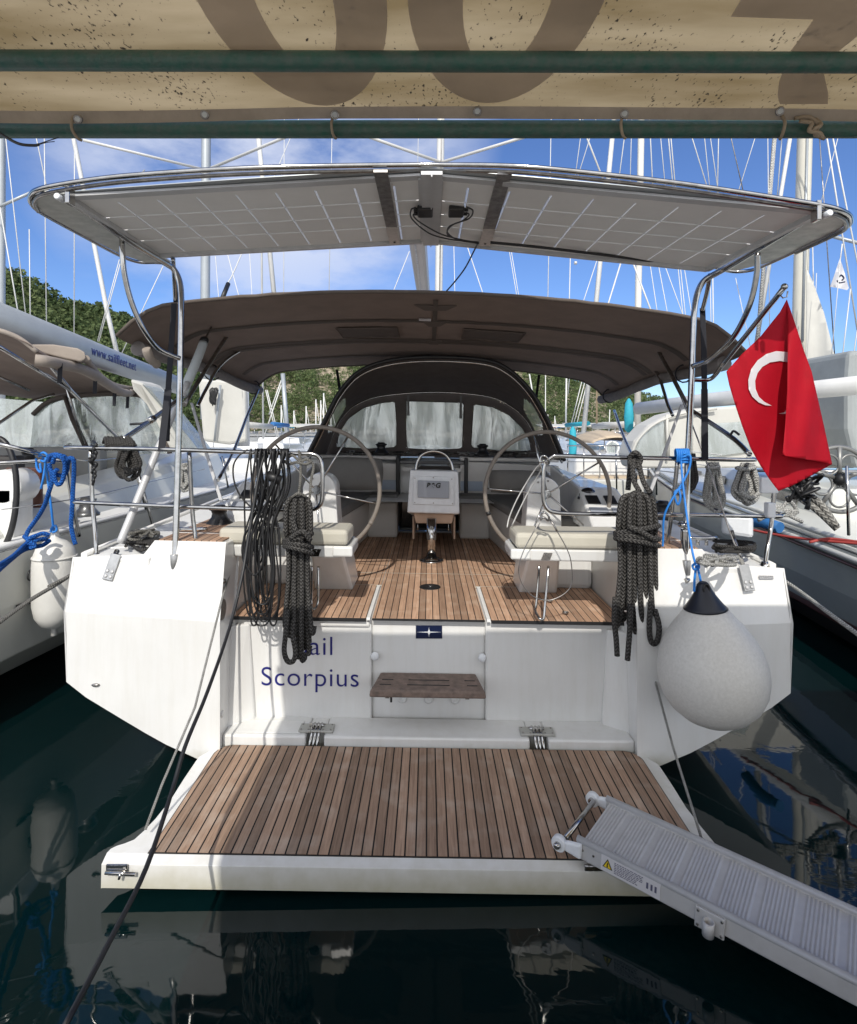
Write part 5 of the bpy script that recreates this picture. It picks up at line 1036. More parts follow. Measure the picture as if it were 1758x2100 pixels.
# black cable hank on the rail
m=MB(); r_=.0052
rs=random.Random(3)
for k in range(17):
    x1=rs.uniform(512,585); x2=x1+rs.uniform(-8,14); yb_=rs.choice([1155,1180,1228,1240,1260,1268,1275,1283]); xb=rs.uniform(520,562); w_=rs.uniform(9,26); d=3.50+rs.uniform(-.05,.05)
    m.tube([P(x1,938,d+.10),P(x1+2,921,d+.03),P(x1-2,940,d),P(x1+(xb-w_-x1)*.35+rs.uniform(-8,8),1010,d),P(xb-w_+rs.uniform(-5,5),1100,d),P(xb-w_-2,(yb_+1100)/2,d),P(xb-w_*.7,yb_-16,d),P(xb,yb_,d),P(xb+w_*.7,yb_-16,d),P(xb+w_,(yb_+1100)/2,d),P(xb+w_*.6+rs.uniform(-8,8),1080,d+.02),P(x2+rs.uniform(-4,8),1000,d+.03),P(x2,940,d),P(x2+1,921,d+.03),P(x2+2,940,d+.10)],r_,7,smooth=5)
m.tube([P(508,922,3.52),(P(490,935,3.5)),P(479,955,3.5),P(480,985,3.5),P(492,1015,3.5),P(515,1040,3.5),P(540,1060,3.5),P(560,1080,3.5),P(575,1083,3.5)],r_,7,smooth=6)
m.tube([P(560,925,3.55),P(568,960,3.5),P(573,1010,3.5),P(560,1050,3.5),P(545,1078,3.5),P(535,1060,3.5),P(530,1030,3.5),P(545,1000,3.5)],r_,7,smooth=6)
o=obj('black_cable_hank',m,BLACK); tag(o,'tangled hank of thin black cables draped over the left rail','cable')
m=MB(); m.tube([P(548,975,3.5),P(575,985,3.5)],.03,10); tag(obj('cable_plug',m,BLACK),'black plug connector in the tangle of cables on the left rail','plug')
R1('shore_power_cable',[(545,925,3.5),(530,980,3.44),(510,1100,3.34),(497,1180,3.25),(470,1290,3.05),(425,1420,2.70),(380,1530,2.45),(352,1625,2.3),(300,1780,2.0),(225,1930,1.75),(130,2110,1.5)],.0085,BLACK,'thick black shore cable running from the rail down past the platform','cable',n=10)
# thin wire lanyard loops on right helm
m=MB()
m.tube([P(1114,1060,3.58),P(1095,1090,3.55),(P(1074,1130,3.55)),P(1064,1165,3.55),P(1070,1195,3.55),P(1092,1222,3.55),P(1125,1231,3.55),P(1157,1218,3.55),P(1173,1195,3.55),P(1171,1150,3.55),P(1160,1120,3.55),P(1140,1085,3.55),P(1128,1065,3.57)],.0032,6,smooth=6)
m.tube([P(1128,1065,3.57),P(1136,1077,3.56),P(1143,1090,3.55)],.0062,8)
tag(obj('wire_lanyard',m,DULL),'thin steel wire lanyard loop hanging in front of the right helm seat','wire')
R1('lifeline_gate',[[(1118,945,3.58),(1100,960,3.7),(1080,990,3.8),(1060,1025,3.85),(1045,1060,3.9),(1040,1082,3.9)],[(1118,948,3.58),(1104,975,3.7),(1086,1005,3.8),(1068,1040,3.85),(1050,1078,3.9)]],.0045,ALUP,'pair of curved white guard wires beside the right wheel','wire')
for yy,lab in ((942,'small steel shackle at the upper corner of the right-hand rail'),(1058,'small steel shackle at the lower corner of the right-hand rail, above the wire loop')):
    m=MB(); m.tube([P(1108,yy+6,3.56),P(1110,yy-5,3.56),P(1118,yy-7,3.55),P(1126,yy+2,3.55),P(1124,yy+10,3.56),P(1116,yy+3,3.55)],.0065,8,closed=True,smooth=5); tag(obj('shackle',m,CHROME),lab,'shackle')
# blue buoy line + coils on right rail
m=MB(); bc=bpy.data.materials['blue_cord']
for e in ([(1398,925,3.6),(1398,960,3.58),(1404,1020,3.52),(1412,1080,3.46),(1420,1130,3.4),(1428,1162,3.32)],[(1428,1162,3.32),(1425,1185,3.2),(1424,1212,3.1)],[(1430,1160,3.32),(1436,1185,3.2),(1440,1208,3.12)],[(1420,1160,3.3),(1430,1154,3.28),(1434,1164,3.3),(1424,1168,3.3),(1420,1160,3.3)],[(1403,935,3.58),(1416,935,3.56),(1414,960,3.56),(1400,990,3.56),(1375,1030,3.56),(1362,1062,3.58),(1360,1110,3.6),(1356,1168,3.6)],[(1400,1000,3.56),(1384,1010,3.56),(1390,1035,3.56),(1396,1020,3.55),(1392,1000,3.56)]): m.tube([P(*q_) for q_ in e],.0065,8,smooth=6)
for k in range(7): m.tube([P(1386+k*4,947,3.66),P(1385+k*4,925,3.64),P(1388+k*4,922,3.60),P(1390+k*4,934,3.585),P(1389+k*4,948,3.60)],.0065,7,smooth=4)
for k in range(4): m.tube([P(1395,935+k*5,3.60),P(1405,930+k*6,3.575),P(1416,934+k*5,3.60)],.007,7,smooth=4)
tag(obj('buoy_line',m,bc),'light blue cord tied round the right rail and holding the grey buoy','cord')
def hank(name,cx,y0,y1,w_,d,mt,r,label,n=9,seed=1):
    m=MB(); rs=random.Random(seed)
    for k in range(n):
        o_=rs.uniform(-w_*.3,w_*.3); ww=w_*rs.uniform(.35,.6); yb2=y1-rs.uniform(0,(y1-y0)*.25); dd=d+rs.uniform(-.04,.04)
        m.tube([P(cx+o_,y0,dd),P(cx+o_-ww*.6,y0+(yb2-y0)*.4,dd),P(cx+o_-ww,y0+(yb2-y0)*.78,dd),P(cx+o_,yb2,dd-.02),P(cx+o_+ww,y0+(yb2-y0)*.78,dd),P(cx+o_+ww*.6,y0+(yb2-y0)*.4,dd),P(cx+o_+2,y0,dd+.02)],r,7,smooth=5)
    m.tube([P(cx-w_*.45,y0+10,d-.03),P(cx,y0+12,d-.07),P(cx+w_*.45,y0+8,d-.03),P(cx,y0+8,d+.06)],r,7,closed=True,smooth=4)
    return tag(obj(name,m,mt),label,'rope')
hank('rope_hank',1462,948,1052,28,4.3,ROPEW,.012,'pale rope hank hanging inboard of the right rail, left of the staff base',seed=2)
hank('rope_hank',1530,950,1035,42,4.0,ROPEW,.013,'fat pale rope hank hanging under the flag',11,seed=3)
hank('rope_hank',1418,930,1015,16,4.25,ROPED,.011,'small dark rope hank behind the blue cords on the right rail',7,seed=4)
hank('rope_hank',262,905,985,34,3.95,ROPED,.012,'dark grey rope hank tied on the left rail above the winch',9,seed=5)
m=MB()
for k in range(12): m.tube([P(212+5*k,908,3.7),P(214+5*k+rng.normal(0,2),899+rng.normal(0,2),3.66),P(218+5*k,912,3.62),P(216+5*k,922,3.66)],.010,7,smooth=4)
tag(obj('rope_wrap',m,ROPED),'dark rope wrapped many times round the left top rail','rope')
m=MB()
for k in range(10): m.tube([P(188+rng.normal(0,4),905+k*8,3.68),P(196+rng.normal(0,5),912+k*8,3.62),P(190+rng.normal(0,4),922+k*8,3.66)],.009,7,smooth=4)
tag(obj('rope_lashing',m,BLACK),'black lashing knotted round the outermost left rail post','rope')
m=MB()
for k in range(14): 
    c=P(1645+rng.normal(0,18),1000+rng.normal(0,12),4.2); m.tube([c+V(*(rng.normal(0,.045,3))) for _ in range(5)],.012,7,smooth=4)
m.tube([P(1655,1010,4.2),P(1658,1035,4.2),P(1655,1045,4.2)],.018,7); tag(obj('black_net_bundle',m,BLACK),'bundled black cord lump hanging just below the flag\'s lower corner','rope')
# deck ropes at stern corners
for (cx0,cy0,dd,lab,mt,sd_) in ((1505,1120,3.85,'loose dark mooring rope heaped on the right stern deck',ROPED,5),(300,1098,3.95,'loose grey mooring rope lying on the left stern deck',ROPEG,6),(1470,1150,3.62,'flat loop of pale line lying on the white right quarter',ROPEW,8),(290,1118,3.75,'coil of dark line beside the left chainplate',ROPED,9)):
    m=MB(); rs=random.Random(sd_)
    for k in range(5):
        m.tube([PZ(cx0+rs.uniform(-42,42),cy0+rs.uniform(-12,12),1.30+rs.uniform(-.01,.04)) for _ in range(5)],.010,7,smooth=6)
    tag(obj('deck_rope',m,mt),lab,'rope')
m=MB(); m.tube([P(1300,1050,3.3)+V(0,0,-9),P(1300,1050,3.3)+V(0,0,-9.1)],.01) if False else None
# cleats
for c,lab in ((P(1440,1118,3.9),'r'),(P(395,1100,3.9),'l')):
    m=MB(); m.tube([c+V(-.10,0,.05),c+V(0,0,.045),c+V(.10,0,.05)],.014,8,smooth=3); m.tube([c+V(-.03,0,0),c+V(-.03,0,.045)],.012,8); m.tube([c+V(.03,0,0),c+V(.03,0,.045)],.012,8); obj('cleat',m,CHROME,yb)
# ---------------------------------------------------------------- gangway
gw=thing('gangway','ribbed aluminium gangway resting its rollers on the teak platform','gangway',tuple(PZ(1165,1745,.16)))
A=PZ(1246,1636,.245); B=PZ(1187,1726,.245)
v1=Vector((.79,-.61,-.055)).normalized(); wv=(B-A); wv-=v1*wv.dot(v1); W=wv.length; wv.normalize(); up=wv.cross(v1)
if up.z<0: up=-up
LEN=3.4
def G(s,t,h): return A+v1*s+wv*(t*W)+up*h
prof=[];ns=0
m=MB(); rows=[]
s=.02; xs=[]
pitch=.0205
while s<LEN:
    xs.append(s); s+=.0035
cnt=0
def hgt(s):
    k=s%.138
    if k>.112: return 0.0
    return .0050*(0.5-.5*math.cos(2*math.pi*k/.014))
vs=[];fs=[]
for i,s in enumerate(xs):
    for t in (.06,.94): vs.append(G(s,t,-.012+hgt(s)))
for i in range(len(xs)-1): fs.append((2*i,2*i+1,2*i+3,2*i+2))
m.add(vs,fs,None,True); obj('tread_plate',m,ALU,gw)
m=MB()
for i in range(12):
    pass
for t0,t1 in ((0,.062),(.938,1.0)):
    m=MB(); m.hexa([G(.0,t0,-.075),G(LEN,t0,-.075),G(LEN,t1,-.075),G(0,t1,-.075),G(.0,t0,.006),G(LEN,t0,.006),G(LEN,t1,.006),G(0,t1,.006)]); obj('side_rail',m,ALU,gw,bev=.008)
    a=(t0+t1)/2; m=MB(); m.tube([G(.0,a,.004),G(LEN,a,.004)],.014,12); obj('side_bead',m,ALU,gw)
m=MB(); m.hexa([G(.02,.06,-.06),G(LEN,.06,-.06),G(LEN,.94,-.06),G(.02,.94,-.06),G(.02,.06,-.03),G(LEN,.06,-.03),G(LEN,.94,-.03),G(.02,.94,-.03)]); obj('underside_plate',m,DULL,gw)
axis=wv
for t in (-.02,1.02):
    c=G(-.075,t,-.045)
    m=MB(); m.lathe([(.030,-.016),(.034,-.011),(.034,.011),(.030,.016)],c,axis,24); rl=obj('roller',m,POLYW,gw)
    m=MB(); m.lathe([(.014,-.026),(.016,-.02),(.016,.02),(.014,.028),(.008,.032)],c+axis*(.004),axis if t>0 else -axis,12); obj('roller_bolt',m,CHROME,rl)
    m=MB(); m.hexa([G(-.06,t-.03,-.062),G(.03,t-.03,-.068),G(.03,t+.03,-.068),G(-.06,t+.03,-.062),G(-.05,t-.03,-.018),G(.03,t-.03,.004),G(.03,t+.03,.004),G(-.05,t+.03,-.018)]); obj('roller_bracket',m,POLYW,gw,bev=.012)
m=MB(); m.tube([G(-.06,.06,-.035),G(-.06,.94,-.035)],.0125,12); obj('axle',m,CHROME,gw)
# warning label on near rail side
def GS(s,h,o_=.002): return A+v1*s+wv*(W+o_)+up*h
m=MB(); m.hexa([GS(.115,-.066,.001),GS(.36,-.066,.001),GS(.36,-.066,.003),GS(.115,-.066,.003),GS(.115,.0,.001),GS(.36,.0,.001),GS(.36,.0,.003),GS(.115,.0,.003)]); lb=obj('warning_label',m,FLAGW,gw)
m=MB(); m.prism([GS(.122,-.048,.0035),GS(.165,-.048,.0035),GS(.1435,-.008,.0035)],wv*.001); tr_=obj('warning_triangle',m,BLACK,lb); m=MB(); m.prism([GS(.128,-.0445,.005),GS(.159,-.0445,.005),GS(.1435,-.015,.005)],wv*.0008); obj('triangle_face',m,YEL,tr_)
m=MB(); m.prism([GS(.140,-.042,.0062),GS(.147,-.042,.0062),GS(.145,-.030,.0062),GS(.149,-.026,.0062),GS(.143,-.020,.0062),GS(.141,-.032,.0062)],wv*.0005); obj('triangle_symbol',m,BLACK,tr_)
m=MB()
rs=random.Random(4)
for j in range(7):
    s=.172; e=.29 if j<4 else .262
    while s<e:
        l=rs.uniform(.006,.014); h_=-.010-j*.0072; m.prism([GS(s,h_-.0015,.0035),GS(s+l,h_-.0015,.0035),GS(s+l,h_+.0015,.0035),GS(s,h_+.0015,.0035)],wv*.0005); s+=l+.003
for x_ in (.305,.322,.338): m.prism([GS(x_,-.045,.0035),GS(x_+.008,-.045,.0035),GS(x_+.008,-.020,.0035),GS(x_,-.020,.0035)],wv*.0005)
obj('label_print',m,mat('label_ink',(.10,.10,.16),.5),lb)
c=GS(.545,-.045,0); m=MB(); m.obox(c+wv*.006,v1,up,wv,.105,.08,.010); hs=obj('handrail_socket',m,ALU,gw,bev=.003)
m=MB(); m.lathe([(.021,-.055),(.021,.0),(.017,.0),(.017,-.04)],c+wv*.029+up*.02,up,20); obj('socket_tube',m,ALU,hs)
for a in (-.042,.042):
    for b_ in (-.028,.028):
        m=MB(); m.lathe([(.006,0),(.005,.004)],c+v1*a+up*b_+wv*.011,wv,8); obj('socket_screw',m,CHROME,hs)
for s_ in (.03,.08):
    m=MB(); m.lathe([(.006,0),(.005,.003)],GS(s_,-.03,.0),wv,8); obj('rail_rivet',m,CHROME,gw)
# ================================================================ LEFT NEIGHBOUR
ln=thing('sailing_yacht','white neighbouring yacht on the left with beige-topped bimini and lettered boom','yacht',(-4.9,4,0))
ln.name='sailing_yacht.001'; WL[ln.name]=Vector((-4.9,4,0))
star=[(3.30,-3.02),(4.27,-2.96),(5.7,-2.80),(7.4,-2.62),(9.5,-2.62),(12,-3.0),(14.5,-3.6),(16.6,-4.35)]
zg=lambda y:1.185+.022*(y-3.3); m=MB(); vs=[];fs=[]
for y,x in star:
    cxl=-5.15+(y-3.3)*.06
    for (ox,z) in ((0,zg(y)),(.0,.80),(-.04,.42),(-.25,.22),(-.7,.04),(-1.5,-.15)):
        vs.append((max(x+ox,cxl) if False else x+ox,y,z))
    for (ox,z) in ((1.5,-.15),(.7,.04),(.25,.22),(.04,.42),(0,.8),(0,zg(y))):
        vs.append((2*cxl-x+ox,y,z))
k=12
for i in range(len(star)-1):
    for j in range(k-1): fs.append((i*k+j,(i+1)*k+j,(i+1)*k+j+1,i*k+j+1))
fs.append(tuple(range(k))); m.add(vs,fs,None,False); obj('hull',m,LHULL,ln,bev=.01)
m=MB(); dk=[(x-.01,y,zg(y)-.0) for y,x in star]+[(2*(-5.15+(y-3.3)*.06)-x,y,zg(y)) for y,x in star[::-1]]; m.add(dk,[tuple(range(len(dk)))]); obj('deck',m,WHITE2,ln)
m=MB(); m.tube([(x-.03,y,zg(y)+.025) for y,x in star],.022,6); obj('toe_rail',m,WHITE,ln)
# dark lower band & stripe
m=MB(); m.tube([(x+.004,y,.30+0*y) for y,x in star],.012,6,flat=1) ; 
for a,b_,w_ in (((35,1246),(76,1231),.022),((30,1386),(130,1345),.02)):
    pass
p0=PX(34,1244,-2.955);p1=PX(76,1230,-2.945); m=MB(); m.obox((p0+p1)/2,(p1-p0),(1,0,0),(0,0,1),(p1-p0).length,.01,.022); obj('hull_stripe',m,BLACK,ln)
# stern lettering in script
mb=text_mb('Coccinella',.17,PX(52,1200,-2.935)+V(0,.0,-.045),(.11,1,.02),(0,0,1),.003,.0,align='LEFT',shear=.35) if False else None
def script(pts,w_=.006): m=MB(); m.tube([PX(x,y,-2.935) for x,y in pts],w_,6,smooth=6); obj('hull_lettering',m,BLACK,ln)
script([(70,1165),(60,1172),(57,1186),(62,1190),(70,1187)])
script([(156,1143),(157,1151)]); script([(168,1143),(163,1146),(162,1151),(167,1152)]); script([(205,1122),(202,1134),(200,1140)]); script([(160,1146),(161,1151)]); script([(178,1141),(190,1137)],.004); script([(220,1126),(221,1133)])
# coaming, cabin, bulkhead
xs_=lambda y:float(np.interp(y,[q_[0] for q_ in star],[q_[1] for q_ in star]))
m=MB(); m.hexa([(-3.75,3.9,1.15),(-3.30,3.9,1.15),(-3.05,9.0,1.2),(-3.75,9.0,1.2),(-3.75,4.0,1.42),(-3.48,4.0,1.38),(-3.20,8.8,1.72),(-3.7,8.8,1.78)]); obj('coaming',m,LHULL,ln,bev=.05)
m=MB(); m.hexa([(-5.9,7.0,1.2),(-3.2,7.0,1.2),(-3.5,12.6,1.3),(-5.4,12.6,1.3),(-5.8,7.0,1.82),(-3.55,7.0,1.80),(-3.9,12,1.68),(-5.2,12,1.68)]); cr=obj('coachroof',m,LHULL,ln,bev=.08)
for y0,y1 in ((7.4,8.6),(8.9,10.0)):
    m=MB(); f=lambda y,z:(float(np.interp(z,[1.25,1.80],[-3.2-(y-7)*.054,-3.53-(y-7)*.064]))+.012,y,z); m.prism([f(y0,1.40),f(y1,1.42),f(y1,1.58),f(y0,1.62)],(.004,0,0)); obj('cabin_window',m,GLASSD,cr,bev=.003)
m=MB(); m.box((-6.6,6.6,1.15),(-3.75,6.75,1.85)); obj('bulkhead',m,mat('grey_cockpit',(.24,.24,.23),.5,noise_amt=.1),ln,bev=.02)
m=MB(); m.box((-5.9,5.6,1.25),(-4.0,5.75,1.80)); obj('cockpit_backrest',m,mat('dark_cockpit',(.035,.033,.032),.7),ln,bev=.03)
m=MB(); m.box((-4.02,4.4,1.10),(-3.75,4.46,1.78)) if False else m.obox(P(50,1000,4.9),(1,0,0),(0,1,0),(0,0,1),.30,.04,.34); obj('teak_table_leaf',m,mat('varnished_teak',(.10,.035,.022),.35,noise_amt=.4,noise_scale=15),ln,bev=.01)
m=MB(); m.hexa([(-4.6,3.6,1.2),(-3.55,3.6,1.2),(-3.55,4.3,1.2),(-4.6,4.3,1.2),(-4.6,3.6,1.30),(-3.6,3.6,1.30),(-3.6,4.3,1.30),(-4.6,4.3,1.30)]); obj('helm_seat',m,TEAKS,ln,bev=.01)
c=P(-12,1020,4.4); m=MB(); m.tube([c+V(math.cos(a)*.17,math.sin(a)*.03,math.sin(a)*.45) for a in np.linspace(0,2*math.pi,49)[:-1]],.022,10,closed=True); obj('steering_wheel',m,BLACK,ln)
m=MB(); m.lathe([(.14,0),(.14,.25)],P(5,1000,4.5),(0,1,0),24); m.box((P(-25,1000,4.5).x,4.5,1.2),(P(25,1000,4.5).x,4.75,1.6)); obj('helm_pedestal',m,WHITE,ln,bev=.02)
winch('winch',P(178,1020,5.1)-V(0,0,.0)+V(0,0,-.16),1.0,bpy.data.materials['dark_steel'] if 'dark_steel' in bpy.data.materials else mat('dark_steel',(.12,.12,.12),.3,.6),ln)
winch('winch',P(58,922,6.2)-V(0,0,.15),1.0,BLACK,ln)
# rails
def TL(name,pts,r,mt=CHROME,n=8,smooth=5,par=None): 
    m=MB(); m.tube([P(*q_) if not isinstance(q_,Vector) else q_ for q_ in pts],r,n,smooth=smooth); return obj(name,m,mt,par or ln)
TL('pushpit_rail',[(-30,951,4.0),(60,946,4.1),(100,944,4.12),(126,945,4.15),(136,955,4.2),(142,990,4.28),(152,1050,4.35),(162,1100,4.4)],.0145)
TL('guard_wire',[(-20,1048,4.1),(100,1032,4.3),(200,1014,4.8),(300,990,5.6),(420,962,7.0)],.004)
TL('guard_wire',[(150,942,4.3),(200,944,4.8),(320,930,6.0)],.004)
for a in ((283,925,5.4,287,993,5.4),(270,925,4.9,300,1045,4.9),(320,1100,4.9,275,940,4.9),(455,935,7.5,468,1000,7.5)): TL('stanchion',[(a[0],a[1],a[2]),(a[3],a[4],a[5])],.0125,smooth=0)
# bimini of the neighbour
BT=bpy.data.materials['beige_canvas']
def P2(x,y,d): return P(x,y,d)
rows=[[(-420,560,4.2),(-250,610,4.2),(-100,655,4.25),(0,678,4.3),(60,705,4.35),(76,722,4.4)],[(-300,700,5.6),(-100,722,5.6),(50,742,5.7),(140,760,5.8),(200,780,6.0)],[(-150,800,7.4),(0,808,7.4),(67,818,7.4),(110,812,7.4),(230,808,7.5),(285,808,7.6)]]
rs_=[[ (lambda q_,t:q_[min(int(t*(len(q_)-1)),len(q_)-2)].lerp(q_[min(int(t*(len(q_)-1)),len(q_)-2)+1],t*(len(q_)-1)-min(int(t*(len(q_)-1)),len(q_)-2)))([P(*z) for z in r_],t) for t in np.linspace(0,1,25)] for r_ in rows]
def nb(u,v):
    i=min(int(round(u*24)),24); 
    k=min(int(v*2),1); f=v*2-k; return rs_[k][i].lerp(rs_[k+1][i],f)
m=MB(); m.grid(nb,24,16); nbm=obj('bimini',m,BIMINI,ln,solid=.008)
m=MB(); m.tube([P(-40,672,4.3),P(0,678,4.3),P(40,694,4.35),P(76,722,4.4)],.018,10,smooth=5); obj('bimini_edge_roll',m,BT,nbm)
m=MB(); top=[(20,700),(55,704),(100,700),(160,708),(176,716),(178,745),(168,752),(120,742),(78,728)]
m.prism([P(x,y,4.8) for x,y in ((62,706),(110,706),(160,714),(174,722),(176,736),(165,742),(110,730),(70,719))],(-.21,.35,.02)); obj('folded_top_cover',m,BT,nbm,bev=.012)
TL('rolled_side_curtain',[(72,738,4.4),(95,741,4.45),(130,748,4.7),(180,762,5.2),(240,800,6.2),(262,806,6.8),(275,800,7.4)],.045,BT,12,6,nbm)
TL('canvas_valance',[(176,735,5.0),(200,766,5.6),(235,790,6.4),(290,800,7.6)],.03,BT,10,6,nbm)
for px,py,d in ((123,748,4.65),(195,770,5.5),(235,795,6.2),(262,800,6.8)):
    m=MB(); m.obox(P(px,py+17,d-.06),(1,0,0),(0,1,0),(.05,0,1),.035,.006,.17*d/5); obj('curtain_strap',m,BLACKF,nbm)
for a in ([(-20,700,4.0),(145,800,4.9)],[(-20,906,3.9),(100,985-50,4.1)],[(95,740,4.5),(145,800,4.9),(255,910,5.9)],[(-30,760,6),(60,800,6.5)],[(135,790,6.5),(172,910,6.9)],[(-20,880,5.5),(65,822,6.2),(110,808,6.8)],[(255,915,5.6),(290,1000,5.6)]): TL('bimini_frame_tube',a,.0155,smooth=0)
# sprayhood neighbour
m=MB(); hb=[P(*q_) for q_ in ((60,935,7.2),(70,850,7.2),(100,825,7.2),(150,812,7.2),(285,810,7.2),(330,850,7.2),(350,930,7.2))]
m.prism(hb,(0,.01,0)); sp=obj('sprayhood_window',m,VINYLC,ln)
m=MB(); m.tube([p-V(0,.02,0) for p in hb[1:]],.03,8,smooth=4); obj('sprayhood_binding',m,DARKC,sp)
m=MB(); m.tube([P(135,813,7.1),P(150,860,7.1),P(180,925,7.1)],.055,8,flat=.4); obj('sprayhood_strap',m,DARKC,sp)
m=MB(); hs_=[P(268,778,7.0),P(300,800,7.0),P(335,850,7.0),P(420,925,7.2),P(395,928,7.4),P(340,925,7.2),P(300,830,7.1)]; m.prism([P(265,776,6.9),P(292,785,6.95),P(330,830,7.0),P(378,925,7.1),P(350,925,7.1),P(300,830,7.0),P(272,800,6.9)],(0,.5,.0)); obj('sprayhood_side',m,SAILC,ln,bev=.03)
m=MB(); m.prism([P(292,788,6.94),P(310,800,6.94),P(410,925,7.05),P(380,925,7.05),P(330,832,6.98)],(0,.4,0)); obj('sprayhood_side_window',m,VINYLC,ln)
m=MB(); m.prism([P(-200,822,8.5),P(-60,812,8.5),P(110,826,8.5),P(100,850,8.5),P(60,935,8.5),P(-200,935,8.5)],(0,.01,0)); obj('far_window',m,VINYLC,ln)
# boom + text + mast
a,b_=P(-120,610,4.3),P(372,793,9.6); dd=(b_-a).normalized(); sd2=V(0,0,1).cross(dd).normalized(); u2=dd.cross(sd2)
m=MB()
def ell_ring(c,k=18): return [c+sd2*math.cos(t)*.085+u2*math.sin(t)*.145 for t in np.linspace(0,2*math.pi,k+1)[:-1]]
r0,r1=ell_ring(a),ell_ring(b_); m.add(r0+r1,[(i,(i+1)%18,18+(i+1)%18,18+i) for i in range(18)]+[tuple(range(18))[::-1],tuple(range(18,36))],None,True); nbo=obj('boom',m,ALUM,ln)
t_=.505; cc=a.lerp(b_,t_); s2=-sd2 if (-sd2).y<0 or (-sd2).dot(V(0,0,EYE)-cc)>0 else sd2
if s2.dot(Vector((0,0,EYE))-cc)<0: s2=-s2
mb=text_mb('www.sailfleet.net',.158,cc+s2*.088-u2*.045,dd,u2,.003,.0,spacing=1.08); obj('boom_lettering',mb,BLUEL,nbo)
TL('mast',[P(421,860,10.5),P(421,612,10.5),P(423,280,10.5),P(425,-150,10.5)],.082,ALUM,16,0)
TL('spreader',[(412,346,10.4),(170,287,9.3)],.024,ALUP,smooth=0); TL('spreader',[(432,345,10.4),(583,282,9.8),(640,258,9.4)],.026,ALUP,smooth=0)
for q_ in ((153,280,152,660,9.3,9.3,2.0),(500,1,500,2,1,1,1)): 
    if q_[0]!=500: stay(ln,*q_,name='shroud')
TL('furled_headsail',[(120,130,12),(151,283,12),(220,640,12),(244,740,12)],.045,ALUP,10,0)
for q_ in ((245,532,200,700,10,10,1.8),(249,532,203,700,10,10,1.8),(335,545,297,625,10,10,1.8),(297,348,293,352,10,10,3)): stay(ln,*q_,name='running_line')
# white cover/mast area behind
bt=thing('sailing_yacht','white-covered yacht one berth further, its pale mainsail bag hanging under the bimini corner','yacht',tuple(P(460,930,9.5).xy)+(0,)); bt.name='sailing_yacht.002'; WL[bt.name]=Vector(tuple(P(460,930,9.5).xy)+(0,))
def hull_simple(par,x,y0,y1,w_,zg_,mt,ant=True,dirx=0):
    m=MB(); vs=[];fs=[]; N_=8
    for i in range(N_+1):
        t=i/N_; y=y0+(y1-y0)*t; hb=w_/2*(1-max(0,(t-.45)/.55)**2.2)*(.86+.14*min(1,t*3)); xx=x+dirx*t
        for (a,z) in ((-1,zg_*(1+.18*t)),(-.96,.3),(-.6,-.05),(.6,-.05),(.96,.3),(1,zg_*(1+.18*t))): vs.append((xx+a*max(hb,.03),y,z))
    for i in range(N_):
        for j in range(5): fs.append((i*6+j,(i+1)*6+j,(i+1)*6+j+1,i*6+j+1))
        fs.append((i*6+5,(i+1)*6+5,(i+1)*6,i*6))
    fs.append((0,1,2,3,4,5)); m.add(vs,fs); return obj('hull',m,mt,par,bev=.02)
pc=P(460,930,9.5); hull_simple(bt,pc.x-.3,8.2+1,18,3.2,1.15,WHITE)
m=MB(); vsx=[(405,776),(415,900),(418,905),(470,912),(505,905),(503,800),(480,780)]; m.prism([P(x,y,9.8) for x,y in vsx],(0,.18,0)); sb=obj('sail_bag',m,SAILC,bt,bev=.05)
m=MB(); m.tube([P(452,790,9.72),P(440,905,9.72)],.02,8); obj('bag_batten',m,ALUM,sb)
m=MB(); rs=random.Random(9)
for k in range(9): m.tube([P(438+rs.uniform(-6,8),795+rs.uniform(0,36),9.6) for _ in range(4)],.022,6,closed=True,smooth=4)
obj('coiled_line',m,BLACK,bt)
TL('mast',[P(497,915,10.4),P(495,790,10.4)],.13,ALUP,14,0,bt)
m=MB(); m.box((pc.x-1.3,10.0,1.1),(pc.x+.9,15,1.55)); obj('coachroof',m,WHITE,bt,bev=.1)
# lines at the left stanchions
hank('rope_hank',380,950,1008,15,5.5,ROPEW,.014,'cream rope hank on the neighbouring yacht\'s rail behind the arch leg',7,seed=11)
# ================================================================ RIGHT NEIGHBOUR
def newboat(label,x,y,group=None):
    o=thing('sailing_yacht',label,'yacht',(x,y,0),group); WL[o.name]=Vector((x,y,0)); return o
rn=newboat('grey-hulled neighbouring yacht on the right with maroon stripe and white enclosure',4.8,4)
gr=[(3.2,3.45,.98),(4.9,3.62,1.0),(7,3.85,1.04),(9.7,4.20,1.06),(12,4.7,1.15),(15,5.6,1.3),(17.5,6.9,1.5)]
m=MB(); vs=[];fs=[]
for y,x,z in gr:
    for ox,zz in ((0,z),(.03,.60),(.12,.30),(.35,.02),(1.2,-.2),(2.6,-.2),(3.35,.3),(3.5,z)): 
        e=min(1,(17.6-y)/6); vs.append((x+ox*(e if ox>1 else 1),y,zz))
k=8
for i in range(len(gr)-1):
    for j in range(k-1): fs.append((i*k+j,i*k+j+1,(i+1)*k+j+1,(i+1)*k+j))
fs.append(tuple(range(k))[::-1]); m.add(vs,fs); obj('hull',m,GREYHULL,rn,bev=.01)
m=MB(); m.prism([(x+.02,y,z+.0) for y,x,z in gr]+[(x+3.5*min(1,(17.6-y)/6),y,z) for y,x,z in gr[::-1]],(0,0,.012)); obj('deck',m,LHULL,rn)
m=MB(); m.tube([(x-.01,y,z-.05) for y,x,z in gr],.028,8,flat=1); obj('rubbing_strake',m,LHULL,rn)
m=MB(); m.tube([(x-.012,y,z-.105) for y,x,z in gr],.015,8); obj('rubbing_strake',m,MAROON,rn)
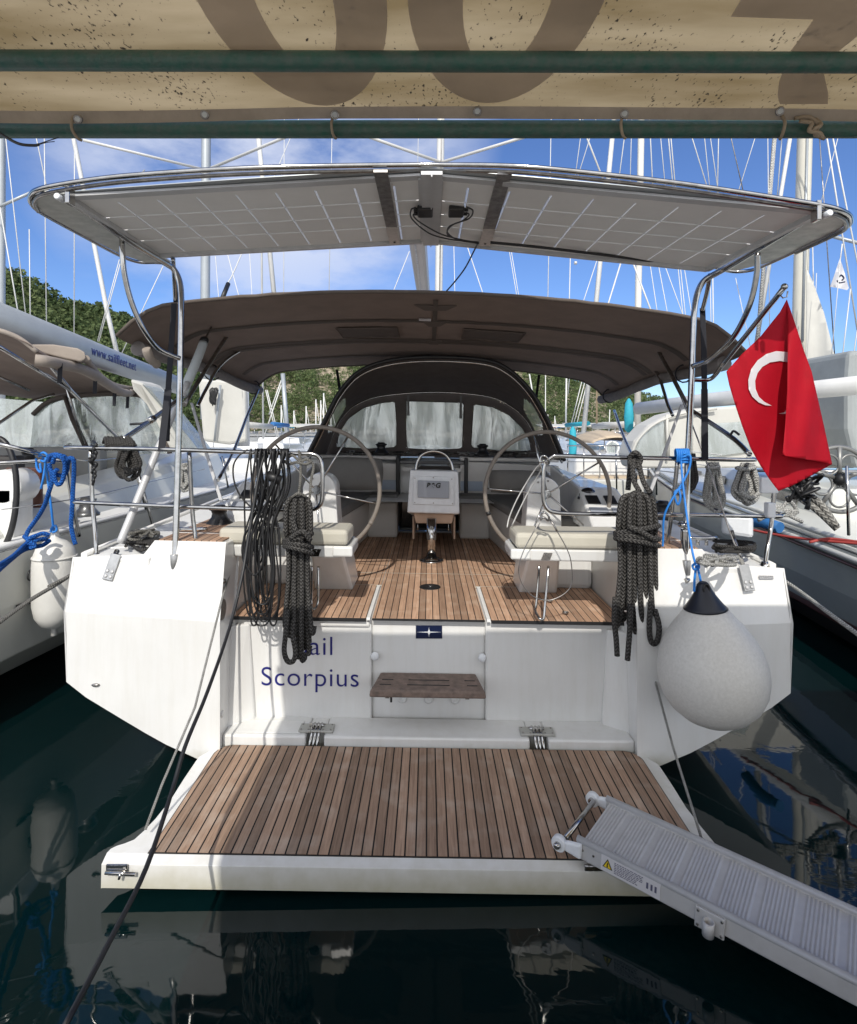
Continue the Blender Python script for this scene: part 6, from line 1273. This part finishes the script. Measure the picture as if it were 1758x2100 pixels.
m=MB(); vs=[];fs=[]
for y,x,z in gr: vs+= [(x+.115,y,.33),(x+.13,y,.26)]
for i in range(len(gr)-1): fs.append((2*i,2*i+1,2*i+3,2*i+2))
m.add([(a-.008,b_,c) for a,b_,c in vs],fs); obj('boot_stripe',m,MAROON,rn)
m=MB(); vs=[];fs=[]
for y,x,z in gr: vs+= [(x+.122,y,.26),(x+.33,y,.03),(x+.5,y,-.05)]
for i in range(len(gr)-1):
    for j in range(2): fs.append((3*i+j,3*i+j+1,3*i+4+j,3*i+3+j))
m.add([(a-.012,b_,c) for a,b_,c in vs],fs); obj('antifouling',m,ANTIF,rn)
m=MB(); m.tube([(x+.06,y,z+.06) for y,x,z in gr],.03,8); obj('bulwark_rail',m,LHULL,rn)
T('red_line',[(1520,1082,5.6),(1600,1098,5.2),(1680,1108,4.9),(1775,1116,4.6)],.012,REDC,rn,8); T('red_line',[(1660,1112,4.9),(1700,1105,4.85),(1775,1113,4.6)],.012,REDC,rn,8)
for k in range(9):
    x=1330+k*50; 
for a in ((1264,930,1265,1008,9.5),(1305,935,1306,1005,9),(1345,930,1347,1015,8.2),(1737,955,1741,1098,4.9)): T('stanchion',[(a[0],a[1],a[4]),(a[2],a[3],a[4])],.013,CHROME,rn,smooth=0)
T('guard_rail',[(1545,965,5.5),(1640,966,5.2),(1775,967,4.9)],.014,CHROME,rn,smooth=0)
for y1_,y2_ in ((915,940),(940,962),(962,985)):
    T('guard_wire',[(1262,y1_-2,11),(1340,y1_+2,9.0),(1480,y1_+18,6.6)],.006,ALUP,rn,smooth=0)
# coachroof, enclosure
m=MB(); m.hexa([(4.5,6.5,1.0),(6.6,6.5,1.0),(6.6,13,1.1),(5.3,13,1.1),(4.55,6.5,1.38),(6.5,6.5,1.38),(6.5,12.8,1.45),(5.5,12.8,1.42)]); obj('coachroof',m,LHULL,rn,bev=.05)
for k in range(5):
    y=7.2+k*1.15; m=MB(); xx=4.5+.125*(y-6.5)-.012; m.prism([(xx,y,1.12),(xx+.11,y+.7,1.12),(xx+.135,y+.7,1.28),(xx+.03,y,1.28)],(-.004,0,0)); obj('cabin_window',m,GLASSD,rn)
# white enclosure: frame + windows (near face & side face)
ENC=[(1291,936),(1300,905),(1330,872),(1370,850),(1420,838),(1530,832),(1640,838),(1715,852),(1738,865),(1745,880),(1758,960),(1300,960)]
m=MB(); m.prism([P(x,y,8.0) for x,y in ENC],(0,.5,0)); en=obj('cockpit_enclosure',m,SAILC,rn,bev=.03)
for w_,mt_ in (([(1297,934),(1308,902),(1336,874),(1362,858),(1366,935)],VINYLC),([(1440,870),(1530,864),(1545,925),(1440,940)],VINYLC),([(1372,866),(1415,855),(1416,935),(1374,935)],SAILC),([(1655,880),(1715,885),(1722,935),(1660,930)],VINYLC)):
    m=MB(); m.prism([P(x,y,7.96) for x,y in w_],(0,.01,0)); obj('enclosure_window',m,mt_,en)
for pts in ([(1296,930),(1310,900),(1345,868),(1400,848),(1470,838)],[(1368,850),(1370,940)],[(1420,840),(1418,940)]): 
    m=MB(); m.tube([P(x,y,7.93) for x,y in pts],.02,6,smooth=4); obj('enclosure_tube',m,SAILC,en)
T('boom',[(1309,838,10.5),(1440,822,9.0),(1600,806,7.6),(1800,786,6.4)],.11,ALUP,rn,14,0)
T('mast',[P(1640,860,9.6),P(1641,640,9.6),P(1651,280,9.6),P(1663,-180,9.6)],.112,mat('cream_mast',(.60,.58,.50),.4,noise_amt=.1,noise_scale=3),rn,18,0)
T('mast_track',[P(1646,700,9.48),P(1657,250,9.48)],.02,ALUM,rn,6,0)
T('spreader',[(1690,480,9.5),(1790,506,9.2)],.03,ALUM,rn,8,0)
# grey cover at far right
m=MB(); m.prism([P(x,y,7.4) for x,y in ((1742,722),(1752,718),(1900,716),(1900,960),(1756,960),(1738,880),(1738,780))],(0,1.0,0)); 
cv_=obj('grey_canvas_cover',m,mat('grey_cover',(.30,.32,.32),.8,noise_amt=.15,noise_scale=4,bump=.4,bump_scale=5),rn,bev=.06)
# hanging cream sail corner
m=MB()
def jd(px,py): return 8.6+.12*math.sin(px*.05)
pxpatch(m,[(1655,552),(1668,580),(1690,640),(1700,680),(1718,756),(1652,774),(1654,700)],jd,14); obj('sail_clew',m,SAILC,rn,solid=.01)
T('clew_line',[(1713,758,8.6),(1730,772,8.5),(1740,786,8.4)],.018,ROPEW,rn,8,3); T('clew_line',[(1738,788,8.4),(1775,784,8.2)],.02,SKYB,rn,8,0)
# big spoked steel wheel
c=P(1722,983,5.0); rr=66*5.0/1185
m=MB(); m.tube([c+V(math.cos(a)*rr,.02*math.sin(a),math.sin(a)*rr) for a in np.linspace(0,2*math.pi,57)[:-1]],.02,10,closed=True); wl=obj('steering_wheel',m,mat('grey_wheel',(.22,.22,.21),.4,.5),rn)
for k in range(5):
    a=R(90)+2*math.pi*k/5; m=MB(); c2=c+V(math.cos(a+R(36))*rr*.56,0,math.sin(a+R(36))*rr*.56)
    m.tube([c2+V(math.cos(b_)*rr*.31,0,math.sin(b_)*rr*.31) for b_ in np.linspace(0,2*math.pi,25)[:-1]],.010,8,closed=True); m.tube([c,c+V(math.cos(a)*rr,0,math.sin(a)*rr)],.020,8); obj('wheel_spoke',m,bpy.data.materials['grey_wheel'],wl)
m=MB(); m.lathe([(.06,0),(.05,.05),(.02,.07)],c,(0,-1,0),16); obj('wheel_hub',m,BLACK,wl)
m=MB(); m.tube([P(1530,1073,5.4),P(1560,1070,5.2),P(1600,1082,5.0)],.05,10,smooth=3); tag(obj('blue_fender',m,SKYB),'blue padded roll lying along the right neighbour\'s deck edge','fender')
m=MB(); 
for k in range(5): m.tube([P(1600+rng.normal(0,22),1050+rng.normal(0,9),4.7) for _ in range(5)],.016,7,smooth=5)
tag(obj('rope_pile',m,ROPEW),'pile of pale mooring rope on the right neighbour\'s deck below the flag','rope')
m=MB(); m.tube([P(1640,1010,4.9),P(1680,1030,4.8),P(1715,1080,4.7)],.03,8,smooth=4); m.tube([P(1640,1020,4.9),P(1675,1045,4.8),P(1718,1085,4.7)],.03,8,smooth=4); tag(obj('deck_hose',m,ROPEG),'two thick grey hoses beside the spoked steel wheel at the far right','hose')
m=MB(); m.hexa([P(1480,1095,4.5),P(1545,1105,4.4),P(1545,1105,4.7),P(1480,1095,4.8),P(1480,1055,4.5),P(1545,1058,4.4),P(1545,1058,4.7),P(1480,1055,4.8)]) ; tag(obj('jerry_can',m,POLYW,bev=.03),'translucent white jerry can on the right side deck behind the capped post','can')
# stays / furlers in the right half
for q_ in ((1191,280,1182,347),(1211,280,1189,350),(1281,280,1271,357,10,10,2),(1295,280,1293,360),(1334,280,1338,362,10,10,2.2),(1355,280,1363,365),(1371,280,1379,367,10,10,2.2),(1376,280,1384,368,10,10,2.2),(1419,280,1448,375,10,10,2),(1445,280,1455,378),(1457,280,1471,378),(1474,280,1472,378,10,10,2),(1549,282,1517,385),(1575,282,1578,595,9,9,1.5) ,(1604,280,1595,395,10,10,2),(1667,500,1669,600,9.5,9.5,2),(1719,282,1684,415),(1684,415,1676,480),(1696,280,1745,590,8.8,8.8,3),(1708,280,1775,620,8.8,8.8,3),(1727,500,1714,640,8,8,1.5),(1745,590,1720,800,8.8,8.8,2.2),(1775,560,1735,840,8.8,8.8,2.2),(1509,570,1524,640),(1675,560,1668,740,9,9,1.5)):
    q_=q_ if len(q_)>4 else q_+(10,10,1.6); stay(rn,*q_,name='shroud')
for q_ in ((1499,280,1523,385),(1681,280,1706,640)): 
    m_=bpy.data.materials['dull_steel']; stay(rn,*q_,9,9,2.0,mt=m_,name='shroud')
def braided(par,x1,y1,x2,y2,d,r): stay(par,x1,y1,x2,y2,d,d,r,mt=ROPEW,name='furled_headsail')
braided(rn,1589,280,1559,640,9.0,8); 
stay(rn,1621,280,1562,640,9.5,9.5,8,mt=ALUP,name='furled_headsail')
stay(rn,1203,280,1231,352,10,10,3.5,name='shroud')
for q_ in ((1274,537,1251,612,10,10,3.2),(1299,540,1329,620,10,10,3.2),(1229,520,1201,605,9,9,1.8),(1334,545,1346,625),(1351,545,1366,625),(1364,545,1394,627),(1391,550,1399,627),(1396,550,1404,627),(1404,552,1416,627),(1462,560,1463,640,10,10,2.4),(1457,560,1458,640)):
    q_=q_ if len(q_)>4 else q_+(10,10,1.6); stay(rn,*q_,name='running_line')
T('spreader_fitting',[(1178,539,10),(1183,539,10)],.03,ALUP,rn,6,0)
# small white club flag
wf=thing('flag','small white pennant with faint dark lettering, high at the right edge','flag',tuple(P(1722,595,8.4)))
m=MB(); 
def wd(px,py): return 8.4+.06*math.sin(px*.13+py*.05)
pxpatch(m,[(1723,529),(1712,562),(1703,588),(1716,590),(1738,595),(1741,590),(1733,560)],wd,6); obj('flag_cloth',m,FLAGW,wf)
m=MB(); m.tube([P(1721,568,8.3),P(1726,564,8.3),P(1731,570,8.3),P(1727,575,8.3)],.012,5,smooth=3); m.tube([P(1717,575,8.3),P(1722,580,8.3),P(1733,578,8.3)],.01,5,smooth=3); obj('flag_lettering',m,NAVY,wf)
m=MB(); m.tube([P(1728,500,8.4),P(1724,530,8.4)],.008,6); obj('hoist_cord',m,ALUP,wf)
# ================================================================ OTHER MASTS WITH THEIR BOATS
def yacht(label,px,d,mast_pts,wpx,mt=ALUM,hullw=3.4,length=9,cover=None,stays=(),group=None,zgh=1.15,hm=WHITE,spr=()):
    x=(px-879)/1185*d; o=newboat(label,x,d-3.0,group)
    hull_simple(o,x,d-4.0,d-4.0+length,hullw,zgh,hm)
    m=MB(); m.hexa([(x-hullw*.3,d-2.2,zgh-.1),(x+hullw*.3,d-2.2,zgh-.1),(x+hullw*.22,d+2.4,zgh),(x-hullw*.22,d+2.4,zgh),(x-hullw*.27,d-2.1,zgh+.42),(x+hullw*.27,d-2.1,zgh+.42),(x+hullw*.18,d+2.1,zgh+.32),(x-hullw*.18,d+2.1,zgh+.32)]); obj('coachroof',m,WHITE,o,bev=.06)
    m=MB(); m.tube([P(a,b_,d) for a,b_ in mast_pts],wpx*d/1185/2,12); obj('mast',m,mt,o)
    b0=P(mast_pts[0][0],0,d); m=MB(); z=zgh+1.0; m.tube([V(x,d-.2,z),V(x+.1,d-3.6,z+.05)],.10,8); obj('boom',m,cover or SAILC,o)
    for s_ in stays: stay(o,*s_,name='shroud')
    for s_ in spr: m=MB(); m.tube([P(s_[0],s_[1],d),P(s_[2],s_[3],d-.3)],.03*d/11,8); obj('spreader',m,mt,o)
    for sg in (-1,1):
        m=MB(); pts=[V(x+sg*hullw*.46,d-3.9+k,zgh+.62) for k in range(6)]; m.tube(pts,.012,5)
        for p in pts[::2]: m.tube([p,p-V(0,0,.6)],.012,5)
        obj('guard_rail',m,CHROME,o)
    return o
yacht('yacht at the extreme left edge, only its thick grey mast in view',2,11,[(2,900),(2,650),(3,280),(4,-150)],15,ALUM,3.4,9,None,[(12,285,52,640,10,10,2),(0,425,37,640,10,10,2.5),(75,285,95,380,10,10,2),(91,282,95,640,10,10,2),(60,470,62,640,10,10,2)],spr=[(92,382,-20,432)])
yacht('yacht behind the main bow with a slim white mast right of the centre beam',1315,17,[(1308,880),(1309,620),(1315,280),(1320,-50)],13,mat('ivory_mast',(.66,.64,.58),.4),3.6,10)
yacht('yacht with a tan furled sail leaning between two white masts',1215,20,[(1224,870),(1225,610),(1231,520),(1256,280),(1270,130)],4,TAN,3.4,10,stays=[(1256,280,1196,898,20,20,10)])
o=bpy.data.objects  # tan furled part
def lastof(): return [q_ for q_ in bpy.data.objects if q_.parent is None and q_.type=='EMPTY'][-1]
yacht('yacht with a leaning pale furled headsail left of the main boom',560,22,[(540,900),(535,300),(533,100)],4,ALUP,3.4,10,stays=[(530,280,562,602,20,20,10)])
LB=[]
def far(label,px,d,ytop,wpx,cover,lean=0,extra=(),hm=WHITE,mt=ALUP,group='distant yachts moored in rows across the marina'):
    return yacht(label,px,d,[(px,935),(px-lean,ytop)],wpx,mt,3.6,11,cover,extra,group,1.25,hm)
far('distant yacht with a broad grey mast leaning left, seen below the bimini',593,30,766,9,SKYB,13,[(577,790,540,900,30,30,2.5),(577,780,552,850,30,30,2.5),(545,800,570,905,30,30,2),(548,800,574,905,30,30,2)],mt=ALUM)
F=[(577,45,831,'shortest-boomed distant yacht just left of the broad leaning mast'),(603,55,842,'distant yacht with a lone thin mast right of the broad leaning mast'),(628,50,833,'distant yacht with single mast midway between the leaning mast and the sprayhood'),(648,42,819,'distant yacht with the boldest thin mast left of the sprayhood'),(658,60,821,'distant yacht whose mast is second from the sprayhood\'s left edge'),(664,52,806,'distant yacht whose tall mast touches the sprayhood\'s left edge'),(679,64,829,'distant yacht whose mast top peeks over the sprayhood\'s left edge'),(587,70,868,'far distant yacht with a low mast behind the broad leaning mast')]
for i,(px,d,yt,lab) in enumerate(F): far(lab,px,d,yt,2.6,[SKYB,TEAL,SAILC,SAILC][i%4],0,[(px+1,yt+8,px+12+i,915,d,d,1.2)])
far('distant yacht with a tall white mast and one spreader right of the sprayhood',1160,28,776,3.5,TEAL,-2,[(1168,776,1165,810,28,28,1.5),(1194,780,1166,893,28,28,1.8),(1200,782,1170,895,28,28,1.8),(1203,790,1178,890,28,28,1.8)])
far('distant yacht with a tan wood-coloured mast right of the sprayhood',1197,32,783,6,SAILC,-10,mt=TAN)
far('distant yacht with a short thin mast close to the sprayhood\'s right edge',1124,60,850,1.6,SAILC,0,[(1124,852,1131,905,60,60,1.2)])
far('distant yacht with a short thin mast above the right wheel',1138,62,853,1.6,SKYB,0,[(1138,856,1147,905,62,62,1.2)])
far('distant yacht with a very thin tall mast beside the sprayhood strap',1119,50,768,1.8,REDC,0,[(1086,767,1098,840,40,40,3)])
far('distant yacht with a thin mast behind the rolled curtain on the right',1247,40,840,2,SAILC,-4)
# tan-covered boat
tb2=newboat('boat under a tan domed canvas cover with a round window, beyond the right wheel',4.6,15)
m=MB(); 
def dome(u,v):
    x=P(1195,900,16).x+(P(1300,900,16).x-P(1195,900,16).x)*u; return V(x,15+3*v,1.7+.32*math.sin(math.pi*min(1,u*1.1))**.7*math.sin(math.pi*(.15+.7*v)))
m.grid(dome,20,10); obj('canvas_cover',m,TANC,tb2,solid=.02)
hull_simple(tb2,P(1250,900,17).x,13.5,22,3.4,1.45,WHITE)
m=MB(); m.lathe([(.18,0),(.18,.03),(.14,.031)],P(1256,918,14.5),(0,-1,0),20); rw=obj('round_window',m,WHITE,tb2); m=MB(); m.lathe([(.14,0),(.14,.01)],P(1256,918,14.46),(0,-1,0),20); obj('window_glass',m,VINYLC,rw)
for px,py,d,h_,mt_,lab in ((1175,905,13,.62,TEAL,'turquoise fender bag hanging behind the right wheel rim'),(1290,875,11,.55,TEAL,'turquoise sail tie bundle beside the right bimini leg')):
    m=MB(); c=P(px,py+ (35 if px<1200 else 12),d); m.lathe([(.03,0),(.08,.06),(.09,.3),(.07,h_),(.03,h_+.08),(.01,h_+.1)],c,(0,0,1),14); tag(obj('fender_bag',m,mt_),lab,'fender')
# more hulls filling the marina rows
def row(group,specs):
    for (px,d,w_,mt_,lab) in specs:
        x=(px-879)/1185*d; o=newboat(lab,x,d,group); hull_simple(o,x,d,d+10,w_,1.3,mt_)
        m=MB(); m.hexa([(x-w_*.32,d+1.5,1.2),(x+w_*.32,d+1.5,1.2),(x+w_*.25,d+6,1.2),(x-w_*.25,d+6,1.2),(x-w_*.3,d+1.6,1.8),(x+w_*.3,d+1.6,1.8),(x+w_*.2,d+5.7,1.65),(x-w_*.2,d+5.7,1.65)]); obj('coachroof',m,WHITE,o,bev=.06)
        m=MB(); m.box((x-w_*.28,d+1.56,1.35),(x+w_*.28,d+1.64,1.62)); obj('cabin_window',m,GLASSD,o)
        m=MB(); m.prism([(x-w_*.34,d+.3,2.2),(x+w_*.34,d+.3,2.2),(x+w_*.34,d+2.3,2.35),(x-w_*.34,d+2.3,2.35)],(0,0,.06)); obj('sunshade',m,[SAILC,SKYB,TANC,REDC,TEAL][int(px)%5],o,bev=.02)
        for sx in (-.33,.33):
            m=MB(); m.tube([(x+w_*sx,d+.35,1.2),(x+w_*sx,d+.35,2.2)],.02,6); obj('shade_pole',m,CHROME,o)
row('motor boats and yachts along the far pontoon',[(520,34,3.6,WHITE,'far white boat with a sunshade, left of the broad leaning mast'),(556,40,3.8,WHITE,'far white boat with red sunshade behind the left wheel'),(615,36,3.6,WHITE,'far white boat seen just above the left wheel rim'),(640,46,3.8,WHITE,'far white boat near the sprayhood\'s lower left corner'),(1150,38,3.6,WHITE,'far white boat seen through the right wheel'),(1185,46,3.8,WHITE,'far white boat behind the turquoise fender bag'),(1225,30,3.8,WHITE,'far white boat near the tan domed cover'),(1330,26,4.2,WHITE,'white boat beyond the right rail near the enclosure'),(462,44,3.6,WHITE,'far white boat behind the left bimini leg')])
# a cream motor launch beyond the right wheel
cl=newboat('white cabin boat with brownish deck beyond the right wheel',3.9,9.5)
hull_simple(cl,P(1225,960,10.8).x-.1,10.6,17,1.9,1.12,LHULL)
m=MB(); xx=P(1215,960,12).x; m.box((xx-.5,11.4,1.0),(xx+.7,14,1.5)); obj('coachroof',m,WHITE,cl,bev=.08)
m=MB(); m.box((xx-.7,10.9,1.12),(xx+.8,11.3,1.17)); obj('teak_bench',m,TANC,cl)
for k in range(6): 
    m=MB(); m.tube([V(xx-.8+.3*k,10.8,1.15),V(xx-.8+.3*k,10.8,1.75)],.012,6); obj('stanchion',m,CHROME,cl)
m=MB(); m.tube([V(xx-.8,10.8,1.75),V(xx+.8,10.8,1.75)],.012,6); m.tube([V(xx-.8,10.8,1.45),V(xx+.8,10.8,1.45)],.008,6); obj('guard_rail',m,CHROME,cl)
bpy.context.view_layer.update()
